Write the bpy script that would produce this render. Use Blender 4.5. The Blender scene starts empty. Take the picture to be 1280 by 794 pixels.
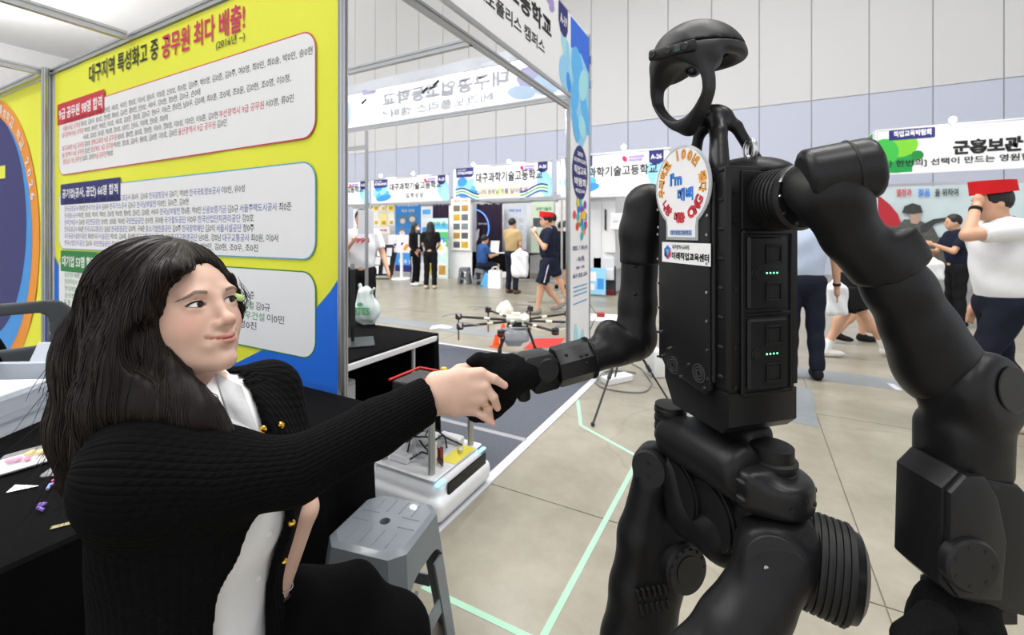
import bpy, bmesh, math, random
import numpy as np
from math import sin, cos, pi, radians
from mathutils import Vector as V, Matrix as M4, Quaternion, noise as mnoise
C = bpy.context.scene.collection
random.seed(7)
# ------------------------------------------------------------------ camera
FPX, PCX, HOR, HC = 555.0, 640.0, 290.0, 1.40      # focal length (px), optical centre, horizon row, eye height
YAW = math.atan2(298.0, 555.0)
SY, CY = sin(YAW), cos(YAW)
cam_d = bpy.data.cameras.new('camera'); cam = bpy.data.objects.new('camera', cam_d); C.objects.link(cam)
cam_d.sensor_width = 36; cam_d.sensor_fit = 'HORIZONTAL'; cam_d.lens = FPX*36/1280
cam_d.shift_y = -(397-HOR)/1280
cam_d.dof.use_dof = True; cam_d.dof.focus_distance = 0.86; cam_d.dof.aperture_fstop = 5.6
cam_d.clip_start = 0.02; cam_d.clip_end = 200
cam.location = (0, 0, HC); cam.rotation_euler = (pi/2, 0, YAW)
bpy.context.scene.camera = cam
# ------------------------------------------------------------------ light
S = bpy.context.scene
S.view_settings.view_transform = 'Standard'; S.view_settings.look = 'None'
S.view_settings.gamma = 1; S.view_settings.use_curve_mapping = False
S.view_settings.exposure = 0.34
S.cycles.max_bounces = 7; S.cycles.diffuse_bounces = 4; S.cycles.glossy_bounces = 3
S.cycles.transparent_max_bounces = 12; S.cycles.caustics_reflective = False; S.cycles.caustics_refractive = False
wd = bpy.data.worlds.new('world'); S.world = wd; wd.use_nodes = True
wd.node_tree.nodes['Background'].inputs[0].default_value = (0.93, 0.96, 1.0, 1)
wd.node_tree.nodes['Background'].inputs[1].default_value = 0.95
def area(loc, sx, sy, power, col=(1, 0.985, 0.96)):
    d = bpy.data.lights.new('hall_lamp_or_fill', 'AREA'); d.shape = 'RECTANGLE'; d.size = sx; d.size_y = sy
    d.energy = power; d.color = col
    o = bpy.data.objects.new('hall_lamp_or_fill', d); C.objects.link(o); o.location = loc
    return o
def ceiling_fill(x, y, p):                                  # added upward fill light, no fixture of the hall, to brighten the ceiling
    o = area((x, y, 11.0), 5, 5, p); o.rotation_euler = (pi, 0, 0)
for (x, y) in ((-36, 5), (-27, 4), (-14, -2)): ceiling_fill(x, y, 2100)
for (x, y) in ((-15, 2), (-9, 5), (-6, -4), (-3, 3), (1, 7), (4, -3), (6, 4)):
    area((x, y, 13.5), 4.0, 1.6, 430)
# ------------------------------------------------------------------ pixel <-> place
def W(r, f, z):                                    # camera right / forward metres -> world
    return V((r*CY - f*SY, r*SY + f*CY, z))
def P(px, py, t):                                  # a photograph pixel at depth t
    return W((px-PCX)/FPX*t, t, HC-(py-HOR)/FPX*t)
def PF(px, py, z=0.0):                             # ... on the level z
    return P(px, py, (HC-z)*FPX/(py-HOR))
def PY(px, py, Y):                                 # ... on the plane y = Y
    return P(px, py, Y/(CY+SY*(px-PCX)/FPX))
def PX(px, py, X):
    return P(px, py, X/(-SY+CY*(px-PCX)/FPX))
# ------------------------------------------------------------------ materials
MATS = {}
def mat(name, col, rough=0.5, metal=0.0, var=0.06, scale=8.0, bump=0.0, bscale=60.0, emit=0.0, trans=0.0, alpha=1.0, spec=0.5, sss=0.0, coat=0.0, sheen=0.0, ior=1.45):
    if name in MATS: return MATS[name]
    m = bpy.data.materials.new(name); m.use_nodes = True
    nt = m.node_tree; b = nt.nodes['Principled BSDF']
    b.inputs['Roughness'].default_value = rough; b.inputs['Metallic'].default_value = metal
    b.inputs['Specular IOR Level'].default_value = spec
    b.inputs['IOR'].default_value = ior
    c = (*col, 1)
    tc = nt.nodes.new('ShaderNodeTexCoord')
    if var > 0:
        n = nt.nodes.new('ShaderNodeTexNoise'); n.inputs['Scale'].default_value = scale; n.inputs['Detail'].default_value = 4
        nt.links.new(tc.outputs['Object'], n.inputs['Vector'])
        r = nt.nodes.new('ShaderNodeMix'); r.data_type = 'RGBA'
        r.inputs[6].default_value = (*[x*(1-var) for x in col], 1); r.inputs[7].default_value = (*[min(1, x*(1+var)) for x in col], 1)
        nt.links.new(n.outputs['Fac'], r.inputs[0]); nt.links.new(r.outputs[2], b.inputs['Base Color'])
    else:
        b.inputs['Base Color'].default_value = c
    if bump > 0:
        n2 = nt.nodes.new('ShaderNodeTexNoise'); n2.inputs['Scale'].default_value = bscale; n2.inputs['Detail'].default_value = 3
        nt.links.new(tc.outputs['Object'], n2.inputs['Vector'])
        bp = nt.nodes.new('ShaderNodeBump'); bp.inputs['Strength'].default_value = bump; bp.inputs['Distance'].default_value = 0.01
        nt.links.new(n2.outputs['Fac'], bp.inputs['Height']); nt.links.new(bp.outputs[0], b.inputs['Normal'])
    if emit > 0:
        b.inputs['Emission Color'].default_value = c; b.inputs['Emission Strength'].default_value = emit
    if trans > 0: b.inputs['Transmission Weight'].default_value = trans
    if alpha < 1: b.inputs['Alpha'].default_value = alpha
    if sss > 0:
        b.inputs['Subsurface Weight'].default_value = sss; b.inputs['Subsurface Radius'].default_value = (0.012, 0.005, 0.003); b.inputs['Subsurface Scale'].default_value = 1.0
    if coat > 0: b.inputs['Coat Weight'].default_value = coat
    if sheen > 0: b.inputs['Sheen Weight'].default_value = sheen
    MATS[name] = m
    return m
def srgb(r, g, b):
    f = lambda v: (v/255/12.92) if v/255 <= 0.04045 else ((v/255+0.055)/1.055)**2.4
    return (f(r), f(g), f(b))
# ------------------------------------------------------------------ objects
def mw(o):
    m = o.matrix_basis.copy()
    if o.parent: m = mw(o.parent) @ o.matrix_parent_inverse @ m
    return m
def link(name, me, parent=None, local=False):
    o = bpy.data.objects.new(name, me); C.objects.link(o)
    if parent is not None:
        o.parent = parent
        if not local: o.matrix_parent_inverse = mw(parent).inverted()
    return o
def tag(o, label=None, cat=None, group=None, kind=None):
    if label: o['label'] = label
    if cat: o['category'] = cat
    if group: o['group'] = group
    if kind: o['kind'] = kind
    return o
def thing(name, label, cat, loc=(0, 0, 0), rz=0.0, group=None):
    o = bpy.data.objects.new(name, None); C.objects.link(o); o.empty_display_size = 0.05
    o.location = loc; o.rotation_euler = (0, 0, rz)
    return tag(o, label, cat, group)
def copy_tree(o, parent=None):
    c = o.copy(); C.objects.link(c)
    if parent is not None: c.parent = parent
    for ch in list(o.children): copy_tree(ch, c)
    return c
def frame(p, d, up=(0, 0, 1)):                      # a matrix whose z runs along d
    d = V(d).normalized(); x = V(up).cross(d)
    if x.length < 1e-4: x = V((1, 0, 0)).cross(d) if abs(d.x) < 0.9 else V((0, 1, 0)).cross(d)
    x.normalize(); y = d.cross(x)
    m = M4((x, y, d)).transposed().to_4x4(); m.translation = V(p); return m
def axes(p, x, y, z):
    m = M4((V(x).normalized(), V(y).normalized(), V(z).normalized())).transposed().to_4x4(); m.translation = V(p); return m
I4 = M4.Identity(4)
class MB:
    """collects shapes, then becomes ONE mesh object"""
    def __init__(s, T=I4): s.v = []; s.f = []; s.mi = []; s.T = T; s.cur = 0
    def add(s, vs, fs, T=None):
        n = len(s.v); M = s.T if T is None else s.T @ T
        s.v += [M @ V(v) for v in vs]; s.f += [tuple(i+n for i in f) for f in fs]; s.mi += [s.cur]*len(fs); return s
    def bm(s, b, T=None):
        b.verts.index_update(); s.add([v.co.copy() for v in b.verts], [[v.index for v in f.verts] for f in b.faces], T); b.free(); return s
    def box(s, c, size, bev=0.0, rot=None, seg=1, T=None):
        b = bmesh.new(); bmesh.ops.create_cube(b, size=1.0)
        for v in b.verts: v.co = V((v.co.x*size[0], v.co.y*size[1], v.co.z*size[2]))
        if bev > 0: bmesh.ops.bevel(b, geom=list(b.edges), offset=bev, segments=seg, affect='EDGES', profile=0.5)
        M = M4.Translation(V(c))
        if rot is not None: M = M @ (rot if isinstance(rot, M4) else M4.Rotation(rot, 4, 'Z'))
        return s.bm(b, M if T is None else T @ M)
    def lathe(s, prof, T=I4, n=24, a0=0, a1=2*pi, cap=True):   # prof [(r, z)]
        vs = []; fs = []; full = abs(a1-a0-2*pi) < 1e-6; m = n if full else n+1; k = len(prof)
        for i in range(m):
            a = a0+(a1-a0)*i/n; vs += [(r*cos(a), r*sin(a), z) for r, z in prof]
        for i in range(n):
            j = (i+1) % m
            for q in range(k-1): fs.append((i*k+q, j*k+q, j*k+q+1, i*k+q+1))
        if cap and full:
            if prof[0][0] > 1e-6: fs.append(tuple(i*k for i in reversed(range(m))))
            if prof[-1][0] > 1e-6: fs.append(tuple(i*k+k-1 for i in range(m)))
        return s.add(vs, fs, T)
    def cyl(s, a, b, r, r2=None, n=16, bev=0.0, up=(0, 0, 1)):
        a = V(a); b = V(b); L = (b-a).length; r2 = r if r2 is None else r2
        p = [(r-bev, 0), (r, bev), (r2, L-bev), (r2-bev, L)] if bev > 0 else [(r, 0), (r2, L)]
        return s.lathe(p, frame(a, b-a, up), n)
    def tube(s, pts, r, n=8, cap=True):
        pts = [V(p) for p in pts]; rs = r if hasattr(r, '__len__') else [r]*len(pts)
        vs = []; fs = []; prev = None
        for i, p in enumerate(pts):
            d = (pts[min(i+1, len(pts)-1)]-pts[max(i-1, 0)]).normalized()
            if prev is None: x = d.orthogonal().normalized()
            else:
                x = prev-d*prev.dot(d); x = x.normalized() if x.length > 1e-5 else d.orthogonal().normalized()
            prev = x; y = d.cross(x)
            vs += [p+(x*cos(2*pi*q/n)+y*sin(2*pi*q/n))*rs[i] for q in range(n)]
        for i in range(len(pts)-1):
            for q in range(n): fs.append((i*n+q, i*n+(q+1) % n, (i+1)*n+(q+1) % n, (i+1)*n+q))
        if cap: fs += [tuple(reversed(range(n))), tuple(range((len(pts)-1)*n, len(pts)*n))]
        return s.add(vs, fs)
    def prism(s, out, h, T=I4, bev=0.0, z0=0.0):     # outline in xy, extruded along z
        b = bmesh.new(); vs = [b.verts.new((x, y, z0)) for x, y in out]; f = b.faces.new(vs)
        r = bmesh.ops.extrude_face_region(b, geom=[f]); nv = [g for g in r['geom'] if isinstance(g, bmesh.types.BMVert)]
        for v in nv: v.co.z += h
        bmesh.ops.recalc_face_normals(b, faces=list(b.faces))
        if bev > 0:
            es = [e for e in b.edges if abs(e.verts[0].co.z-e.verts[1].co.z) < 1e-7]
            bmesh.ops.bevel(b, geom=es, offset=bev, segments=2, affect='EDGES', profile=0.5)
        return s.bm(b, T)
    def quad(s, a, b, c, d): return s.add([a, b, c, d], [(0, 1, 2, 3)])
    def ell(s, c, r, n=12, T=None):
        b = bmesh.new(); bmesh.ops.create_uvsphere(b, u_segments=n, v_segments=max(6, n*2//3), radius=1.0)
        M = M4.Translation(V(c)) @ M4.Diagonal((*(r if hasattr(r, '__len__') else (r, r, r)), 1))
        return s.bm(b, M if T is None else T @ M)
    def mesh(s, name, mats, smooth=35):
        me = bpy.data.meshes.new(name); me.from_pydata([tuple(v) for v in s.v], [], s.f)
        for m in (mats if isinstance(mats, (list, tuple)) else [mats]): me.materials.append(m)
        if len(me.materials) > 1: me.polygons.foreach_set('material_index', s.mi)
        if smooth:
            me.shade_smooth()
            if smooth < 179: me.set_sharp_from_angle(angle=radians(smooth))
        me.update(); return me
    def build(s, name, mats, parent=None, local=False, smooth=35):
        if name in ('lettering', 'small_print'): return tag(link(name, s.mesh(name, mats, 0), parent, local), kind='stuff')
        return link(name, s.mesh(name, mats, smooth), parent, local)
# ------------------------------------------------------------------ signed-distance modelling (smooth unions turned into one surface)
def sm(a, b, k):                                    # smooth minimum
    if k <= 0: return np.minimum(a, b)
    h = np.maximum(k-np.abs(a-b), 0)/k
    return np.minimum(a, b)-h*h*k*0.25
def smx(a, b, k): return -sm(-a, -b, k)
def cap(p, a, b, ra, rb=None):
    a = np.array(a, np.float32); b = np.array(b, np.float32); rb = ra if rb is None else rb
    ab = b-a; t = np.clip(((p-a)@ab)/max(float(ab@ab), 1e-9), 0, 1)
    return np.linalg.norm(p-a-t[:, None]*ab, axis=1)-(ra+(rb-ra)*t)
def chain(p, pts, rs, k=0.0):
    d = None
    for i in range(len(pts)-1):
        e = cap(p, pts[i], pts[i+1], rs[i], rs[i+1]); d = e if d is None else sm(d, e, k)
    return d
def ellp(p, c, r, R=None):
    q = p-np.array(c, np.float32)
    if R is not None: q = q@np.array(R, np.float32)   # columns of R = local axes
    r = np.array(r, np.float32)
    k0 = np.linalg.norm(q/r, axis=1); k1 = np.linalg.norm(q/(r*r), axis=1)
    return k0*(k0-1)/np.maximum(k1, 1e-6)
def sph(p, c, r): return np.linalg.norm(p-np.array(c, np.float32), axis=1)-r
def rbox(p, c, h, r, R=None):
    q = p-np.array(c, np.float32)
    if R is not None: q = q@np.array(R, np.float32)
    q = np.abs(q)-(np.array(h, np.float32)-r)
    return np.linalg.norm(np.maximum(q, 0), axis=1)+np.minimum(q.max(axis=1), 0)-r
def cylz(p, c, ax, r, h, rr=0.0):                     # capped cylinder, centre c, half height h
    ax = np.array(ax, np.float32); ax = ax/np.linalg.norm(ax); q = p-np.array(c, np.float32)
    y = q@ax; x = np.linalg.norm(q-y[:, None]*ax, axis=1)
    dx = x-(r-rr); dy = np.abs(y)-(h-rr)
    return np.minimum(np.maximum(dx, dy), 0)+np.sqrt(np.maximum(dx, 0)**2+np.maximum(dy, 0)**2)-rr
def half(p, c, n):
    n = np.array(n, np.float32); n = n/np.linalg.norm(n); return (p-np.array(c, np.float32))@n
def surfnet(f, lo, hi, h):
    lo = np.array(lo, np.float32); hi = np.array(hi, np.float32); B = 8
    nb = np.ceil((hi-lo)/(h*B)).astype(int); n = nb*B+1
    cc = np.stack(np.meshgrid(*[np.arange(k) for k in nb], indexing='ij'), -1).reshape(-1, 3)
    ctr = lo+(cc+0.5)*(B*h); dc = f(ctr.astype(np.float32))
    D = np.empty(n, np.float32)
    Dc = np.repeat(np.repeat(np.repeat(dc.reshape(nb), B, 0), B, 1), B, 2)
    D[:-1, :-1, :-1] = Dc; D[-1] = D[-2]; D[:, -1] = D[:, -2]; D[:, :, -1] = D[:, :, -2]
    near = np.abs(dc) < B*h*1.25
    g = np.stack(np.meshgrid(*[np.arange(B+1)]*3, indexing='ij'), -1).reshape(-1, 3)
    idx = (cc[near][:, None, :]*B+g[None]).reshape(-1, 3)
    flat = np.unique((idx[:, 0]*n[1]+idx[:, 1])*n[2]+idx[:, 2])
    pts = np.stack([flat//(n[1]*n[2]), (flat//n[2]) % n[1], flat % n[2]], -1)
    vals = np.concatenate([f((lo+q*h).astype(np.float32)) for q in np.array_split(pts, max(1, len(pts)//200000))])
    D.reshape(-1)[flat] = vals
    s = D < 0
    m = np.zeros(n-1, np.int8)
    cor = [(i, j, k) for i in (0, 1) for j in (0, 1) for k in (0, 1)]
    sl = lambda A, c: A[c[0]:A.shape[0]-1+c[0], c[1]:A.shape[1]-1+c[1], c[2]:A.shape[2]-1+c[2]]
    for c in cor: m += sl(s, c)
    act = (m > 0) & (m < 8); ci = np.argwhere(act)
    vid = -np.ones(n-1, np.int64); vid[act] = np.arange(len(ci))
    acc = np.zeros((len(ci), 3)); cnt = np.zeros(len(ci))
    for a in cor:
        for ax in range(3):
            if a[ax] == 0:
                b = list(a); b[ax] = 1
                da = D[ci[:, 0]+a[0], ci[:, 1]+a[1], ci[:, 2]+a[2]]; db = D[ci[:, 0]+b[0], ci[:, 1]+b[1], ci[:, 2]+b[2]]
                x = (da < 0) != (db < 0); t = np.where(x, da/np.where(da == db, 1, da-db), 0)
                q = np.tile(np.array(a, float), (len(ci), 1)); q[:, ax] += t
                acc[x] += q[x]; cnt[x] += 1
    verts = lo+(ci+acc/np.maximum(cnt, 1)[:, None])*h
    faces = []
    for ax in range(3):
        u, w = (ax+1) % 3, (ax+2) % 3
        A = np.moveaxis(s, ax, 0); x = A[:-1] != A[1:]
        e = np.argwhere(x); neg = A[:-1][x]
        e2 = np.empty_like(e); o = [i for i in range(3) if i != ax]
        e2[:, ax] = e[:, 0]; e2[:, o[0]] = e[:, 1]; e2[:, o[1]] = e[:, 2]
        ok = (e2[:, u] > 0) & (e2[:, w] > 0) & (e2[:, u] < n[u]-1) & (e2[:, w] < n[w]-1); e2 = e2[ok]; neg = neg[ok]
        q = []
        for du, dw in ((-1, -1), (0, -1), (0, 0), (-1, 0)):
            c = e2.copy(); c[:, u] += du; c[:, w] += dw; q.append(vid[c[:, 0], c[:, 1], c[:, 2]])
        q = np.stack(q, -1); q[~neg] = q[~neg][:, ::-1]; faces.append(q)
    return verts, np.concatenate(faces)
def np_mesh(name, verts, faces, mats, mi=None, smooth=180, relax=0):
    if relax:
        e = np.concatenate([faces[:, [0, 1]], faces[:, [1, 2]], faces[:, [2, 3]], faces[:, [3, 0]]])
        for _ in range(relax):
            a = np.zeros_like(verts); c = np.zeros(len(verts))
            for i, j in ((0, 1), (1, 0)):
                for d in range(3): a[:, d] += np.bincount(e[:, i], verts[e[:, j], d], len(verts))
                c += np.bincount(e[:, i], minlength=len(verts))
            verts = verts*0.5+0.5*a/np.maximum(c, 1)[:, None]
    me = bpy.data.meshes.new(name); nv, nf = len(verts), len(faces)
    me.vertices.add(nv); me.vertices.foreach_set('co', np.asarray(verts, np.float32).ravel())
    me.loops.add(nf*4); me.loops.foreach_set('vertex_index', np.asarray(faces, np.int32).ravel())
    me.polygons.add(nf); me.polygons.foreach_set('loop_start', np.arange(0, nf*4, 4, dtype=np.int32))
    for m in (mats if isinstance(mats, (list, tuple)) else [mats]): me.materials.append(m)
    if mi is not None: me.polygons.foreach_set('material_index', np.asarray(mi, np.int32))
    me.update(calc_edges=True); me.validate(); me.shade_smooth()
    if smooth < 179: me.set_sharp_from_angle(angle=radians(smooth))
    return me
def sdf(name, f, lo, hi, h, mats, parent=None, local=False, smooth=180, relax=1, paint=None):
    v, q = surfnet(f, lo, hi, h)
    mi = paint(v[q].mean(axis=1).astype(np.float32)) if paint else None
    return link(name, np_mesh(name, v, q, mats, mi, smooth, relax), parent, local)
# ------------------------------------------------------------------ lettering
TXT = {}
def glyphs(body, weight=0.0):
    key = (body, weight)
    if key in TXT: return TXT[key]
    if None not in TXT:
        c = bpy.data.curves.new('lettering', 'FONT'); c.size = 1; c.resolution_u = 2
        TXT[None] = bpy.data.objects.new('lettering', c)      # kept alive: the font then stays loaded
    o = TXT[None]; c = o.data; c.body = body; c.offset = weight; me = bpy.data.meshes.new_from_object(o)
    v = [tuple(x.co) for x in me.vertices]; f = [tuple(p.vertices) for p in me.polygons]
    bpy.data.meshes.remove(me)
    x0 = min((p[0] for p in v), default=0); x1 = max((p[0] for p in v), default=1)
    y0 = min((p[1] for p in v), default=0); y1 = max((p[1] for p in v), default=1)
    TXT[key] = (v, f, x0, x1, y0, y1); return TXT[key]
def put_text(mb, body, T, x0, y0, x1=None, h=0.1, weight=0.0, align='l', w=None):
    """lettering in the xy plane of T: from x0 (to x1 if given) with its foot at y0, glyph height h"""
    v, f, a, b, c, d = glyphs(body, weight)
    sy = h/max(d-c, 1e-6); sx = (x1-x0)/(b-a) if x1 is not None else (w/(b-a) if w else sy)
    off = x0 if align == 'l' else (x0-(b-a)*sx/2 if align == 'c' else x0-(b-a)*sx)
    mb.add([((p[0]-a)*sx+off, (p[1]-c)*sy+y0, 0) for p in v], f, T)
def arc_text(mb, chars, T, cx, cy, R, a0, a1, h, weight=0.0, inward=False):
    for i, ch in enumerate(chars):
        if ch == ' ': continue
        a = a0+(a1-a0)*(i+0.5)/len(chars)
        rot = a-pi/2 if not inward else a+pi/2
        put_text(mb, ch, T @ M4.Translation((cx+R*cos(a), cy+R*sin(a), 0)) @ M4.Rotation(rot, 4, 'Z'), 0, -h/2, h=h, weight=weight, align='c')
def disc(mb, T, cx, cy, rx, ry=None, n=28, rot=0.0, z=0.0, a0=0, a1=2*pi):
    ry = ry or rx; c, s_ = cos(rot), sin(rot)
    vs = [(cx+rx*cos(a0+(a1-a0)*i/n)*c-ry*sin(a0+(a1-a0)*i/n)*s_, cy+rx*cos(a0+(a1-a0)*i/n)*s_+ry*sin(a0+(a1-a0)*i/n)*c, z) for i in range(n)]
    mb.add(vs, [tuple(range(n))], T)
def rect(mb, T, x0, y0, x1, y1, z=0.0, r=0.0, n=6):
    if r <= 0: mb.add([(x0, y0, z), (x1, y0, z), (x1, y1, z), (x0, y1, z)], [(0, 1, 2, 3)], T); return
    vs = []
    for cx, cy, a in ((x1-r, y0+r, -pi/2), (x1-r, y1-r, 0), (x0+r, y1-r, pi/2), (x0+r, y0+r, pi)):
        vs += [(cx+r*cos(a+pi/2*i/n), cy+r*sin(a+pi/2*i/n), z) for i in range(n+1)]
    mb.add(vs, [tuple(range(len(vs)))], T)
def poly(mb, T, pts, z=0.0): mb.add([(x, y, z) for x, y in pts], [tuple(range(len(pts)))], T)
# shared materials
WHITE = mat('white_panel', srgb(236, 236, 238), 0.55)
PAPER = mat('white_print', srgb(240, 240, 242), 0.6, var=0.02)
ALU = mat('brushed_aluminium', srgb(196, 198, 200), 0.35, 0.85, var=0.05, scale=30)
INK = mat('black_ink', srgb(28, 28, 32), 0.6, var=0)
NAVY = mat('navy_print', srgb(38, 40, 112), 0.6, var=0)
REDI = mat('red_ink', srgb(205, 45, 62), 0.6, var=0)
BLACKCLOTH = mat('black_cloth', (0.0035, 0.0035, 0.0042), 0.95, var=0.25, scale=40, bump=0.25, bscale=300, spec=0.08)
BLKPL = mat('black_plastic', (0.012, 0.012, 0.013), 0.42, var=0.1)
STEEL = mat('bright_steel', (0.62, 0.62, 0.63), 0.25, 1.0)
# ================================================================== THE HALL
CONC = mat('polished_concrete', srgb(176, 168, 154), 0.32, var=0.10, scale=1.3, bump=0.03, bscale=90, spec=0.4)
JOINT = mat('floor_joint', srgb(120, 114, 104), 0.9)
def concrete_nodes(m):                                 # blotches, wear streaks and hair cracks of the old slab
    nt = m.node_tree; b = nt.nodes['Principled BSDF']; tc = nt.nodes.new('ShaderNodeTexCoord')
    n = nt.nodes.new('ShaderNodeTexNoise'); n.inputs['Scale'].default_value = 2.2; n.inputs['Detail'].default_value = 9; n.inputs['Roughness'].default_value = 0.68
    nt.links.new(tc.outputs['Object'], n.inputs['Vector'])
    r = nt.nodes.new('ShaderNodeValToRGB'); e = r.color_ramp.elements
    e[0].position = 0.3; e[0].color = (*srgb(132, 127, 113), 1); e[1].position = 0.72; e[1].color = (*srgb(162, 156, 142), 1)
    nt.links.new(n.outputs['Fac'], r.inputs[0])
    v = nt.nodes.new('ShaderNodeTexVoronoi'); v.feature = 'DISTANCE_TO_EDGE'; v.inputs['Scale'].default_value = 0.55
    n3 = nt.nodes.new('ShaderNodeTexNoise'); n3.inputs['Scale'].default_value = 4; n3.inputs['Detail'].default_value = 6
    mx = nt.nodes.new('ShaderNodeMix'); mx.data_type = 'VECTOR'; mx.inputs[0].default_value = 0.22
    nt.links.new(tc.outputs['Object'], n3.inputs['Vector']); nt.links.new(tc.outputs['Object'], mx.inputs[4]); nt.links.new(n3.outputs['Color'], mx.inputs[5]); nt.links.new(mx.outputs[1], v.inputs['Vector'])
    rc = nt.nodes.new('ShaderNodeValToRGB'); rc.color_ramp.elements[0].position = 0.0; rc.color_ramp.elements[0].color = (0.84, 0.84, 0.83, 1); rc.color_ramp.elements[1].position = 0.006; rc.color_ramp.elements[1].color = (1, 1, 1, 1)
    nt.links.new(v.outputs['Distance'], rc.inputs[0])
    mu = nt.nodes.new('ShaderNodeMix'); mu.data_type = 'RGBA'; mu.blend_type = 'MULTIPLY'; mu.inputs[0].default_value = 1
    nt.links.new(r.outputs[0], mu.inputs[6]); nt.links.new(rc.outputs[0], mu.inputs[7]); nt.links.new(mu.outputs[2], b.inputs['Base Color'])
concrete_nodes(CONC)
fl = tag(MB().box((-10, 5, -0.055), (75, 45, 0.1)).build('floor', JOINT), kind='structure')
JX, JY = 0.445, 2.12
for i in range(-5, 4):
    for j in range(-2, 5):
        x0, y0 = JX+2*i, JY+2*j
        MB().box((x0+1, y0+1, -0.0025), (1.994, 1.994, 0.005)).build('floor_slab', CONC, fl)
for x0, x1, y0, y1 in ((-47, JX-10, -17, 27), (JX+8, 27, -17, 27), (JX-10, JX+8, -17, JY-4), (JX-10, JX+8, JY+10, 27)):
    MB().box(((x0+x1)/2, (y0+y1)/2, -0.0025), (x1-x0-0.006, y1-y0-0.006, 0.005)).build('floor_slab', CONC, fl)
HWY = 17.5
WALLW = mat('wall_panel_white', srgb(212, 212, 213), 0.6, var=0.015, scale=0.6)
WALLB = mat('wall_panel_lavender', srgb(196, 200, 217), 0.6, var=0.015, scale=0.6)
SEAM = mat('wall_seam', srgb(176, 177, 182), 0.8)
wb = tag(MB().box((-10, HWY+0.15, 7.4), (75, 0.2, 15)).build('wall_back', SEAM), kind='structure')
x = -4.23-1.5*28
pw = MB().box((0, 0, 0), (1.474, 0.05, 9.28), 0.006).mesh('wall_panel', WALLW, 0); pl = MB().box((0, 0, 0), (1.474, 0.05, 5.7), 0.006).mesh('wall_panel', WALLB, 0)
while x < 26:
    for me, z in ((pl, 2.85), (pw, 10.36)):
        o = link('wall_panel', me, wb, True); o.location = (x+0.75, HWY+0.03, z)
    x += 1.5
tag(MB().box((-47.2, 5, 7.4), (0.2, 45, 15)).build('wall_left', WALLW), kind='structure')
tag(MB().box((-10, 5, 15.1), (75, 45, 0.2)).build('ceiling', WALLW), kind='structure')
# ------------------------------------------------------------------ marks laid on the floor
MINT = mat('mint_tape', srgb(160, 202, 178), 0.5); WTAPE = mat('white_tape', srgb(208, 210, 216), 0.5)
TRENCH = mat('trench_steel', srgb(146, 152, 156), 0.45, 0.3, var=0.1)
def strip(mb, a, b, w, z=0.0012):
    a = V(a); b = V(b); d = (b-a); n = V((-d.y, d.x, 0)).normalized()*w/2
    mb.add([(*(a-n).xy, z), (*(b-n).xy, z), (*(b+n).xy, z), (*(a+n).xy, z), (*(a-n).xy, 0), (*(b-n).xy, 0), (*(b+n).xy, 0), (*(a+n).xy, 0)], [(0, 1, 2, 3), (4, 5, 1, 0), (6, 7, 3, 2), (5, 6, 2, 1), (7, 4, 0, 3)])
m = MB(); pts = [PF(672, 486), PF(722, 500), PF(726, 532), PF(799, 572), PF(679, 796)]
for a, b in zip(pts, pts[1:]): strip(m, a, b, 0.026)
tag(m.build('floor_tape', MINT), 'long bent mint green tape line on the concrete left of the robot', 'tape')
m = MB(); strip(m, PF(528, 733), PF(668, 800), 0.026)
tag(m.build('floor_tape', MINT), 'short straight mint green tape line on the floor under the grey stool', 'tape')
m = MB(); strip(m, (-14, 5.25, 0), (9, 5.25, 0), 0.36, 0.002)
tag(m.build('trim_1', TRENCH), kind='structure')
m = MB(); strip(m, PF(1000, 484), PF(1006, 531), 0.17, 0.0018); tag(m.build('trim_2', TRENCH), kind='structure')
m = MB(); strip(m, PF(1113, 480), PF(1124, 488), 0.05, 0.0035); tag(m.build('floor_tape', WTAPE), 'short white tape tab across the grey trench strip', 'tape')
m = MB(); strip(m, (-8.0, 5.62, 0), (-3.6, 5.62, 0), 0.03, 0.003); 
CARP = mat('carpet_grey', srgb(94, 97, 106), 0.95, var=0.16, scale=90, bump=0.35, bscale=400, spec=0.1)
tag(MB().box((-3.0, 2.9, 0.003), (3.36, 3.1, 0.006)).build('carpet', CARP), 'blue grey carpet of the corner booth with white tape edges', 'carpet')
m = MB(); strip(m, (-1.30, 1.2, 0), (-1.30, 4.62, 0), 0.058, 0.008); strip(m, (-1.30, 4.47, 0), (-4.7, 4.47, 0), 0.05, 0.008)
tag(m.build('edge_tape', WTAPE), 'white tape edging the grey carpet along the concrete aisle', 'tape')
m = MB(); strip(m, (-1.32, 2.66, 0), (-3.0, 2.66, 0), 0.045, 0.0085)
tag(m.build('seam_tape', mat('clear_tape', srgb(150, 152, 156), 0.25)), 'pale clear tape over a carpet seam beside the white cart', 'tape')
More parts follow.
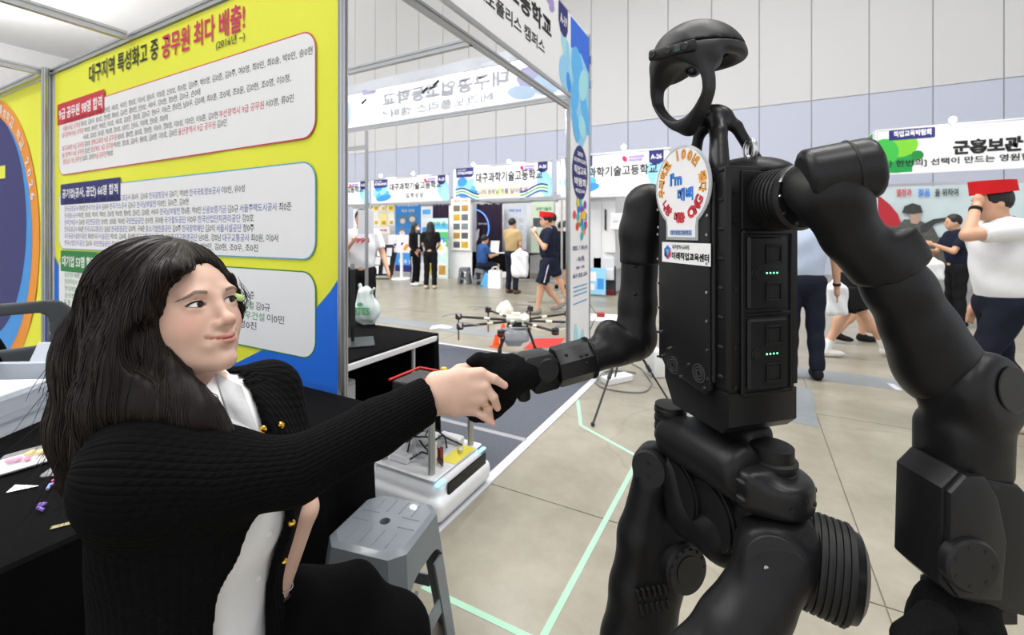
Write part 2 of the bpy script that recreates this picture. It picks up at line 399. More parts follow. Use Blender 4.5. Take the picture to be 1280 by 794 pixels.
# ================================================================== THE CORNER BOOTH: poles, beams, banners
YW, XB, YB, ZB = 1.306, -1.5, 3.9, 2.60
def pole_mb(mb, x, y, z0, z1, r=0.02):                 # eight-sided slotted extrusion
    out = []
    for k in range(8):
        a = pi/4*k+pi/8; b = pi/4*(k+1)+pi/8
        p0 = (r*1.08*cos(a), r*1.08*sin(a)); p1 = (r*1.08*cos(b), r*1.08*sin(b))
        for t, q in ((0, 1), (0.36, 1), (0.40, 0.72), (0.60, 0.72), (0.64, 1)):
            out.append(((p0[0]+(p1[0]-p0[0])*t)*q, (p0[1]+(p1[1]-p0[1])*t)*q))
    return mb.prism(out, z1-z0, M4.Translation((x, y, z0)))
def beam_mb(mb, a, b, h=0.045, w=0.03):                # channel beam with a groove and dark lip
    a = V(a); b = V(b); d = b-a; n = V((-d.y, d.x, 0)).normalized()
    out = [(-w/2, -h/2), (w/2, -h/2), (w/2, -h/6), (w/2-0.006, -h/6), (w/2-0.006, h/6), (w/2, h/6), (w/2, h/2), (-w/2, h/2), (-w/2, h/6), (-w/2+0.006, h/6), (-w/2+0.006, -h/6), (-w/2, -h/6)]
    return mb.prism(out, d.length, axes(a, n, V((0, 0, 1)), d))
ALUD = mat('grooved_aluminium', srgb(186, 188, 190), 0.3, 0.8)
ft = thing('exhibition_booth', 'aluminium frame of poles and top beams round the carpeted corner booth', 'booth', (XB, YW, 0))
for x, y, z1 in ((XB+0.005, YW-0.01, 3.55), (XB, YB, 3.45), (-4.09, YB, 2.62), (-4.66, YW, 2.62), (XB, 4.49, 3.47)):
    pole_mb(MB(), x, y, 0.0, z1).build('pole', ALUD, ft, smooth=0)
for a, b in (((XB, YW, ZB-.035), (XB, YB, ZB-.035)), ((XB, 2.28, ZB-.035), (-4.6, 2.28, ZB-.035)), ((-4.66, YW, ZB), (XB, YW, ZB)), ((-4.09, YB, 2.43), (-6.5, YB, 2.43)), ((-4.66, YB, 2.66), (XB, YB, 2.66)), ((XB, YB, 3.43), (XB, YW, 3.43))):
    beam_mb(MB(), a, b).build('beam', ALUD, ft, smooth=0)
for z in (3.2, 2.95):
    m = MB(); m.box((XB+0.022, 4.49, z), (0.03, 0.03, 0.09), 0.004); m.build('pole_clamp', STEEL, ft)
fb = thing('exhibition_booth', 'aluminium top beams over the left booth meeting the yellow banner wall', 'booth', (-8.6, YW-.06, 0))
for px_, x in ((165, PY(165, 43, YW).x), (62, PY(62, 93, YW).x)):
    beam_mb(MB(), (x, YW-.03, ZB-0.0), (x, -1.6, ZB-0.0), 0.05, 0.035).build('beam', ALUD, fb, smooth=0)
pole_mb(MB(), -7.9, YW-.04, 0, 2.62).build('pole', ALUD, fb, smooth=0)
pole_mb(MB(), PY(67, 200, YW).x, YW-.045, 0, 2.615, 0.02).build('pole', ALUD, fb, smooth=0)
beam_mb(MB(), (-7.9, YW-.03, ZB), (-4.6, YW-.03, ZB)).build('beam', ALUD, fb, smooth=0)
YEL = mat('banner_yellow', srgb(238, 240, 62), 0.6, var=0.03, scale=3)
BLU = mat('banner_blue', srgb(20, 108, 224), 0.6, var=0.04, scale=3)
ORG = mat('banner_orange', srgb(242, 150, 40), 0.6, var=0.03)
SKY = mat('sky_blue_print', srgb(60, 150, 230), 0.6, var=0.04); PALE = mat('pale_blue_print', srgb(150, 210, 246), 0.6, var=0.03)
GRN = mat('green_print', srgb(22, 128, 58), 0.6, var=0); MAG = mat('magenta_print', srgb(206, 30, 92), 0.6, var=0)
CYA = mat('cyan_print', srgb(70, 160, 205), 0.6, var=0); VIO = mat('violet_ink', srgb(84, 84, 170), 0.6, var=0); GRI = mat('green_ink', srgb(60, 150, 84), 0.6, var=0)
tag(MB().box(((-4.62-1.52)/2, YW+0.012, 1.3), (3.1, 0.02, 2.58)).build('partition_panel', WHITE), 'white partition panel behind the big yellow notice banner', 'panel')
tag(MB().box((-6.28, YW+0.012, 1.3), (3.2, 0.02, 2.58)).build('partition_panel', WHITE), 'white partition panel behind the left yellow banner', 'panel')
def TW(off): return axes((0, YW-off, 0), (1, 0, 0), (0, 0, 1), (0, -1, 0))
def wavy(mb, T, x0, x1, z0, z1, nx=40, nz=16, amp=0.004, seed=0):
    vs = []; fs = []
    for j in range(nz+1):
        for i in range(nx+1):
            x_ = x0+(x1-x0)*i/nx; z_ = z0+(z1-z0)*j/nz
            sag = 0.006*sin(i/nx*pi*5)**2 if j == nz else 0
            vs.append((x_, z_-sag, amp*(mnoise.noise((x_*3.1+z_*1.3+seed, z_*0.9, seed))-0.6)))
    for j in range(nz):
        for i in range(nx): a = j*(nx+1)+i; fs.append((a, a+1, a+nx+2, a+nx+1))
    mb.add(vs, fs, T)
bx0, bx1 = PY(70, 200, YW).x, PY(427, 200, YW).x
bn = thing('notice_banner', 'large yellow and blue cloth banner of name lists behind the seated woman', 'banner', (bx0, YW-.02, 0.05))
m = MB(); wavy(m, TW(0.0062), bx0, bx1, 0.05, 2.575); m.build('cloth', YEL, bn)
m = MB(); bp = [PY(a, b, YW) for a, b in ((70, 320), (76, 336), (90, 388), (130, 440), (200, 470), (260, 468), (300, 452), (330, 437), (365, 413), (397, 385), (415, 364), (427, 345))]
poly(m, TW(0.0085), [(p.x, p.z) for p in bp]+[(bx1, 0.06), (bx0, 0.06)]); m.build('blue_field', BLU, bn)
def zavg(*pts): return sum(PY(a, b, YW).z for a, b in pts)/len(pts)
def wx(px_): return PY(px_, 200, YW).x
def sheet(name, x0, x1, z0, z1, edge):
    m = MB(); rect(m, TW(0.0090), x0-.006, z0-.006, x1+.006, z1+.006, r=0.085); m.build('sheet_border', edge, bn)
    m = MB(); rect(m, TW(0.0093), x0, z0, x1, z1, r=0.08); m.build('white_sheet', PAPER, bn)
z1t = zavg((133, 123.5), (390, 38)); z1b = zavg((82, 217.6), (393, 172)); z2t = zavg((153.7, 228.6), (390, 204.5)); z2b = zavg((80, 311), (397, 323)); z3t = zavg((124, 324), (397, 341)); z3b = zavg((83, 386), (390, 447))
xl, xr = wx(76), wx(396)
sheet('a', xl, xr, z1b, z1t, MAG); sheet('b', xl, xr, z2b, z2t, CYA); sheet('c', xl, xr, z3b, z3t, GRN)
for (pa, pb, zt, h, matl, txt, mn) in ((74, 133, z1t+.055, .155, REDI, '9급 공무원 98명 합격', 'red_tab'), (78, 153, z2t+.04, .15, NAVY, '공기업(공사, 공단) 66명 합격', 'navy_tab'), (78, 124, z3t+.045, .15, GRN, '대기업 53명 합격', 'green_tab')):
    m = MB(); rect(m, TW(0.0097), wx(pa), zt-h, wx(pb), zt, r=0.012); t_ = m.build(mn, matl, bn)
    m = MB(); put_text(m, txt, TW(0.0100), wx(pa)+.03, zt-h+.035, wx(pb)-.035, h=h-.07, weight=.025); m.build('lettering', PAPER, t_)
INKS = {'k': INK, 'r': REDI, 'v': VIO, 'g': GRI, 'm': MAG}
LT = {k: MB() for k in INKS}
def row(segs, pxa, pxb, pyb, h, weight=0.006, z=None):
    """one printed line: coloured runs laid between two columns, foot at the row seen at (pxb, pyb)"""
    x0, x1 = wx(pxa), wx(pxb); z = PY(pxb, pyb, YW).z if z is None else z
    gap = 0.32; ws = []
    for c, s in segs: g = glyphs(s, weight); ws.append(g[3]-g[2])
    k = (x1-x0)/(sum(ws)+gap*(len(segs)-1)); xx = x0
    for (c, s), w in zip(segs, ws):
        put_text(LT[c], s, TW(0.0097 if z < z1t else 0.0082), xx, z, xx+w*k, h=h, weight=weight); xx += (w+gap)*k
row([('k', '대구지역 특성화고 중')], 113, 199.5, 78, .125, .015, zavg((113, 101), (199, 79)))
row([('m', '공무원 최다 배출!')], 204, 308, 39.5, .14, .02, zavg((204, 74), (308, 39.5)))
row([('k', '(2016년 ~)')], 272, 308, 53, .055)
hh = 0.039; Z1 = [2.175-.0478*i for i in range(7)]; Z2 = [1.594-.0485*i for i in range(7)]; Z3 = [1.074-.049*i for i in range(5)]
row([('r', '국가직9급 공무원'), ('k', '김0호, 김0지, 정0윤, 전0민, 서0호, 서0진, 정0호, 이0서, 원0우, 이0경, 신0보, 최0정, 김0주, 박0영, 김0준, 김0주, 여0영, 최0민, 최0송, 박0민, 송0현')], 82, 393, 72, hh, z=Z1[0])
row([('r', '서울시9급 공무원'), ('k', '황0호, 김0우, 송0호, 전0현, 최0성, 김0진, 황0민, 신0보, 서0우, 강0현, 정0현, 김0규, 손0태')], 81, 252.7, 117, hh, z=Z1[1])
row([('r', '대구광역시9급 공무원'), ('k', '박0호, 송0민, 박0진, 이0호, 서0호, 김0준, 정0호, 김0규, 현0구, 이0근, 정0현, 남0우, 김0재, 최0훈, 조0재, 조0윤, 김0현, 조0영, 이0정,')], 80, 366, 104, hh, z=Z1[2])
row([('k', '서0호, 김0성, 유0준, 박0영, 정0호, 남0민, 신0도, 이0혁, 전0준, 최0혁')], 106, 212, 150.5, hh, z=Z1[3])
row([('r', '대구교육청 9급 공무원'), ('k', '김0호'), ('r', '경북교육청 9급 공무원'), ('k', '남0성, 황0현, 송0호, 정0현, 이0수, 정0영, 이0성, 이0민, 이0훈, 김0현'), ('r', '부산광역시 9급 공무원'), ('k', '서0영, 류0민')], 80, 369.5, 129, hh, z=Z1[4])
row([('r', '울산광역시 9급 공무원'), ('k', '김0진'), ('r', '경상북도 9급 공무원'), ('k', '박0빈, 정0호, 김0우, 원0호, 김0영, 이0호, 김0진'), ('r', '울산광역시 9급 공무원'), ('k', '김0민')], 80, 286, 158.5, hh, z=Z1[5])
row([('r', '경상남도 9급 공무원'), ('k', '김0호, 김0영'), ('r', '9급 공무원'), ('k', '박0호')], 81, 143.7, 196, hh, z=Z1[6])
row([('v', '한국전력공사'), ('k', '최0주, 정0현, 김0정, 김0현, 김0영'), ('v', '한국도로공사'), ('k', '유0우, 김0유'), ('v', '한국공항공사'), ('k', '김0기, 박0빈'), ('v', '한국국토정보공사'), ('k', '이0빈, 유0성')], 83, 308.4, 244.5, hh, z=Z2[0])
row([('v', '한국공항공사'), ('k', '최0현'), ('v', '한국가스공사'), ('k', '김0우'), ('v', '한국가스공사'), ('k', '김0규'), ('v', '한국남부발전'), ('k', '이0빈, 김0근, 김0현')], 83, 238, 258, hh, z=Z2[1])
row([('v', '한국철도공사'), ('k', '박0현, 정0윤, 박0우, 박0성, 김0영, 박0영, 황0영, 진0진, 김0환, 서0우'), ('v', '한국남부발전'), ('k', '정0훈, 박0민'), ('v', '신용보증기금'), ('k', '김0규'), ('v', '서울주택도시공사'), ('k', '최0준')], 83, 366.8, 266, hh, z=Z2[2])
row([('v', '한국전력공사'), ('k', '김0광'), ('v', '국민연금공단'), ('k', '손0현, 성0윤, 박0빈'), ('v', '국민연금공단'), ('k', '손0현, 유0원'), ('v', '국가철도공단'), ('k', '이0우'), ('v', '한국산업단지관리공단'), ('k', '강0호')], 83, 319.7, 278, hh, z=Z2[3])
row([('v', '한국도로공사'), ('k', '최0훈'), ('v', '한국도로교통공단'), ('k', '김0호'), ('v', '한국환경공단'), ('k', '김0혁, 구0준'), ('v', '중소기업진흥공단'), ('k', '김0주'), ('v', '한국장학재단'), ('k', '김0익'), ('v', '서울시설공단'), ('k', '정0주')], 83, 320, 290, hh, z=Z2[4])
row([('v', '대구공공시설관리공단'), ('k', '최0현'), ('v', '대구시설공단'), ('k', '박0호, 김0재, 유0현'), ('v', '대구교통공사'), ('k', '김0영, 신0진'), ('v', '대구환경공단'), ('k', '남0원, 강0남'), ('v', '대구교통공사'), ('k', '최0원, 이0서')], 83, 350, 304, hh, z=Z2[5])
row([('v', '한국산업단지공단'), ('k', '김0우'), ('v', '국민연금공단'), ('k', '김0우'), ('v', '대구도시공사'), ('k', '최0주'), ('v', '대구시설공단'), ('k', '우0성, 성0훈, 이0민, 김0현, 조0우, 조0진')], 83, 325, 316, hh, z=Z2[6])
row([('g', '삼성전자'), ('k', '이0현, 김0도, 박0호, 김0진, 이0정, 정0호'), ('g', '현대자동차'), ('k', '김0원, 박0호, 서0우, 김0현, 이0진'), ('g', '현대제철'), ('k', '김0우, 박0민, 최0현, 서0준')], 83, 320.4, 374, hh, z=Z3[0])
row([('g', '현대자동차'), ('k', '박0호, 김0현, 정0우, 이0민'), ('g', '현대자동차'), ('k', '김0영, 박0진, 서0호, 최0우'), ('g', '현대자동차'), ('k', '이0호, 박0현'), ('g', '현대제철'), ('k', '김0규')], 83, 340, 389.5, hh, z=Z3[1])
row([('g', '현대제철'), ('k', '최0성, 박0호, 이0현, 김0우, 정0진, 박0민'), ('g', '삼성전자'), ('k', '최0호, 김0영, 서0우, 박0현'), ('g', '㈜대우건설'), ('k', '이0민')], 83, 357.5, 406, hh, z=Z3[2])
row([('g', '삼성전자'), ('k', '김0원, 최0현, 박0호, 이0민, 정0우'), ('g', '대우건설'), ('k', '김0호, 서0진, 박0영, 최0원, 정0진')], 83, 323, 412.5, hh, z=Z3[3])
row([('g', '대동'), ('k', '김0우, 최0호')], 83, 160, 405, hh, z=Z3[4])
for k, m in LT.items(): m.build('lettering', INKS[k], bn, smooth=0)
# the banner left of it
b2 = thing('wall_banner', 'yellow cloth banner with a blue disc in an orange ring at far left', 'banner', (-7.7, YW-.02, 0.05))
m = MB(); wavy(m, TW(0.008), -7.8, wx(62)+.012, 0.05, 2.575, seed=5); m.build('cloth', YEL, b2)
cx_, cz_ = -6.09, 1.345
m = MB(); disc(m, TW(0.0105), cx_, cz_, 1.25, n=64); m.build('orange_ring', ORG, b2)
m = MB(); disc(m, TW(0.012), cx_, cz_, 1.10, n=64); m.build('sky_disc', SKY, b2)
m = MB(); disc(m, TW(0.0130), cx_-.02, cz_+.12, 1.0, n=64); m.build('navy_disc', NAVY, b2)
m = MB(); arc_text(m, '대구 특성화고 학교 2026', TW(0.0140), cx_, cz_, 1.17, 1.55, 0.25, 0.085, 0.02); m.build('lettering', PAPER, b2)
m = MB(); rect(m, TW(0.0145), -6.35, 1.86, -5.60, 1.97); m.build('label_strip', YEL, b2)
# ------------------------------------------------------------------ fascia sign over the aisle side
def petals(T, spec, name, matl, parent):
    for i, (cx, cy, rx, ry, a) in enumerate(spec):
        mb = MB(); disc(mb, T, cx, cy, rx, ry, 20, a, 0.0002*i); mb.build(name, matl, parent)
def TX(off, X=XB): return axes((X+off, 0, 0), (0, 1, 0), (0, 0, 1), (1, 0, 0))
TURQ = mat('turquoise_print', srgb(168, 226, 236), 0.6, var=0.03); PURP = mat('lilac_print', srgb(168, 150, 206), 0.6, var=0.1, scale=30)
fs_ = thing('fascia_sign', 'white school fascia sign with black lettering high over the booth aisle side', 'sign', (XB+.02, YB, 2.65))
m = MB(); m.box((XB+.03, (YW+YB)/2, 3.03), (0.012, YB-YW-.05, 0.765)); m.build('board', PAPER, fs_)
m = MB(); m.box((XB+.034, (YW+YB)/2, 2.66), (0.02, YB-YW-.05, 0.03)); m.build('bottom_rail', ALU, fs_)
m = MB(); put_text(m, '대구공업고등학교', TX(.038), 1.87, 3.0, 3.42, .17, .035); put_text(m, '테크노폴리스 캠퍼스', TX(.038), 2.13, 2.83, 3.28, .105, .02); m.build('lettering', INK, fs_, smooth=0)
petals(TX(.0375), ((3.78, 2.98, .085, .17, .5), (3.70, 3.12, .06, .09, -.3)), 'pale_petal', TURQ, fs_)
petals(TX(.0382), ((3.72, 2.83, .13, .15, 0), (3.8, 3.02, .05, .12, .2)), 'light_petal', PALE, fs_)
petals(TX(.0388), ((3.82, 2.76, .055, .10, .3),), 'blue_petal', SKY, fs_)
petals(TX(.0376), ((3.36, 3.34, .12, .06, -.2), (3.43, 3.28, .06, .04, .5)), 'emblem', PURP, fs_)
m = MB(); poly(m, TX(.0385), [(3.575, 3.41), (3.795, 3.41), (3.795, 3.22), (3.75, 3.15), (3.685, 3.135), (3.62, 3.16), (3.575, 3.24)]); bd = m.build('badge', NAVY, fs_)
m = MB(); put_text(m, 'A-19', TX(.0395), 3.61, 3.235, 3.765, .09, .03); m.build('lettering', PAPER, bd)
# ------------------------------------------------------------------ tall graphic panel beside it
gp = thing('graphic_panel', 'tall narrow blue and white event panel at the booth corner', 'panel', (XB, 4.2, 0))
py0, py1 = 3.925, 4.465
m = MB(); m.box((XB+.005, (py0+py1)/2, 1.73), (0.014, py1-py0, 3.42)); m.build('board', PAPER, gp)
m = MB(); poly(m, TX(.0135), [(py0, 3.43), (py1, 3.43), (py1, 2.45), (py0+.3, 2.2), (py0, 2.5)]); m.build('sky_field', PALE, gp)
m = MB(); poly(m, TX(.0142), [(py0, 3.43), (py1, 3.43), (py1, 3.05), (py0+.3, 3.17), (py0, 3.14)]); m.build('blue_field', mat('deep_blue_print', srgb(50, 110, 225), .6), gp)
petals(TX(.0148), ((py0+.2, 2.98, .16, .22, .4), (py0+.13, 2.72, .1, .2, -.3), (py0+.42, 2.62, .1, .24, .5), (py0+.15, 2.42, .09, .16, .4)), 'petal', mat('petal_blue', srgb(96, 186, 245), .6), gp)
petals(TX(.0153), ((py0+.36, 2.88, .12, .18, -.5), (py0+.33, 2.45, .1, .12, .6)), 'petal', TURQ, gp)
m = MB(); disc(m, TX(.0155), 4.195, 1.985, .225, .27, 32); el = m.build('navy_oval', NAVY, gp)
m = MB()
for s, z, h, w in (('2025', 2.15, .04, .16), ('대구광역시교육청', 2.08, .045, .36), ('직업교육', 1.965, .085, .36), ('박람회', 1.85, .085, .34), ('직업교육', 1.785, .04, .28)): put_text(m, s, TX(.0165), 4.195, z, h=h, weight=.03, align='c', w=w)
m.build('lettering', PAPER, el)
random.seed(3); cols = [srgb(*c) for c in ((235, 70, 50), (245, 150, 40), (60, 170, 90), (40, 120, 210), (130, 70, 160), (240, 200, 50), (60, 180, 200))]
for k, c in enumerate(cols):
    for q in range(4):
        cx, cz = 4.2+random.uniform(-.17, .17), 1.53+random.gauss(0, .085)
        m = MB(); disc(m, TX(.0155+.0003*k+.00007*q), cx, cz, .045, n=7, rot=random.random())
        m.build('confetti', mat('confetti_%d' % k, c, .6, var=0), gp)
m = MB()
for s, z, h, w in (('2025. 7. 09.(수)', 1.21, .06, .44), ('- 10.(목)', 1.1, .06, .24), ('10:00 ~ 17:00', 1.035, .03, .24), ('대구 공업 교육', .95, .045, .42)): put_text(m, s, TX(.015), 4.2, z, h=h, weight=.02, align='c', w=w)
m.build('lettering', NAVY, gp)
m = MB()
for z in (.86, .82, .78, .70): rect(m, TX(.015), 4.0, z, 4.4, z+.012)
m.build('small_print', CYA, gp)
petals(TX(.0145), ((4.08, .38, .06, .14, .2), (4.24, .27, .07, .16, -.2), (4.15, .1, .1, .09, 0)), 'petal', TURQ, gp)
petals(TX(.015), ((4.3, .12, .09, .07, 0),), 'petal', SKY, gp)
# ------------------------------------------------------------------ the back banner, seen from behind
def TB(off): return axes((0, YB+off, 0), (-1, 0, 0), (0, 0, 1), (0, 1, 0))
bb = thing('fascia_sign', 'white school banner at the booth back seen from behind with mirrored lettering', 'sign', (-3, YB+.03, 2.68))
CLO = mat('banner_cloth', srgb(244, 245, 250), 0.7, var=0.02); 
nt = CLO.node_tree; tl = nt.nodes.new('ShaderNodeBsdfTranslucent'); tl.inputs[0].default_value = (.93, .94, .97, 1)
ms = nt.nodes.new('ShaderNodeMixShader'); ms.inputs[0].default_value = 0.55
nt.links.new(nt.nodes['Principled BSDF'].outputs[0], ms.inputs[1]); nt.links.new(tl.outputs[0], ms.inputs[2]); nt.links.new(ms.outputs[0], nt.nodes['Material Output'].inputs[0])
m = MB(); wavy(m, TB(.03), 1.52, 4.62, 2.70, 3.16, amp=.008, seed=9); m.build('cloth', CLO, bb)
m = MB(); wavy(m, TB(.04), 1.52, 4.62, 3.10, 3.23, amp=.03, seed=4); m.build('hem', mat('banner_hem', srgb(214, 217, 224), .7), bb)
m = MB(); m.box((-3.07, YB+.03, 2.685), (3.1, .02, .03)); m.build('bottom_rail', ALU, bb)
GHOST = mat('print_showing_through', srgb(196, 199, 208), .7, var=0); GHOSTV = mat('violet_showing_through', srgb(190, 188, 228), .7, var=0)
m = MB(); put_text(m, '대구공업고등학교', TB(.018), 2.15, 2.885, 3.85, .16, .03); put_text(m, '테크노폴리스 캠퍼스', TB(.018), 2.33, 2.745, 3.91, .10, .02); m.build('lettering', GHOST, bb)
m = MB(); put_text(m, '대구공업고등학교', TB(.045), 2.15, 2.885, 3.85, .16, .03); put_text(m, '테크노폴리스 캠퍼스', TB(.045), 2.33, 2.745, 3.91, .10, .02); m.build('lettering', INK, bb)
m = MB(); disc(m, TB(.0185), 1.93, 2.92, .13, .12, 6); m.build('emblem', GHOSTV, bb)
petals(TB(.0175), ((1.72, 2.83, .16, .12, 0), (2.0, 2.78, .16, .07, .2), (4.5, 2.85, .12, .2, .2)), 'petal', mat('petal_showing_through', srgb(198, 222, 246), .7), bb)
m = MB(); rect(m, TB(.0185), 3.95, 3.06, 4.18, 3.13, r=.015); m.build('badge', GHOSTV, bb)
for x in (-3.9, -2.4):                                # arm lamps that light the banner's front
    sl = thing('spot_lamp', 'arm lamp on the front of the mirrored banner, %s one' % ('left' if x < -3 else 'right'), 'lamp', (x, YB+.06, 3.2))
    m = MB(); m.tube([(x, YB+.06, 3.16), (x, YB+.3, 3.30), (x, YB+.5, 3.30)], .012, 6); m.build('arm', ALU, sl)
    m = MB(); m.cyl((x, YB+.5, 3.27), (x, YB+.5, 3.33), .05, .03, n=12); m.build('lamp_head', ALU, sl)
    d = bpy.data.lights.new('spot_light', 'POINT'); d.energy = 55; d.shadow_soft_size = .04
    o = bpy.data.objects.new('spot_light', d); C.objects.link(o); o.location = (x, YB+.62, 3.14); o.parent = sl; o.matrix_parent_inverse = mw(sl).inverted()
wi = thing('cable', 'thin sagging cable with black clips along the back of the mirrored banner', 'cable', (-3, YB-.03, 2.9))
m = MB(); q = [PY(a, b, YB-.04) for a, b in ((440, 129), (500, 116), (545, 104), (580, 90), (625, 81), (690, 62))]; m.tube(q, .0035, 6); m.build('wire', mat('cable_grey', srgb(140, 142, 150), .6), wi)
for a, b in ((455, 127), (545, 104), (531, 113)):
    m = MB(); c = PY(a, b, YB-.045); m.box(c, (.09, .02, .025), .004, rot=M4.Rotation(-.6, 4, 'Y')); m.build('clip', BLKPL, wi)
# ================================================================== NEAR FURNITURE AND PROPS
RD, FD, ZD = V((CY, SY, 0)), V((-SY, CY, 0)), V((0, 0, 1))
def CF(r, f, z=0.0, a=0.0): return axes(W(r, f, z), RD*cos(a)+FD*sin(a), FD*cos(a)-RD*sin(a), ZD)
# ------------------------------------------------------------------ cloth-draped table on the left
tb = thing('cloth_table', 'long table draped in black cloth beside the seated woman', 'table', (-1.6, .6, 0))
m = MB(); m.box((-2.1, .43, .735), (1.66, 1.62, .03), .008); m.build('table_cover', BLACKCLOTH, tb)
def skirt(pts, z0, z1, amp=.022, freq=26, n=90):
    L = [0]
    for a, b in zip(pts, pts[1:]): L.append(L[-1]+(V(b)-V(a)).length)
    vs = []; fs = []
    for i in range(n+1):
        s = L[-1]*i/n; k = max(j for j in range(len(L)-1) if L[j] <= s+1e-9); t = (s-L[k])/(L[k+1]-L[k])
        a, b = V(pts[k]), V(pts[k+1]); p = a.lerp(b, t); d = (b-a).normalized(); nn = V((d.y, -d.x))
        for q in range(5):
            w = q/4; o = amp*w**.6*(sin(s*freq)+.5*sin(s*freq*1.7+1))
            vs.append((p.x+nn.x*(o+amp*1.6*w), p.y+nn.y*(o+amp*1.6*w), z1+(z0-z1)*w))
    for i in range(n):
        for q in range(4): a = i*5+q; fs.append((a, a+1, a+6, a+5))
    return MB().add(vs, fs)
skirt([(-2.9, -.38), (-1.27, -.38), (-1.27, 1.235)], 0.004, .735).build('cloth_skirt', BLACKCLOTH, tb, smooth=180)
# ------------------------------------------------------------------ translucent storage box and what lies on the table
CLEAR = mat('frosted_plastic', srgb(222, 228, 238), 0.35, var=0, alpha=0.42)
FROST = mat('frosted_lid', srgb(226, 232, 242), 0.3, var=0, alpha=0.55)
bx = thing('storage_box', 'big frosted clear plastic storage box on the black cloth table', 'box', W(-1.78, 1.42, .751))
def openbox(T, sx, sy, h, th, tap=0.0):
    m = MB(T); b = 1-tap
    o0 = [(-sx/2*b, -sy/2*b), (sx/2*b, -sy/2*b), (sx/2*b, sy/2*b), (-sx/2*b, sy/2*b)]; o1 = [(x/b, y/b) for x, y in o0]
    i1 = [(x*(1-2*th/sx), y*(1-2*th/sy)) for x, y in o1]; i0 = [(x*(1-2*th/sx), y*(1-2*th/sy)) for x, y in o0]
    vs = [(x, y, 0) for x, y in o0]+[(x, y, h) for x, y in o1]+[(x, y, h) for x, y in i1]+[(x, y, th) for x, y in i0]
    fs = [(3, 2, 1, 0), (12, 13, 14, 15)]
    for i in range(4):
        j = (i+1) % 4; fs += [(i, j, 4+j, 4+i), (4+i, 4+j, 8+j, 8+i), (8+i, 8+j, 12+j, 12+i)]
    return m.add(vs, fs)
TB0 = CF(-1.78, 1.42, .752, .06)
openbox(TB0, .36, .62, .140, .004, .05).build('box_body', CLEAR, bx)
m = MB(TB0); 
for c, s in (((.185, 0, .138), (.022, .65, .006)), ((-.185, 0, .138), (.022, .65, .006)), ((0, .315, .138), (.39, .022, .006)), ((0, -.315, .138), (.39, .022, .006)), ((.183, 0, .095), (.004, .62, .05))): m.box(c, s, .002)
m.build('rim', FROST, bx)
m = MB(TB0 @ M4.Translation((.05, .325, .142)) @ M4.Rotation(-.5, 4, 'X')); m.box((0, 0, .035), (.28, .004, .075), .0015); m.box((0, .004, .07), (.28, .012, .008), .002); m.build('lid_flap', FROST, bx)
m = MB(TB0 @ M4.Translation((-.19, -.1, .142)) @ M4.Rotation(.5, 4, 'Y')); m.box((0, 0, .04), (.004, .4, .08), .0015); m.build('lid_flap', FROST, bx)
m = MB(TB0); m.box((-.03, -.02, .055), (.26, .52, .09), .01); tag(m.build('paper_stack', mat('paper_stack', srgb(214, 218, 226), .7)), 'pale stack of packets inside the frosted storage box', 'packets')
pc = thing('candy_pouch', 'flat white and clear pouch holding pink, yellow and orange sweets', 'pouch', W(-1.335, 1.29, .751))
TC = CF(-1.335, 1.28, .752, .95)
m = MB(TC); m.box((0, 0, .007), (.22, .10, .012), .005); m.build('pouch_back', mat('pouch_white', srgb(236, 236, 238), .35, var=.02), pc)
m = MB(TC); m.box((0, -.005, .022), (.18, .075, .018), .008); m.build('clear_front', mat('clear_film', srgb(240, 240, 245), .12, var=0, alpha=.22), pc)
random.seed(11)
for k in range(16):
    c = ((244, 150, 200), (246, 210, 70), (246, 150, 60), (246, 120, 70))[min(3, k//4)]
    m = MB(TC @ M4.Translation((-.075+.0095*k+random.uniform(-.004, .004), -.005+random.uniform(-.022, .022), .021)) @ M4.Rotation(random.uniform(0, 3), 4, 'Z')); m.ell((0, 0, 0), (.011, .007, .006), 8)
    tag(m.build('sweet', mat('sweet_%d' % (k//4), srgb(*c), .35)), 'small %s sweet inside the clear pouch' % ('pink', 'yellow', 'orange', 'red orange')[k//4], 'sweet', 'sweets in the pouch')
m = MB(CF(-1.215, 1.20, .752, .3)); m.box((0, 0, .004), (.075, .045, .008), .003); tag(m.build('clear_packet', mat('clear_film', (.9, .9, .9))), 'small flat clear packet on the table by the hair ends', 'packet')
for k, (r, f, c) in enumerate(((-1.17, 1.155, (232, 90, 170)), (-1.16, 1.13, (150, 160, 210)), (-1.10, 1.04, (130, 100, 190)))):
    m = MB(CF(r, f, .752, .5+k)); m.tube([(-.02, 0, .004), (-.008, .008, .009), (.006, -.006, .006), (.02, .004, .004)], .004, 6); tag(m.build('hair_tie', mat('hair_tie_%d' % k, srgb(*c), .5)), ('twisted pink ribbon tie', 'pale blue ribbon tie', 'small violet ribbon tie')[k]+' on the black table behind the hair', 'ribbon')
m = MB(CF(-.985, .985, .752, .55)); m.box((0, 0, .0006), (.055, .012, .0012)); tag(m.build('gold_strip', mat('gold_strip', srgb(150, 140, 96), .45)), 'short dull gold strip of tape on the table edge', 'tape')
m = MB(CF(-1.23, 1.12, .752, .3)); m.add([(-.03, -.01, .001), (.03, .0, .003), (-.025, .012, .008), (-.03, -.01, 0), (.03, 0, 0.001), (-.025, .012, 0)], [(0, 1, 2), (5, 4, 3), (0, 3, 4, 1), (1, 4, 5, 2), (2, 5, 3, 0)]); tag(m.build('foil_scrap', mat('foil', srgb(180, 182, 186), .2, .9)), 'torn silvery foil scrap on the black table at far left', 'scrap')
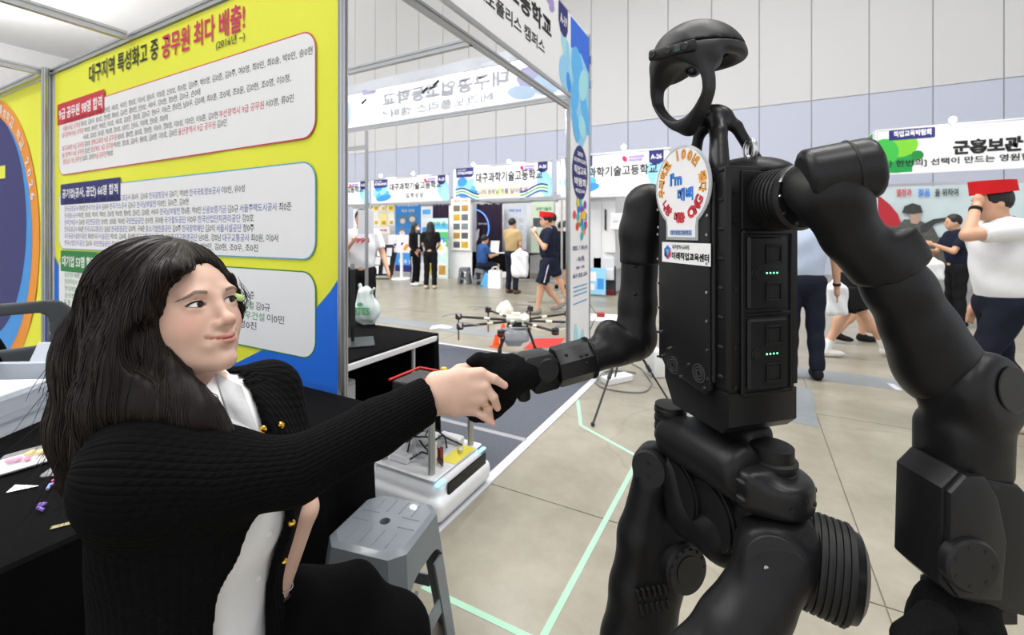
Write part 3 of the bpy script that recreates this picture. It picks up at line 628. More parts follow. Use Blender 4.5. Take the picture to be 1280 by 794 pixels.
# ------------------------------------------------------------------ grey moulded chair by the left banner
CHG = mat('chair_grey', srgb(92, 96, 100), 0.35)
ch = thing('moulded_chair', 'grey moulded plastic chair before the left yellow banner', 'chair', (-3.62, .86, 0))
TCH = axes((-3.62, .86, 0), V((.3, .95, 0)), V((-.95, .3, 0)), ZD)
f_back = lambda p: smx(smx(np.abs(np.sqrt((p[:, 1]-.55)**2+(p[:, 0]*.85)**2)-.78-.18*(p[:, 2]-.75))-.008, rbox(p, (0, -.2, .80), (.25, .25, .24), .1), .01), -rbox(p, (0, -.2, .88), (.15, .3, .085), .05), .01)
o = sdf('backrest', f_back, (-.28, -.4, .54), (.28, .0, 1.06), .012, CHG, ch, True); o.matrix_parent_inverse = mw(ch).inverted(); o.matrix_basis = TCH
m = MB(TCH); m.box((0, .02, .44), (.44, .42, .03), .014, seg=2); m.build('seat', CHG, ch)
for sx in (-1, 1):
    for sy, top in ((-1, .62), (1, .43)):
        m = MB(TCH); m.tube([(sx*.2, sy*.19, .01), (sx*.19, sy*.17+.02, .43), (sx*.19, sy*.2, top)], .012, 8); m.build('leg', STEEL, ch)
m = MB(TCH)
jk = lambda p: sm(sm(ellp(p, (-.12, -.17, .70), (.13, .10, .22)), ellp(p, (.0, -.05, .55), (.2, .16, .08)), .08), ellp(p, (-.16, -.1, .86), (.07, .06, .08)), .06)+.012*np.sin(p[:, 0]*40+p[:, 2]*17)
o = sdf('black_jacket', jk, (-.36, -.36, .44), (.28, .2, 1.0), .014, BLACKCLOTH); o.matrix_basis = TCH; tag(o, 'crumpled black jacket slung on the grey moulded chair', 'jacket')
# ------------------------------------------------------------------ grey plastic stool
STG = mat('stool_grey', srgb(112, 119, 125), 0.33, var=0.05, scale=20, coat=0.15)
def stool_shape(mk):
    """mk(name, MB) receives each part of a plastic stool, local coordinates"""
    def half_w(z): return .125+(.45-z)/.45*.045
    def octo(z, ins=0.0, c=.036):
        a = half_w(z)-ins; k = c*(1-ins*3)
        return [(a, -a+k), (a, a-k), (a-k, a), (-a+k, a), (-a, a-k), (-a, -a+k), (-a+k, -a), (a-k, -a)]
    m = MB(); o1 = octo(.44); o0 = octo(.452, .012)
    hole = [(.016*cos(2*pi*i/16+pi/8), .016*sin(2*pi*i/16+pi/8)) for i in range(16)]
    n0 = len(m.v); vs = [(x, y, .45) for x, y in o0]+[(x, y, .45) for x, y in hole]+[(x, y, .43) for x, y in hole]+[(x, y, .438) for x, y in o1]
    fs = []
    for i in range(8):
        j = (i+1) % 8; ang = lambda p: math.atan2(p[1], p[0])
        k = min(range(16), key=lambda q: abs((ang(hole[q])-ang(o0[i])+pi) % (2*pi)-pi)); k2 = min(range(16), key=lambda q: abs((ang(hole[q])-ang(o0[j])+pi) % (2*pi)-pi))
        st = (k2-k) % 16; ring = [8+(k+q) % 16 for q in range(st+1)]
        fs.append((i, j, *reversed(ring))); fs.append((i, 32+8+i-8, 40+j-8+0, j) if False else (i+40-8, j+40-8, j, i) if False else (40+i, 40+j, j, i))
    for i in range(16): j = (i+1) % 16; fs.append((8+i, 8+j, 24+j, 24+i))
    m.add(vs, fs); m.f = [tuple(f) for f in m.f]
    mk('seat', m)
    ribs = []
    for x, y0, y1 in ((-.062, .04, .10), (-.062, -.10, -.04), (-.02, .04, .105), (-.02, -.105, -.035), (.022, .04, .105), (.022, -.105, -.035), (.064, .04, .10), (.064, -.10, -.04)): ribs.append(((x, (y0+y1)/2, .4505), (.005, y1-y0, .004)))
    for y, x0, x1 in ((.03, .04, .1), (-.012, .05, .105), (.03, -.1, -.04), (-.012, -.105, -.05)): ribs.append((((x0+x1)/2, y, .4505), (x1-x0, .005, .004)))
    for c, s in ribs: mk('rib', MB().box(c, s, .0018))
    # apron: the skirt below the seat, arched over each opening
    m = MB(); th = .006
    for s in range(4):
        R = M4.Rotation(pi/2*s, 4, 'Z'); top = .438; 
        pts = []; n = 12; k = .036; wl = half_w(top)-k; arch = lambda u: .345-.05*(abs(u)**5)
        for i in range(n+1):
            u = -1+2*i/n; w0 = u*(half_w(.295)-.036-.0); zb = arch(u)
            for (off) in (0, th):
                pts.append((half_w(top)-off, u*wl, top)); pts.append((half_w(zb)-off, u*(half_w(zb)-k), zb))
        fs = []
        for i in range(n):
            a = i*4; b = a+4; fs += [(a, a+1, b+1, b), (a+2, b+2, b+3, a+3), (a+1, a+3, b+3, b+1)]
        m.add(pts, fs, R)
        z0 = .29; c = []
        for off in (0, th):
            for z in (top, z0):
                a = half_w(z)-off; c += [(a, a-k, z), (a-k, a, z)]
        m.add(c, [(0, 2, 3, 1), (5, 7, 6, 4), (2, 6, 7, 3)], R)
    mk('apron', m)
    for s in range(4):                                # four L-shaped legs
        R = M4.Rotation(pi/2*s, 4, 'Z'); m = MB(); vs = []; zz = (.30, .2, .1, 0.0)
        for z in zz:
            a = half_w(z); k = .036; w = .040+(.30-z)*.0; w2 = .052-.03*(.3-z)
            out = [(a, a-k-w2), (a, a-k), (a-k, a), (a-k-w2, a)]; inn = [(a-k-w2, a-.007), (a-k-.002, a-.007), (a-.007, a-k-.002), (a-.007, a-k-w2)]
            vs += [(x, y, z) for x, y in out+inn]
        fs = []
        for q in range(3):
            for i in range(8): j = (i+1) % 8; fs.append((q*8+i, (q+1)*8+i, (q+1)*8+j, q*8+j))
        fs += [tuple(range(8)), tuple(reversed(range(24, 32)))]
        m.add(vs, fs, R); mk('leg', m)
        m = MB(); z0, z1 = .13, .175
        a0, a1 = half_w(z0), half_w(z1); k = .036+.05
        vs = [(a0-.003, -a0+k, z0), (a0-.003, a0-k, z0), (a1-.003, a1-k, z1), (a1-.003, -a1+k, z1), (a0-.010, -a0+k, z0), (a0-.010, a0-k, z0), (a1-.010, a1-k, z1), (a1-.010, -a1+k, z1)]
        m.add(vs, [(0, 1, 2, 3), (7, 6, 5, 4), (4, 5, 1, 0), (3, 2, 6, 7), (0, 3, 7, 4), (1, 5, 6, 2)], R); mk('brace', m)
st = thing('plastic_stool', 'grey plastic stool with ribbed seat beside the white cart', 'stool', W(-.417, 1.458, 0), YAW-radians(17)); st.scale = (1.09, 1.09, 1.0)
stool_shape(lambda n, m: m.build(n, STG, st, True, 30))
# ------------------------------------------------------------------ white delivery-robot base with its profile frame
CW = mat('cart_white', srgb(232, 233, 236), 0.3, var=0.02, coat=.2)
ct = thing('cart_robot', 'low white wheeled robot base with aluminium posts beside the grey stool', 'cart', (-1.52, 1.9, 0))
cx0, cx1, cy0, cy1 = -1.78, -1.275, 1.66, 2.14
cc = ((cx0+cx1)/2, (cy0+cy1)/2)
fbody = lambda p: sm(rbox(p, (cc[0], cc[1], .075), ((cx1-cx0)/2, (cy1-cy0)/2, .055), .035), smx(rbox(p, (cc[0]-.005, cc[1], .115), ((cx1-cx0)/2-.022, (cy1-cy0)/2-.02, .085), .06), p[:, 2]-.197, .01), .01)
sdf('cart_shell', fbody, (cx0-.03, cy0-.03, 0.0), (cx1+.03, cy1+.03, .24), .008, CW, ct, relax=2)
m = MB(); m.box((-1.525, 1.905, .205), (.39, .43, .012), .005); m.build('top_plate', CW, ct)
BGL = mat('black_gloss', (.008, .008, .009), .12, var=0)
m = MB(); m.box((cx1-.020, 1.925, .128), (.014, .35, .105), .006); m.build('sensor_window', BGL, ct)
LED = mat('led_cyan', srgb(130, 220, 246), .4, var=0, emit=1.6)
for y in (1.725, 2.105):
    m = MB(); m.box((cx1-.040, y-.006 if y < 2 else y-.012, .190), (.024, .06, .009), .004); m.build('light_strip', LED, ct)
for x, y in ((-1.38, 1.735), (-1.38, 2.08), (-1.69, 1.735), (-1.69, 2.08)):
    pole_mb(MB(), x, y, .21, .52, .0165).build('post', ALUD, ct, smooth=0)
for a, b in (((-1.38, 1.735, .505), (-1.38, 2.08, .505)), ((-1.69, 1.735, .505), (-1.69, 2.08, .505)), ((-1.69, 1.735, .505), (-1.38, 1.735, .505)), ((-1.69, 2.08, .505), (-1.38, 2.08, .505))): beam_mb(MB(), a, b, .03, .03).build('rail', ALUD, ct, smooth=0)
m = MB(); m.box((-1.53, 1.91, .529), (.36, .38, .014), .004); m.build('deck', BLKPL, ct)
REDP = mat('red_plastic', srgb(200, 36, 30), .4)
for a, b in (((-1.72, 1.80, .60), (-1.72, 2.05, .60)), ((-1.55, 1.80, .60), (-1.55, 2.05, .60)), ((-1.72, 2.05, .60), (-1.55, 2.05, .60))):
    m = MB(); m.tube([a, b], .007, 8); m.build('red_rail', REDP, ct)
m = MB(); m.box((-1.635, 1.925, .566), (.15, .23, .058), .006); m.build('black_module', BLKPL, ct)
m = MB(); m.box((-1.55, 2.06, .612), (.03, .03, .02), .004); m.build('yellow_cap', mat('yellow_cap', srgb(230, 200, 40), .4), ct)
for c, s in (((-1.60, 1.76, .232), (.12, .05, .04)), ((-1.50, 2.06, .228), (.15, .06, .034)), ((-1.63, 1.98, .226), (.07, .1, .03))):
    m = MB(); m.box(c, s, .006); m.build('white_module', CW, ct)
m = MB(); m.box((-1.375, 1.955, .2125), (.09, .19, .002)); m.build('yellow_tape', mat('yellow_tape', srgb(236, 220, 60), .45), ct)
m = MB(); m.cyl((-1.37, 1.97, .213), (-1.37, 1.97, .232), .012, n=12); m.box((-1.385, 1.99, .222), (.02, .03, .014), .002); m.build('metal_fitting', STEEL, ct)
m = MB(); m.box((-1.42, 1.80, .27), (.025, .035, .12), .004); m.build('terminal_block', mat('cream_plastic', srgb(220, 214, 196), .4), ct)
m = MB(); m.box((-1.41, 1.845, .25), (.02, .03, .07), .003); m.build('red_connector', mat('dark_red', srgb(110, 30, 30), .4), ct)
random.seed(5)
for k in range(9):
    a = V((random.uniform(-1.70, -1.5), random.uniform(1.74, 2.0), .218)); b = V((random.uniform(-1.58, -1.36), random.uniform(1.8, 2.05), .22))
    m = MB(); m.tube([a, a.lerp(b, .3)+V((random.uniform(-.03, .03), random.uniform(-.03, .03), .05+.04*random.random())), a.lerp(b, .7)+V((0, random.uniform(-.05, .05), .03)), b], .005, 6)
    m.build('cable', (BLKPL, BLKPL, CW)[k % 3], ct, smooth=180)
for x in (cx0+.08, cx1-.08):
    for y in (cy0+.08, cy1-.08):
        m = MB(); m.cyl((x-.015, y, .03), (x+.015, y, .03), .03, n=14); m.build('wheel', BLKPL, ct)
# ------------------------------------------------------------------ second table behind the pole
t2 = thing('display_table', 'white edged table under black cloth behind the booth pole', 'table', (-2.35, 1.95, 0))
m = MB(); m.box((-2.40, 1.94, .687), (1.1, .92, .035), .004); m.build('tabletop', mat('table_edge_white', srgb(226, 226, 228), .4, var=.02), t2)
m = MB(); m.box((-2.40, 1.945, .7115), (1.08, .92, .012), .005); m.build('cloth_top', BLACKCLOTH, t2)
skirt([(-1.86, 2.36), (-1.845, 2.405), (-2.95, 2.41)], .01, .715, .012, 30, 60).build('cloth_skirt', BLACKCLOTH, t2, smooth=180)
m = MB(); m.box((-1.90, 2.385, .45), (.10, .04, .5), .015); m.build('cloth_corner', BLACKCLOTH, t2)
m = MB(); m.box((-2.86, 1.95, .36), (.012, .86, .62), .004); m.build('cloth_side', BLACKCLOTH, t2)
for x, y in ((-1.98, 1.56), (-1.98, 2.3), (-2.85, 1.56), (-2.85, 2.3)):
    m = MB(); m.cyl((x, y, .003), (x, y, .67), .016, n=12); m.build('leg', STEEL, t2)
cb = thing('steel_cabinet', 'pale grey steel cabinet low behind the pole and the stool', 'cabinet', (-2.12, 1.62, 0))
m = MB(); m.box((-2.13, 1.62, .29), (.34, .34, .56), .006); m.build('body', mat('cabinet_grey', srgb(176, 178, 182), .45), cb)
m = MB(); m.box((-1.957, 1.62, .29), (.012, .32, .52), .003); m.build('door', mat('cabinet_door', srgb(190, 192, 196), .4), cb)
m = MB(); m.cyl((-1.952, 1.70, .12), (-1.945, 1.70, .12), .02, n=16); m.build('cable_hole', BLKPL, cb)
mo = thing('monitor', 'thin black monitor seen edge on standing on the black table', 'monitor', P(446, 428, 2.62))
d = (P(440, 300, 3.0)-P(440, 300, 2.5)); d.z = 0; d.normalize(); n_ = V((d.y, -d.x, 0))
T = axes(P(441, 428, 2.58)*1.0, d, -n_, ZD); T.translation.z = .718
m = MB(T); m.box((.20, 0, .30), (.46, .028, .34), .006); m.build('screen', BLKPL, mo)
m = MB(T); m.box((.20, .0, .09), (.06, .02, .16), .004); m.build('stand_neck', BLKPL, mo)
m = MB(T); m.box((.14, -.04, .006), (.24, .17, .010), .004); m.build('stand_base', mat('dark_grey_metal', srgb(70, 72, 76), .35, .6), mo)
# plastic carrier bag on the table's far end
BAGM = mat('bag_film', srgb(226, 238, 236), .4, var=.05, scale=30, alpha=.86)
bc = PF(458, 405, .72)
fbag = lambda p: np.maximum(sm(ellp(p, (0, 0, .09), (.105, .085, .10)), cap(p, (0, 0, .15), (-.01, 0, .22), .05, .055), .06)+.007*np.sin(p[:, 0]*70+p[:, 2]*40)*np.cos(p[:, 1]*60-p[:, 2]*25), -p[:, 2]-0)
bg = thing('carrier_bag', 'white carrier bag with green print on the black table behind the pole', 'bag', tuple(bc))
o = sdf('bag_body', fbag, (-.13, -.11, -.01), (.13, .11, .30), .007, BAGM, bg, True)
for a, b in (((-.04, 0, .225), (-.065, 0, .285)), ((.03, .01, .225), (.075, .0, .265))):
    sdf('bag_handle', lambda p, a=a, b=b: cap(p, a, b, .017, .011)+.003*np.sin(p[:, 0]*120), (-.1, -.05, .19), (.11, .05, .31), .006, BAGM, bg, True)
m = MB(axes(bc+V((0, 0, 0))+(-FD)*.088+V((0, 0, .10)), RD, ZD, -FD)); rect(m, I4, -.055, -.02, .05, .035); lb = m.build('green_print', mat('bag_green', srgb(120, 205, 150), .5), bg)
m = MB(axes(bc+(-FD)*.0895+V((0, 0, .10)), RD, ZD, -FD)); put_text(m, '75 L', I4, -.045, -.008, .04, .032, .03); m.build('lettering', BAGM, lb)
m = MB(axes(bc+(-FD)*.080+V((0, 0, .155)), RD, ZD, -FD)); disc(m, I4, -.02, .0, .022, .016); m.build('green_print', MATS['bag_green'], bg)
# red tube by the pole foot
m = MB(); a = PF(424, 716, .10); b = PF(438, 738, .06); m.tube([a, a.lerp(b, .1), b], [.014, .017, .017], 12); m.cyl(b, b+(b-a)*.3, .010, n=10); tag(m.build('red_tube', REDP), 'short red tube poking out behind the stool leg', 'tube')
# ------------------------------------------------------------------ crop-spraying drone
DG = mat('drone_black', (.02, .02, .022), .4); DW = mat('drone_cream', srgb(228, 226, 210), .4); DT = mat('tank_grey', srgb(196, 198, 200), .35, var=.04)
ORN = mat('orange_plastic', srgb(246, 96, 44), .4)
hub = W(.065, 5.09, 0)
dr = thing('spraying_drone', 'large eight armed spraying drone standing on the hall floor', 'drone', tuple(hub))
def DL(a, rr, z): return hub+RD*(rr*cos(a))+FD*(rr*sin(a))+V((0, 0, z))
m = MB(axes(hub+V((0, 0, .41)), RD, FD, ZD)); m.box((0, 0, 0), (.26, .22, .06), .02, seg=2); m.build('hub_top', DW, dr)
m = MB(axes(hub+V((0, 0, .355)), RD, FD, ZD)); m.box((0, 0, 0), (.22, .18, .06), .012); m.build('hub_base', DG, dr)
m = MB(axes(hub+V((0, 0, .455)), RD, FD, ZD)); m.box((-.02, .02, 0), (.10, .08, .035), .01); m.build('flight_box', DW, dr)
m = MB(axes(hub+V((0, 0, .385)), RD, FD, ZD)); m.box((-.06, -.12, 0), (.05, .02, .05), .006); m.box((.07, -.12, .0), (.05, .03, .08), .006); m.build('side_clip', DW, dr)
for k in range(8):
    a = radians(31+45*k); e = DL(a, .72, .40)
    m = MB(); m.tube([DL(a, .10, .385), DL(a, .70, .395)], .014, 8); arm = m.build('arm', DG, dr)
    m = MB(); m.tube([DL(a, .33, .387), DL(a, .40, .389)], .018, 8); m.build('collar', DW, arm)
    m = MB(); m.cyl(e-V((0, 0, .035)), e+V((0, 0, .03)), .038, n=14, bev=.006); m.build('motor', DG, dr)
    m = MB(); m.cyl(e-V((0, 0, .012)), e-V((0, 0, .004)), .0395, n=14); m.build('motor_ring', mat('motor_ring', srgb(150, 50, 44), .4), dr)
    for s in (0, pi):
        b_ = a+1.2+s*.25; d_ = V((RD*cos(b_)+FD*sin(b_))); n2 = V((-d_.y, d_.x, 0)); p0 = e+V((0, 0, .04+.004*(s > 0)))
        m = MB(); m.add([p0-n2*.012, p0+d_*.12-n2*.024, p0+d_*.27-n2*.008, p0+d_*.27+n2*.006, p0+d_*.12+n2*.012+V((0, 0, .006)), p0+n2*.012]+[q-V((0, 0, .004)) for q in (p0-n2*.012, p0+d_*.12-n2*.024, p0+d_*.27-n2*.008, p0+d_*.27+n2*.006, p0+d_*.12+n2*.012+V((0, 0, .006)), p0+n2*.012)], [(0, 1, 2, 3, 4, 5), (11, 10, 9, 8, 7, 6)]+[(i, i+6, (i+1) % 6+6, (i+1) % 6) for i in range(6)]); m.build('propeller_blade', mat('prop_grey', srgb(120, 124, 128), .45), dr)
    if k in (1, 3, 5, 7, 2):
        m = MB(); m.tube([e-V((0, 0, .03)), e-V((0, 0, .24))], .008, 8); nz = m.build('nozzle_tube', DG, dr)
        m = MB(); m.cyl(e-V((0, 0, .24)), e-V((0, 0, .285)), .012, .008, n=10); m.build('nozzle_tip', mat('nozzle_orange', srgb(170, 80, 40), .4), nz)
fo = lambda p: sm(rbox(p, (0, 0, .22), (.15, .11, .075), .05), rbox(p, (-.02, 0, .15), (.09, .08, .05), .03), .03)
o = sdf('spray_tank', fo, (-.19, -.15, .06), (.19, .15, .32), .01, DT, dr, True); o.matrix_parent_inverse = mw(dr).inverted(); o.matrix_basis = axes(hub+RD*-.02, RD, FD, ZD)
for s in (-1, 1):
    for q in (-1, 1):
        m = MB(); m.tube([hub+RD*(.10*s)+FD*(.07*q)+V((0, 0, .35)), hub+RD*(.22*s)+FD*(.13*q)+V((0, 0, .015))], .012, 8); m.build('landing_leg', DG, dr)
    m = MB(); m.tube([hub+RD*(.22*s)+FD*-.2+V((0, 0, .02)), hub+RD*(.22*s)+FD*.2+V((0, 0, .02))], .013, 8); m.build('skid', DG, dr)
m = MB(); m.tube([DL(-.6, .12, .33), DL(-.5, .3, .30), DL(-.4, .5, .32), DL(-.25, .68, .37)], .006, 6); m.build('hose', DW, dr, smooth=180)
def cone(px_, py_, hpx, lab):
    b = PF(px_, py_); t = HC*FPX/(py_-HOR); h = hpx/FPX*t
    c = thing('marker_cone', lab, 'cone', tuple(b))
    m = MB(M4.Translation(b)); m.lathe([(h*.34, .012), (h*.10, h*.92), (h*.06, h)], n=16); m.build('cone_body', ORN, c)
    m = MB(M4.Translation(b)); m.box((0, 0, .006), (h*.85, h*.85, .012), .003); m.build('cone_base', ORN, c)
cone(629, 424, 20, 'orange marker cone behind the drone arm beside its hub'); cone(620, 433, 15, 'orange marker cone left of the grey drone tank')
m = MB(); q = [PF(654, 437), PF(700, 433), PF(706, 423), PF(668, 424)]; m.add([(*p.xy, .006) for p in q]+[(*p.xy, 0) for p in q], [(0, 1, 2, 3), (4, 5, 1, 0), (5, 6, 2, 1), (6, 7, 3, 2), (7, 4, 0, 3)]); tag(m.build('red_mat', mat('red_mat', srgb(222, 52, 48), .7)), 'flat red mat on the floor under the drone', 'mat')
hb = PF(631, 398)
fw = lambda p: np.maximum(sm(ellp(p, (0, 0, .10), (.14, .13, .17)), cap(p, (.02, 0, .2), (.03, 0, .26), .06, .03), .05)+.006*np.sin(p[:, 0]*55+p[:, 2]*30), -p[:, 2])
o = sdf('white_sack', fw, (-.17, -.16, -.01), (.17, .16, .34), .012, mat('sack_white', srgb(236, 230, 220), .8)); o.location = hb; tag(o, 'rounded white cloth sack on the floor behind the drone', 'sack')
# ------------------------------------------------------------------ small tripod and cables behind the robot's elbow
tr = thing('tripod', 'slender black tripod on the concrete behind the robot elbow', 'tripod', tuple(W(.9, 3.6, 0)))
ap = W(.93, 3.65, .60)
for f_ in (PF(741, 533), PF(768, 477), W(1.27, 3.5, 0)):
    m = MB(); m.tube([ap, ap.lerp(f_, .5)], .011, 8); lg = m.build('leg', BLKPL, tr)
    m = MB(); m.tube([ap.lerp(f_, .5), f_+V((0, 0, .015))], .008, 8); m.cyl(ap.lerp(f_, .46), ap.lerp(f_, .54), .015, n=10); m.build('lower_leg', BLKPL, lg)
    m = MB(); m.ell(f_+V((0, 0, .016)), .016, 10); m.build('rubber_foot', BLKPL, lg)
m = MB(); m.cyl(ap-V((0, 0, .05)), ap+V((0, 0, .12)), .016, n=12); m.build('centre_column', BLKPL, tr)
m = MB(); m.box(ap+V((0, 0, .15)), (.06, .06, .06), .008); m.build('head', BLKPL, tr)
lt = thing('side_table', 'small low white table with a red gadget beyond the tall panel', 'table', tuple(W(1.05, 5.2, 0)))
TL = CF(1.05, 5.15, 0, -.1)
m = MB(TL); m.box((0, 0, .40), (.62, .36, .025), .006); m.build('tabletop', WHITE, lt)
for x in (-.28, .28):
    for y in (-.15, .15): m = MB(TL); m.cyl((x, y, 0), (x, y, .39), .014, n=10); m.build('leg', STEEL, lt)
m = MB(TL); m.box((-.02, .02, .438), (.09, .07, .05), .008); m.box((-.02, -.016, .44), (.06, .004, .03), .002); tag(m.build('red_gadget', mat('gadget_red', srgb(150, 34, 34), .35)), 'small dark red gadget on the low white table', 'gadget')
m = MB(CF(.98, 4.15, 0, .5)); m.box((0, 0, .03), (.3, .12, .06), .008); tag(m.build('power_box', WHITE), 'flat white power box on the floor behind the tripod', 'box')
m = MB(); m.tube([W(1.05+.26*cos(a)+.03*sin(3*a), 4.15+.30*sin(a), .008) for a in [.9+5.2*i/30 for i in range(31)]]+[W(1.32, 4.5, .008), W(1.22, 4.9, .008)], .007, 6); tag(m.build('floor_cable', mat('cord_grey', srgb(120, 120, 124), .5), smooth=180), 'grey power cable looping on the floor behind the tripod', 'cable')
m = MB(); m.tube([PX(737, 380, -1.42), PX(741, 388, -1.38)+V((.05, 0, -.05)), PX(742, 402, -1.36), PX(738, 412, -1.40)], .005, 6); m.build('cord', MATS['cord_grey'], gp, smooth=180)
m = MB(CF(1.40, 4.32, 0, .2)); m.box((0, 0, .13), (.12, .16, .26), .02, seg=2); tag(m.build('white_bin', WHITE), 'small white bin on the floor just behind the robot torso', 'bin')
m = MB(); q = [PF(537, 412), PF(548, 410), PF(560, 411), PF(566, 409), PF(552, 406), PF(540, 408)]; m.prism([(p.x, p.y) for p in q], .004); tag(m.build('paper_scrap', PAPER), 'crumpled white paper on the floor left of the drone', 'paper')
# ================================================================== THE HUMANOID ROBOT
RBK = mat('robot_black', (0.0075, 0.0075, 0.0085), 0.42, var=0.12, scale=25, bump=0.02, bscale=900, spec=0.30)
RBS = mat('robot_black_satin', (0.011, 0.011, 0.0125), 0.36, var=0.08, scale=30, spec=0.34)
RBD = mat('robot_deep_black', (0.0035, 0.0035, 0.004), 0.55, var=0.1)
RBG = mat('robot_grey_cover', (0.018, 0.018, 0.020), 0.46, var=0.05, bump=0.02, bscale=800, spec=.35)
RC, RF_, RL_ = (.42, .878), (-.963, -.270), (.270, -.963)
RFW = (RD*RF_[0]+FD*RF_[1]).normalized(); RLF = (RD*RL_[0]+FD*RL_[1]).normalized()
RO = W(RC[0], RC[1], 0)
def RB(x, y, z): return RO+RFW*x+RLF*y+V((0, 0, z))
rob = thing('humanoid_robot', 'black humanoid robot with a hollow ring head shaking hands with the woman', 'robot', tuple(RO))
TR = axes(RO, RFW, RLF, ZD)                              # robot frame
def part(n, mb, m=RBK, par=None, sm_=30): return mb.build(n, m, par or rob, smooth=sm_)
def rsdf(n, f, lo, hi, h, m=RBK, par=None, relax=1):     # f works in the robot frame
    o = sdf(n, f, lo, hi, h, m, par or rob, relax=relax); o.matrix_basis = TR if par is None or par is rob else TR; return o
def L(px_, py_, t):                                      # a photograph pixel at depth t, in the robot frame
    q = P(px_, py_, t)-RO; return (q.dot(RFW), q.dot(RLF), q.z)
def LD(v): v = V(v); return (v.dot(RFW), v.dot(RLF), v.z)
# ---- torso box
FX, HW_ = .0755, .0955
m = MB(TR); m.prism([(FX, -HW_), (FX, HW_-.006), (FX-.006, HW_), (-FX, HW_), (-FX, -HW_)], 1.515-1.124, M4.Translation((0, 0, 1.124)), .003); torso = part('torso', m)
m = MB(TR); m.box((0.004, 0, 1.085), (.142, .186, .078), .004)
m = MB(TR @ M4.Translation((FX-.004, 0, 0)) @ axes((0, 0, 0), (0, 1, 0), (0, 0, 1), (1, 0, 0)))
m.prism([(-.0945, 1.118), (-.0945, 1.09), (-.066, 1.042), (.074, 1.042), (.0925, 1.060), (.0925, 1.118)], -.150, bev=.003); part('waist_box', m)
m = MB(TR); m.box((0, .0, 1.121), (.140, .18, .008)); part('waist_gap', m, RBD)
# chest plate with its flanges
m = MB(TR @ axes((FX, 0, 0), (0, 1, 0), (0, 0, 1), (1, 0, 0)))
m.prism([(-.092, 1.145), (-.092, 1.49), (-.085, 1.50), (.052, 1.50), (.060, 1.49), (.060, 1.115), (.048, 1.103), (-.07, 1.118)], .010, bev=.002); part('chest_plate', m, RBS)
for y in (-.0955, .0645):
    m = MB(TR); m.box((FX+.003, y, 1.31), (.008, .007, .36), .002); part('flange', m, RBS)
bz = [1.135+.052*k for k in range(8)]
m = MB(TR)
for z in bz:
    for y in (-.0945, .0560): m.cyl((FX+.009, y, z), (FX+.0128, y, z), .0027, n=8)
for y, z in ((-.06, 1.16), (.002, 1.145), (-.02, 1.115), (.047, 1.115), (-.0925, 1.41), (.057, 1.43)): m.cyl((FX+.009, y, z), (FX+.0125, y, z), .0028, n=8)
tag(part('bolt_row', m, STEEL), kind='stuff')
m = MB(TR)
for z in bz: m.box((FX+.0005, .078, z+.01), (.004, .013, .006), .0015)
tag(part('slot_row', m, RBD), kind='stuff')
for y, z in ((-.044, 1.131), (.033, 1.138)):
    fg = None
    for r in (.0165, .0115, .0065):
        m = MB(TR @ axes((FX+.0102, y, z), (0, 1, 0), (0, 0, 1), (1, 0, 0))); m.lathe([(r-.001, 0), (r-.001, .0012), (r+.001, .0012), (r+.001, 0)], n=24, cap=False)
        if fg is None: fg = part('speaker_grille', m, mat('grille_grey', (.09, .09, .095), .4, .5))
        else: part('grille_ring', m, MATS['grille_grey'], fg)
# side face: recess, two battery packs, shoulder plate
SYP = HW_
def side(x0, x1, z0, z1, y0, y1, bev=.002): 
    m = MB(TR); m.box(((x0+x1)/2, (y0+y1)/2, (z0+z1)/2), (abs(x1-x0), abs(y1-y0), abs(z1-z0)), bev); return m
part('battery_frame', side(.046, -.058, 1.118, 1.398, SYP, SYP+.0015, .0005), RBD)
for x in (.0475, -.0595): part('frame_rail', side(x-.004, x+.004, 1.116, 1.40, SYP, SYP+.005), RBK)
for z in (1.399, 1.2555, 1.1165): part('frame_rail', side(.048, -.060, z-.004, z+.004, SYP, SYP+.005), RBK)
LEDG = mat('led_green', srgb(120, 240, 170), .4, var=0, emit=2.2)
for z0, z1 in ((1.264, 1.392), (1.124, 1.248)):
    b_ = part('battery_pack', side(.040, -.046, z0, z1, SYP, SYP+.0085, .004), RBS)
    zc = (z0+z1)/2
    for z in (zc+.033, zc-.033):
        m = MB(TR)
        for c, s in (((0, 0, .015), (.034, .003, .004)), ((0, 0, -.015), (.034, .003, .004)), ((.0155, 0, 0), (.004, .003, .034)), ((-.0155, 0, 0), (.004, .003, .034))): m.box((-.014+c[0], SYP+.0095, z+c[2]), s, .001)
        part('grip_rim', m, RBK, b_); part('grip_recess', side(-.001, -.027, z-.012, z+.012, SYP+.0075, SYP+.009, .0005), RBD, b_)
    m = MB(TR); m.cyl((.025, SYP+.008, zc), (.025, SYP+.0108, zc), .011, n=20, bev=.001); part('power_button', m, RBK, b_)
    m = MB(TR); m.cyl((.025, SYP+.0105, zc), (.025, SYP+.0115, zc), .006, n=16); part('button_cap', m, RBD, b_)
    for k in range(4):
        m = MB(TR); m.ell((.002-.0075*k, SYP+.0088, zc), (.0017, .001, .0017), 8); part('status_led', m, LEDG, b_)
m = MB(TR)
for x, z in ((.062, 1.47), (.062, 1.42), (-.067, 1.48), (-.067, 1.41), (.062, 1.30), (.062, 1.20), (-.067, 1.33), (-.067, 1.22), (.062, 1.13), (-.067, 1.13), (.03, 1.50), (-.04, 1.50)): m.cyl((x, SYP, z), (x, SYP+.002, z), .0035, n=10)
tag(part('bolt_row', m, RBD), kind='stuff')
part('shoulder_plate', side(.05, -.062, 1.404, 1.508, SYP, SYP+.003), RBK)
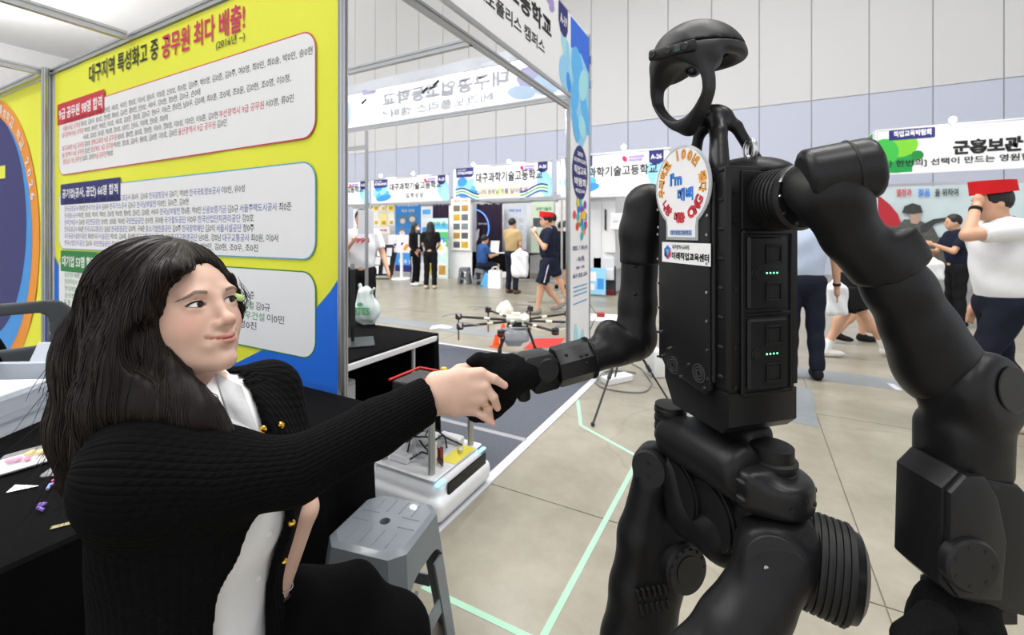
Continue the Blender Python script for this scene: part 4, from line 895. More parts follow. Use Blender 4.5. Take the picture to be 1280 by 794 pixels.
# top: rear hump, lifting eye, neck arch
rsdf('rear_hump', lambda p: smx(ellp(p, (-.035, .02, 1.505), (.075, .095, .040)), 1.505-p[:, 2], .006), (-.13, -.09, 1.49), (.06, .13, 1.56), .006)
ey = L(938, 205, .82)
m = MB(TR @ M4.Translation(ey)); m.cyl((0, 0, -.006), (0, 0, .006), .014, n=18, bev=.002); eye = part('lifting_eye', m, STEEL)
m = MB(TR @ M4.Translation(ey)); m.tube([(0, .011*cos(a)*1.0, .026+.017*sin(a)) for a in [-pi/2+2*pi*i/20 for i in range(21)]], .0052, 10); part('eye_ring', m, STEEL, eye, 180)
def neck(p):
    A = L(896, 146, .875); T1 = L(866, 208, .93); T2 = L(899, 212, .815); T3 = L(948, 206, .845)
    d = chain(p, [A, L(874, 168, .91), T1], [.016, .0105, .0135], .006)
    d = sm(d, chain(p, [A, L(898, 165, .845), T2], [.020, .0155, .019], .006), .012)
    d = sm(d, chain(p, [A, L(920, 158, .86), L(937, 186, .85), T3], [.018, .0115, .0105, .013], .006), .012)
    return sm(d, cap(p, L(884, 143, .88), L(905, 146, .87), .018, .016), .012)
rsdf('neck_arch', neck, (-.16, -.16, 1.48), (.16, .16, 1.67), .005, RBS)
m = MB(TR); m.ell(L(884, 141, .865), .008, 10); part('neck_pin', m, RBD)
# ---- head: dome over an open ring
def headf(p):
    q = p-np.array((.060, -.016, 1.677), np.float32); ch_, sh_ = cos(radians(13)), sin(radians(13)); q = np.stack([q[:, 0]*ch_+q[:, 1]*sh_, q[:, 1]*ch_-q[:, 0]*sh_, q[:, 2]], 1)
    z = q[:, 2]; y = q[:, 1]; x = q[:, 0]
    dome = ellp(q, (-.022, 0, .062), (.102, .078, .078))
    dome = smx(dome, (.060-.088*np.minimum(x+.02, 0))-z, .010)
    dome = smx(dome, -ellp(q, (-.046, 0, .038), (.076, .060, .055)), .006)
    w = np.clip(.066-.42*np.maximum(-.018-z, 0)**1.15-.10*np.maximum(z-.05, 0), .006, 1)
    def egg(g, zc, hh): 
        return (np.sqrt((y/(w*g))**2+((z-zc)/hh)**2)-1)*np.minimum(w*g, hh)*.8
    lean = x-.030-.12*(z+.03)                           # the ring leans: chin further back
    outer = egg(1.0, .004, .088); inner = egg(.86, -.006, .053)
    ring = smx(smx(outer, -inner, .006), np.abs(lean)-.021, .009)
    brow = smx(ellp(q, (.022, 0, .052), (.055, .072, .042)), -inner, .008)
    d = sm(sm(ring, dome, .018), brow, .012)
    leg = chain(q, [(-.045, 0, -.050), (-.012, 0, -.062), (.012, 0, -.070)], [.013, .013, .015], .005)
    return sm(d, leg, .014)
crease = lambda p: p[:, 2]-1.677-.078+.13*(p[:, 0]-.06)
rsdf('head_dome', lambda p: smx(headf(p), -crease(p), .0012), (-.12, -.12, 1.66), (.17, .10, 1.83), .0032, RBG, relax=1)
rsdf('head_ring', lambda p: smx(headf(p)+.0004, crease(p)+.0018, .0012), (-.12, -.12, 1.56), (.17, .10, 1.80), .0032, RBG, relax=1)
def hsurf(y, z):
    x = np.linspace(.0, .17, 341); d = headf(np.stack([x, np.full_like(x, y), np.full_like(x, z)], 1).astype(np.float32)); i = np.nonzero(d < 0)[0]
    return x[i.max()] if len(i) else .11
e0, e1 = V((hsurf(-.028, 1.742), -.028, 1.742)), V((hsurf(.056, 1.735), .056, 1.735)); ym = (e0+e1)/2; xm_ = hsurf(ym.y, ym.z); up2 = V((hsurf(ym.y, ym.z+.012)-hsurf(ym.y, ym.z-.012), 0, .024)).normalized()
ux = (e1-e0).normalized(); uz = ux.cross(up2).normalized(); uz = uz if uz.x > 0 else -uz
TBAR = TR @ axes((xm_-.0035, ym.y, ym.z), ux, uz.cross(ux), uz)
m = MB(TBAR); m.box((0, 0, 0), (.094, .021, .012), .005, seg=2); cb_ = part('camera_bar', m, RBD)
for x in (-.036, -.005, .03):
    m = MB(TBAR); m.cyl((x, 0, .004), (x, 0, .0078), .0068, n=18, bev=.001); part('camera_lens', m, BGL, cb_)
m = MB(TBAR); m.box((.014, 0, .006), (.012, .012, .002), .0005); part('projector', m, mat('lens_green', srgb(40, 66, 60), .2), cb_)
m = MB(TR); m.ell((.050, -.028, 1.728), (.017, .017, .017), 20); lid = part('lidar_dome', m, mat('lidar_blue', srgb(18, 34, 66), .08, coat=.6, var=.3, scale=60), None, 180)
m = MB(TR); m.cyl((.050, -.028, 1.728), (.050, -.028, 1.754), .019, n=20); part('lidar_mount', m, RBD)
# ---- the round paper sign and the lower sticker on the chest
def TS(off): return TR @ axes((FX+.010+off, 0, 0), (0, 1, 0), (0, 0, 1), (1, 0, 0))
def lolly(k, n=40):
    cx, cz, R = -.0155, 1.488, .0825-k; a0 = -pi/2+.62; pts = []
    for i in range(n+1):
        a = a0+(2*pi-1.24)*i/n; pts.append((cx+R*cos(a), cz+R*sin(a)*.96))
    return pts+[(cx-.046+k, 1.41), (cx-.046+k, 1.386+k), (cx+.046-k, 1.386+k), (cx+.046-k, 1.41)]
m = MB(TS(.0)); m.prism(lolly(-.002), .003, bev=.0006); sg = part('round_sign', m, mat('acrylic_edge', srgb(176, 180, 186), .15))
m = MB(TS(.0034)); m.add([(x, y, 0) for x, y in lolly(.004)], [tuple(range(45))]); part('sign_paper', m, PAPER, sg)
OR2 = mat('orange_marker', srgb(240, 160, 50), .6, var=0); RE2 = mat('red_marker', srgb(216, 48, 62), .6, var=0); BL2 = mat('blue_marker', srgb(52, 130, 226), .6, var=0)
cx, cz = -.0155, 1.488
def outlined(fn, matl, w0, w1, nm):
    for w, mt, o in ((w0, INK, .0037), (w1, matl, .0040)):
        m = MB(); fn(m, TS(o), w); m.build('lettering', mt, sg)
outlined(lambda m, T, w: arc_text(m, '우리학교 100년 됐다', T, cx, cz, .0635, radians(196), radians(-14), .0215, w), OR2, .060, .030, 'orange')
outlined(lambda m, T, w: arc_text(m, '나랑 대충 OMG', T, cx, cz, .060, radians(208), radians(338), .022, w, True), RE2, .060, .030, 'red')
outlined(lambda m, T, w: (put_text(m, "I'm", T, cx-.034, cz+.004, cx+.004, .026, w), put_text(m, '대백', T, cx-.010, cz-.028, cx+.037, .026, w)), BL2, .06, .03, 'blue')
m = MB(TS(.0037)); rect(m, I4, cx-.034, 1.393, cx+.034, 1.404); part('school_strip', m, mat('strip_blue', srgb(168, 190, 226), .6), sg)
m = MB(); put_text(m, '대구공업고등학교', TS(.004), cx, 1.3945, h=.008, weight=.02, align='c', w=.062); m.build('lettering', NAVY, sg)
m = MB(TS(.0)); m.box((-.0075, 1.3585, .0008), (.144, .041, .0016)); sk = part('white_sticker', m, PAPER)
m = MB(); put_text(m, '대구광역시교육청', TS(.002), -.044, 1.3655, .008, .009, .02); put_text(m, '미래직업교육센터', TS(.002), -.046, 1.345, .062, .015, .045); m.build('lettering', INK, sk)
for k, (c, pts) in enumerate((((60, 120, 210), [(0, 1), (.87, .5), (0, 0), (-.87, .5)]), ((40, 60, 140), [(-.87, .5), (0, 0), (0, -1), (-.87, -.5)]), ((200, 60, 110), [(.87, .5), (.87, -.5), (0, -1), (0, 0)]), ((70, 190, 200), [(-.5, .35), (.5, .35), (0, -.5)]))):
    m = MB(TS(.002+.0002*k)); m.add([(-.060+.0125*x, 1.3585+.0145*y, 0) for x, y in pts], [tuple(range(len(pts)))]); part('emblem_facet', m, mat('emblem_%d' % k, srgb(*c), .5, var=0), sk)
# ---- left arm (nearest the camera)
def ribs(mb, a, b, r, n, k=28):                          # a finned motor barrel
    a = V(a); b = V(b); Ln = (b-a).length; pr = []
    for i in range(n): z = Ln*i/n; dz = Ln/n; pr += [(r, z+dz*.1), (r, z+dz*.55), (r*.955, z+dz*.62), (r*.955, z+dz*.98)]
    return mb.lathe([(r*.9, 0)]+pr+[(r*.9, Ln)], frame(a, b-a), k)
m = MB(TR); ribs(m, (-.012, SYP, 1.457), (-.012, SYP+.055, 1.457), .052, 7, 36); smo = part('shoulder_motor', m, RBD)
m = MB(TR); m.lathe([(.045, .05), (.053, .052), (.055, .060), (.050, .066), (.03, .067)], axes((-.012, SYP, 1.457), (1, 0, 0), (0, 0, -1), (0, 1, 0)), 36); part('motor_flange', m, RBS, smo)
m = MB(TR); m.lathe([(.038, .066), (.0545, .066), (.0545, .071), (.038, .071), (.038, .066)], axes((-.012, SYP, 1.457), (1, 0, 0), (0, 0, -1), (0, 1, 0)), 20, radians(-165), radians(-25), False); part('flange_plate', m, STEEL, smo)
m = MB(TR)
for k in range(10): a = pi/5*k; m.cyl((-.012+.046*cos(a), SYP+.064, 1.457+.046*sin(a)), (-.012+.046*cos(a), SYP+.0685, 1.457+.046*sin(a)), .0035, n=8)
tag(part('flange_bolts', m, STEEL, smo), kind='stuff')
tA = .672
def up1(p):
    d = chain(p, [L(1018, 236, .70), L(1040, 246, tA), L(1064, 296, tA), L(1104, 334, tA)], [.046, .048, .038, .047], .015)
    d = sm(d, rbox(p, L(1104, 316, tA), (.038, .043, .030), .012, np.array([LD(P(1148, 320, tA)-P(1083, 358, tA)), LD(FD), LD(P(1083, 358, tA)-P(1050, 300, tA))], np.float32).T/np.array([np.linalg.norm(LD(P(1148, 320, tA)-P(1083, 358, tA))), 1, np.linalg.norm(LD(P(1083, 358, tA)-P(1050, 300, tA)))], np.float32)), .012)
    cut = half(p, L(1116, 340, tA), LD(P(1083, 358, tA)-P(1050, 300, tA)))
    return smx(d, cut, .006)
lo = np.array(L(1100, 300, tA)); 
rsdf('upper_arm_cover', up1, (-.30, .09, 1.22), (.10, .36, 1.57), .0062, RBK, relax=2)
ax_b = LD((RD*.93-FD*.30+V((0, 0, .16))).normalized())
rsdf('shoulder_barrel', lambda p: cylz(p, L(1048, 217, .665), ax_b, .0455, .047, .008), (-.2, .1, 1.38), (.08, .34, 1.58), .005, RBS)
m = MB(TR); c0 = V(L(1048, 217, .665)); a_ = V(ax_b); m.lathe([(.0462, 0), (.0470, .001), (.0470, .003), (.0462, .004)], frame(c0+a_*.012, a_), 40, cap=False); part('barrel_seam', m, RBD)
tB = .668
def up2(p):
    d = chain(p, [L(1100, 325, tB), L(1122, 360, tB), L(1150, 412, tB), L(1166, 446, tB)], [.036, .042, .045, .046], .02)
    d = sm(d, ellp(p, L(1168, 462, tB+.006), (.046, .05, .055)), .03)
    return sm(d, cap(p, L(1166, 440, tB), L(1200, 470, tB), .044, .042), .02)
rsdf('upper_arm', up2, (-.40, .12, 1.08), (-.0, .38, 1.36), .0062, RBK, relax=2)
ax_e = LD((FD*-.95+RD*.25+V((0, 0, .10))).normalized())
def elb(p):
    d = cylz(p, L(1211, 487, .652), ax_e, .058, .046, .02)
    d = sm(d, chain(p, [L(1208, 500, .652), L(1204, 545, .655), L(1202, 592, .657)], [.046, .044, .042], .02), .012)
    q = rbox(p, L(1201, 560, .657), (.044, .046, .050), .022, np.array([LD(RD), LD(FD), (0, 0, 1)], np.float32).T)
    return smx(sm(d, q, .008), -(p[:, 2]-L(1200, 588, .657)[2]), .004)
rsdf('forearm', elb, (-.42, .14, .96), (-.10, .42, 1.27), .0062, RBK, relax=2)
m = MB(TR); c0 = V(L(1216, 478, .652))+V(ax_e)*.0465; m.lathe([(.0001, .0), (.030, .0), (.0315, -.001)], frame(c0, ax_e), 32); part('elbow_cap', m, RBS)
m = MB(TR); c1 = V(L(1240, 452, .648))+V(ax_e)*.046; m.cyl(c1, c1+V(ax_e)*.004, .0035, n=10); part('cap_screw', m, RBD)
# wrist block (hard edged)
def PR(px_, py_, t): return V(L(px_, py_, t))
TWB = TR @ axes(PR(1198, 660, .645), LD(RD), (0, 0, 1), LD(-FD))
k_ = .645/555
pxo = [(1166, 572), (1146, 592), (1143, 706), (1160, 722), (1225, 740), (1249, 746), (1253, 604), (1240, 590)]
m = MB(TWB); m.prism([((a-1198)*k_, (660-b)*k_) for a, b in pxo], .075, bev=.006, z0=-.0375); wr = part('wrist_block', m, RBK)
m = MB(TWB); m.prism([((a-1198)*k_, (660-b)*k_) for a, b in ((1150, 594), (1168, 574), (1190, 574), (1206, 600), (1216, 650), (1210, 720), (1160, 716), (1148, 700))], .012, bev=.004, z0=.034); part('wrist_shell', m, RBS, wr)
m = MB(TWB); m.cyl(((1170-1198)*k_, (660-675)*k_, .036), ((1170-1198)*k_, (660-675)*k_, .054), .036, n=32, bev=.003); wj = part('wrist_joint', m, RBS, wr)
m = MB(TWB)
for a in range(7): m.cyl(((1170-1198)*k_+.026*cos(a*.9), (660-675)*k_+.026*sin(a*.9), .05), ((1170-1198)*k_+.026*cos(a*.9), (660-675)*k_+.026*sin(a*.9), .0545), .003, n=8)
tag(part('joint_bolts', m, RBD, wj), kind='stuff')
for a, b, r in ((1206, 592, .006), (1196, 640, .005)):
    m = MB(TWB); m.ell(((a-1198)*k_, (660-b)*k_, .0375), (r*1.4, r*.8, .0012), 12); part('port', m, RBD, wr)
m = MB(TWB); m.box(((1208-1198)*k_, (660-748)*k_, 0), (.085, .030, .066), .006); part('wrist_lower', m, RBS, wr)
gl = mat('glove_black', (.005, .005, .0055), .9, var=.2, scale=60, bump=.3, bscale=160, spec=.12)
def lhand(p):
    d = chain(p, [L(1205, 745, .64), L(1195, 780, .635), L(1180, 830, .63)], [.036, .047, .052], .02)
    for k, (a, b) in enumerate((((1150, 800), (1120, 850)), ((1170, 840), (1150, 900)), ((1200, 845), (1185, 905)), ((1228, 840), (1220, 895)))):
        d = sm(d, chain(p, [L(1190+10*k-10, 800, .63), L(*a, .62+.008*k), L(*b, .62+.008*k)], [.022, .016, .012], .008), .012)
    d = sm(d, chain(p, [L(1170, 775, .60), L(1135, 800, .59), L(1122, 835, .585)], [.022, .017, .013], .01), .014)
    return d+.0012*np.sin(p[:, 2]*210+p[:, 0]*60)
rsdf('left_glove', lhand, (-.42, .16, .60), (-.02, .46, .93), .006, gl)
# ---- right arm, reaching for the handshake
tC = 1.075
def ru(p):
    d = chain(p, [L(807, 258, tC), L(803, 290, tC), L(801, 326, tC)], [.050, .052, .050], .02)
    d = sm(d, ellp(p, L(812, 262, tC), (.050, .055, .06)), .02)
    return smx(d, -(p[:, 2]-L(800, 331, tC)[2]), .004)
rsdf('upper_arm_cover', ru, (-.06, -.34, 1.26), (.16, -.12, 1.58), .0065, RBK, relax=2)
def ru2(p):
    d = chain(p, [L(800, 322, tC), L(797, 380, 1.07), L(794, 415, 1.065)], [.044, .042, .046], .02)
    d = sm(d, ellp(p, L(793, 425, 1.06), (.052, .045, .050)), .02)
    return d
rsdf('upper_arm', ru2, (-.08, -.34, 1.05), (.18, -.10, 1.36), .0065, RBK, relax=2)
for py_ in (333, 368, 403):
    m = MB(TR); m.ell(L(794, py_, 1.03), (.006, .004, .003), 10); part('port', m, RBD)
FV = (P(735, 447, 1.02)-P(775, 433, 1.05)).normalized()
def rf(p):
    d = chain(p, [L(790, 428, 1.055), L(772, 434, 1.04), L(735, 447, 1.015)], [.046, .040, .037], .015)
    d = sm(d, ellp(p, L(762, 418, 1.04), (.035, .03, .035)), .02)
    return smx(d, half(p, L(733, 448, 1.015), LD(FV)), .003)
rsdf('forearm', rf, (-.02, -.30, 1.05), (.20, -.06, 1.24), .0055, RBK, relax=1)
def hexsleeve(a, b, r, n=8, bev=.004, tw=.0):
    a = V(a); b = V(b); return frame(a, b-a), [(r*cos(2*pi*i/n+tw), r*sin(2*pi*i/n+tw)) for i in range(n)], (b-a).length
a, b = P(737, 447, 1.018), P(693, 459, .995); T_, o_, l_ = hexsleeve(a, b, .0455, 8, tw=.39); m = MB(); m.prism(o_, l_, T_, .004); ws = part('forearm_sleeve', m, RBS)
up_ = (b-a).normalized().cross(FD).normalized(); up_ = up_ if up_.z > 0 else -up_
tow = (-(FD) - (b-a).normalized()*((-FD).dot((b-a).normalized()))).normalized()
for k, (u, w) in enumerate(((.25, .5), (.4, .5), (.3, .1), (.75, .75))):
    c = a.lerp(b, u)+(tow*cos(w)+up_*sin(w)).normalized()*.0425; m = MB(); m.ell(c, .0042, 10); part('port', m, RBD, ws)
m = MB(); m.lathe([(.0385, 0), (.0475, .002), (.0475, .006), (.0385, .008)], frame(P(738, 446.5, 1.0185), b-a), 28); part('sleeve_ring', m, RBK)
dW = (b-a).normalized(); wc = P(670, 466, .985)
TY = axes(wc, dW, up_, dW.cross(up_))
m = MB(TY); m.box((-.012, 0, -.0), (.062, .078, .066), .010, seg=2); yk = part('wrist_yoke', m, RBK)
m = MB(TY); m.prism([(-.055, .012), (-.03, .043), (.02, .046), (.045, .034), (.048, -.01), (.02, -.02), (-.01, .006)], .070, M4.Translation((0, 0, -.035)), .004); part('yoke_shell', m, RBG, yk)
m = MB(TY); m.cyl((-.018, .010, -.039), (-.018, .010, .039), .026, n=28, bev=.003); wp = part('wrist_pulley', m, RBS, yk)
m = MB(TY)
for k in range(9):
    for s in (-1, 1): m.cyl((-.018+.019*cos(k*.7), .010+.019*sin(k*.7), s*.038), (-.018+.019*cos(k*.7), .010+.019*sin(k*.7), s*.0405), .0026, n=8)
tag(part('pulley_bolts', m, RBG, wp), kind='stuff')
m = MB(TY); m.box((.040, -.012, 0), (.030, .074, .060), .012, seg=2); part('wrist_mount', m, RBK, yk)
m = MB(TY); m.lathe([(.036, 0), (.038, .004), (.037, .014), (.034, .016)], frame((.048, 0, 0), (1, 0, 0)), 28); part('cuff_ring', m, RBG, yk)
HT = .945
def rhand(p):
    d = chain(p, [L(660, 468, .965), L(640, 470, .95), L(618, 474, .945), L(604, 480, .95)], [.031, .038, .037, .030], .02)
    d = sm(d, chain(p, [L(640, 455, .95), L(615, 452, .94), L(598, 450, .935), L(588, 453, .935)], [.020, .017, .014, .011], .01), .012)     # thumb on top
    for k, (q0, q1, q2) in enumerate((((612, 488), (592, 500), (582, 514)), ((618, 496), (604, 512), (592, 522)), ((626, 500), (612, 518), (600, 526)), ((634, 498), (620, 512), (612, 520)))):
        d = sm(d, chain(p, [L(*q0, .945), L(*q1, .955-.004*k), L(*q2, .945-.006*k)], [.019, .0145, .0105], .008), .010)
    return d+.0010*np.sin(p[:, 0]*170+p[:, 2]*110)*np.sin(p[:, 1]*140)
rsdf('right_glove', rhand, (.18, -.26, 1.0), (.50, .10, 1.20), .0045, gl)
# ---- hips and legs
m = MB(TR); a, b = PR(838, 548, .975), PR(838, 505, .975); ribs(m, a, b, .034, 4); part('hip_yaw_motor', m, RBD)
cA, cB = L(846, 545, .955), L(922, 588, .80)
def pelv(p):
    d = smx(chain(p, [cA, cB], [.048, .050], 0), np.maximum(half(p, cA, np.array(cA)-np.array(cB))-.024, half(p, cB, np.array(cB)-np.array(cA))-.03), .012)
    return sm(d, rbox(p, (-.02, .0, 1.0), (.05, .06, .035), .02), .02)
rsdf('pelvis_beam', pelv, (-.14, -.2, .85), (.17, .2, 1.1), .0062, RBK, relax=2)
zc = L(965, 560, .80)
m = MB(TR); m.lathe([(.036, -.002), (.041, .004), (.041, .010), (.038, .012), (.038, .018), (.041, .020), (.041, .027), (.035, .030), (.035, .050)], M4.Translation((zc[0], zc[1], zc[2]-.045)), 36); part('hip_yaw_motor', m, RBD)
hz = L(966, 606, .79)
rsdf('hip_housing', lambda p: sm(cylz(p, (hz[0], hz[1], hz[2]-.004), (0, 0, 1), .064, .030, .016), rbox(p, (hz[0]+.045, hz[1]-.01, hz[2]+.008), (.035, .04, .034), .016), .02), (hz[0]-.09, hz[1]-.09, hz[2]-.06), (hz[0]+.11, hz[1]+.09, hz[2]+.07), .0062, RBS, relax=2)
m = MB(TR)
for k in range(9): a = 1.2+k*.42; m.cyl((hz[0]+.0635*cos(a), hz[1]+.0635*sin(a), hz[2]-.006+.012*(k % 2)), (hz[0]+.0655*cos(a), hz[1]+.0655*sin(a), hz[2]-.006+.012*(k % 2)), .004, n=8)
tag(part('housing_bolts', m, RBD), kind='stuff')
for a, b in ((926, 602), (926, 623)):
    m = MB(TR); m.ell(L(a, b, .742), (.006, .010, .005), 12); part('port', m, RBD)
m = MB(TR); m.box((hz[0]+.005, hz[1]+.01, hz[2]-.040), (.07, .06, .014), .004); part('housing_plate', m, RBK)
# inner hip roll motors between the legs
for (px_, py_, t, r, h) in ((862, 612, .93, .062, .035), (905, 640, .86, .064, .04)):
    c = V(L(px_, py_, t)); m = MB(TR); ribs(m, c-V((h, 0, 0)), c+V((h, 0, 0)), r, 5, 32); part('hip_roll_motor', m, RBD)
rsdf('hip_bracket', lambda p: sm(chain(p, [L(848, 590, .955), L(866, 640, .93), L(905, 668, .86)], [.042, .050, .05], .02), chain(p, [L(905, 668, .86), L(950, 640, .80)], [.05, .04], 0), .02), (-.15, -.2, .72), (.2, .2, .98), .008, RBK)
# left leg: hip pitch barrel, thigh
TLG = .745
c = V(L(1000, 694, TLG+.03)); lx = V(LD((RD*.80+FD*-.45+V((0, 0, -.12))).normalized()))
m = MB(TR); ribs(m, c-lx*.02, c+lx*.068, .077, 9, 44); hb_ = part('hip_pitch_motor', m, RBD)
m = MB(TR); m.lathe([(.07, 0), (.066, .012), (.05, .02), (.0, .022)], frame(c+lx*.068, lx), 44); part('motor_cap', m, RBS, hb_)
def thl(p):
    c0 = L(963, 690, TLG); ay = LD((FD*-.93+RD*-.32+V((0, 0, .10))).normalized())
    d = cylz(p, c0, ay, .052, .034, .014)
    d = sm(d, chain(p, [L(968, 712, TLG), L(945, 752, TLG-.01), L(918, 790, TLG-.02), L(880, 840, TLG-.03), L(850, 905, TLG-.03)], [.050, .052, .055, .056, .05], .02), .03)
    return sm(d, chain(p, [L(990, 680, TLG+.02), L(1005, 712, TLG+.02)], [.055, .05], 0), .03)
rsdf('left_thigh', thl, (-.16, .02, .56), (.30, .26, .96), .0068, RBK, relax=2)
ay = V(LD((FD*-.93+RD*-.32+V((0, 0, .10))).normalized())); c0 = V(L(963, 690, TLG))
m = MB(TR); m.lathe([(.0, .0365), (.042, .0365), (.0435, .035), (.0435, .030)], frame(c0, ay), 40); cp = part('hip_cover', m, RBG)
for u, w in ((-.015, -.004), (.012, .006)):
    m = MB(TR); q = c0+ay*.0365+V(LD(RD))*u+V((0, 0, w)); m.cyl(q, q+ay*.0015, .0035, n=10); part('cover_screw', m, STEEL if u < 0 else RBD, cp)
m = MB(TR @ axes(c0+ay*.036, LD(RD), (0, 0, 1), ay)); m.prism([(-.035, -.03), (-.045, -.05), (-.052, -.075), (-.044, -.085), (-.034, -.06), (-.020, -.045), (0, -.044), (-.01, -.038)], .003); part('cover_tail', m, RBG)
# right leg
TRG = .985
def thr(p):
    d = cylz(p, L(818, 580, TRG), LD((FD*-.8+RD*-.55).normalized()), .044, .034, .012)
    d = sm(d, chain(p, [L(812, 610, TRG), L(800, 670, TRG), L(792, 735, TRG), L(782, 800, TRG), L(772, 860, TRG)], [.040, .046, .050, .052, .05], .02), .02)
    d = sm(d, chain(p, [L(840, 655, TRG-.01), L(836, 700, TRG-.01), L(818, 770, TRG-.01), L(806, 850, TRG-.01)], [.038, .046, .044, .04], .02), .03)
    return d
rsdf('right_thigh', thr, (-.02, -.40, .36), (.26, -.06, 1.0), .0075, RBK, relax=2)
ar = V(LD((FD*-.75+RD*-.60+V((0, 0, .05))).normalized())); c0 = V(L(818, 580, TRG))
m = MB(TR); m.lathe([(.0, .037), (.036, .037), (.038, .034), (.038, .028)], frame(c0, ar), 36); cp = part('hip_cover', m, RBG)
for w in (-.014, .014):
    m = MB(TR); q = c0+ar*.037+V((0, 0, w)); m.cyl(q, q+ar*.0015, .0032, n=10); part('cover_screw', m, RBD, cp)
kn = V(L(838, 694, TRG-.01)); ak = V(LD((FD*-.85+RD*.30+V((0, 0, .08))).normalized()))
m = MB(TR); m.cyl(kn, kn+ak*.054, .050, n=40, bev=.005); km = part('knee_motor', m, RBD)
m = MB(TR); m.lathe([(.046, .054), (.046, .057), (.030, .058), (.030, .060), (.0, .060)], frame(kn, ak), 40); part('knee_disc', m, RBS, km)
m = MB(TR)
for k in range(14): q = kn+ak*.0545+(V((0, 0, 1))*sin(k*.45)+ak.cross(V((0, 0, 1)))*cos(k*.45))*.041; m.cyl(q, q+ak*.004, .003, n=8)
tag(part('knee_bolts', m, RBG, km), kind='stuff')
vb = V(L(815, 748, TRG-.055)); m = MB(TR @ axes(vb, LD(RD*.97+ZD*.2), LD(ZD-RD*.2), ak))
for rw in (0, 1):
    for k in range(6): m.box((-.028+.0115*k, .014-.032*rw, 0), (.006, .022, .010), .002)
tag(part('vent_slots', m, RBD), kind='stuff')
# shins and feet, below the frame
for (kx, ky, kt, s) in ((850, 905, TLG-.03, 'l'), (806, 860, TRG-.01, 'r')):
    k0 = V(L(kx, ky, kt)); k0.z = max(k0.z, .50); k1 = V((k0.x-.14, k0.y, .09))
    m = MB(TR); m.tube([k0, k0.lerp(k1, .35), k1], [.045, .042, .030], 14); m.cyl(k0-V((0, .05, 0)), k0+V((0, .05, 0)), .05, n=24, bev=.005); part('shin', m, RBK)
    m = MB(TR); m.box((k1.x+.03, k1.y, .028), (.22, .08, .05), .018, seg=2); m.cyl((k1.x, k1.y-.04, .08), (k1.x, k1.y+.04, .08), .028, n=18); part('foot', m, RBK)
# ================================================================== THE SEATED WOMAN
def CV(r, f, z): return np.array((r, f, z), np.float64)              # camera right / forward / height
def CP(px_, py_, t): return CV((px_-PCX)/FPX*t, t, HC-(py_-HOR)/FPX*t)
HF = np.array((.958, -.287, 0.0)); HF /= np.linalg.norm(HF)
pit = radians(14); HFW = HF*cos(pit)+np.array((0, 0, sin(pit))); HUP = np.array((0, 0, cos(pit)))-HF*sin(pit); HLF = np.cross(HUP, HFW)
HO = CP(270, 378, .79)-.080*HFW
HRM = np.stack([HFW, HLF, HUP], 1)                                   # columns: head axes in camera metres
def hl(c): return ((np.asarray(c)-HO)@HRM).astype(np.float32)        # camera metres -> head frame
def hw(q): return HO+np.asarray(q)@HRM.T
def cw(c): return W(c[0], c[1], c[2])
THD = axes(cw(HO), cw(HO+HFW)-cw(HO), cw(HO+HLF)-cw(HO), cw(HO+HUP)-cw(HO))
wo = thing('person', 'seated young woman in black cable knit cardigan and white shirt with long dark hair', 'person', tuple(W(-.60, .86, 0)))
SKIN = mat('skin_fair', srgb(216, 180, 162), 0.46, var=0.03, scale=30, sss=0.15, spec=0.35)
def blush(m):                                            # warm cheeks: a colour of the face itself
    nt = m.node_tree; b = nt.nodes['Principled BSDF']; src = b.inputs['Base Color'].links[0].from_socket
    tc = nt.nodes.new('ShaderNodeTexCoord'); last = src
    for (c, r, col, k) in (((.062, -.045, -.030), .040, srgb(226, 140, 124), .30), ((.062, .045, -.030), .038, srgb(226, 140, 124), .30), ((.108, 0, -.038), .022, srgb(224, 150, 130), .3)):
        d = nt.nodes.new('ShaderNodeVectorMath'); d.operation = 'DISTANCE'; d.inputs[1].default_value = c
        nt.links.new(tc.outputs['Object'], d.inputs[0])
        mr = nt.nodes.new('ShaderNodeMapRange'); mr.interpolation_type = 'SMOOTHSTEP'; mr.inputs[1].default_value = 0; mr.inputs[2].default_value = r; mr.inputs[3].default_value = k; mr.inputs[4].default_value = 0
        nt.links.new(d.outputs['Value'], mr.inputs[0])
        mx = nt.nodes.new('ShaderNodeMix'); mx.data_type = 'RGBA'; mx.inputs[7].default_value = (*col, 1)
        nt.links.new(mr.outputs[0], mx.inputs[0]); nt.links.new(last, mx.inputs[6]); last = mx.outputs[2]
    at = nt.nodes.new('ShaderNodeAttribute'); at.attribute_name = 'lip'; mx = nt.nodes.new('ShaderNodeMix'); mx.data_type = 'RGBA'; mx.inputs[7].default_value = (*srgb(202, 138, 126), 1)
    nt.links.new(at.outputs['Fac'], mx.inputs[0]); nt.links.new(last, mx.inputs[6]); last = mx.outputs[2]
    nt.links.new(last, b.inputs['Base Color'])
blush(SKIN)
LIP = mat('lips', srgb(206, 118, 112), .38, var=.04, sss=.1)
NAIL = mat('nail', srgb(240, 176, 168), .25, var=0)
EYES = ((.0665, -.0310, .0), (.0665, .0310, .0)); ER = .0138
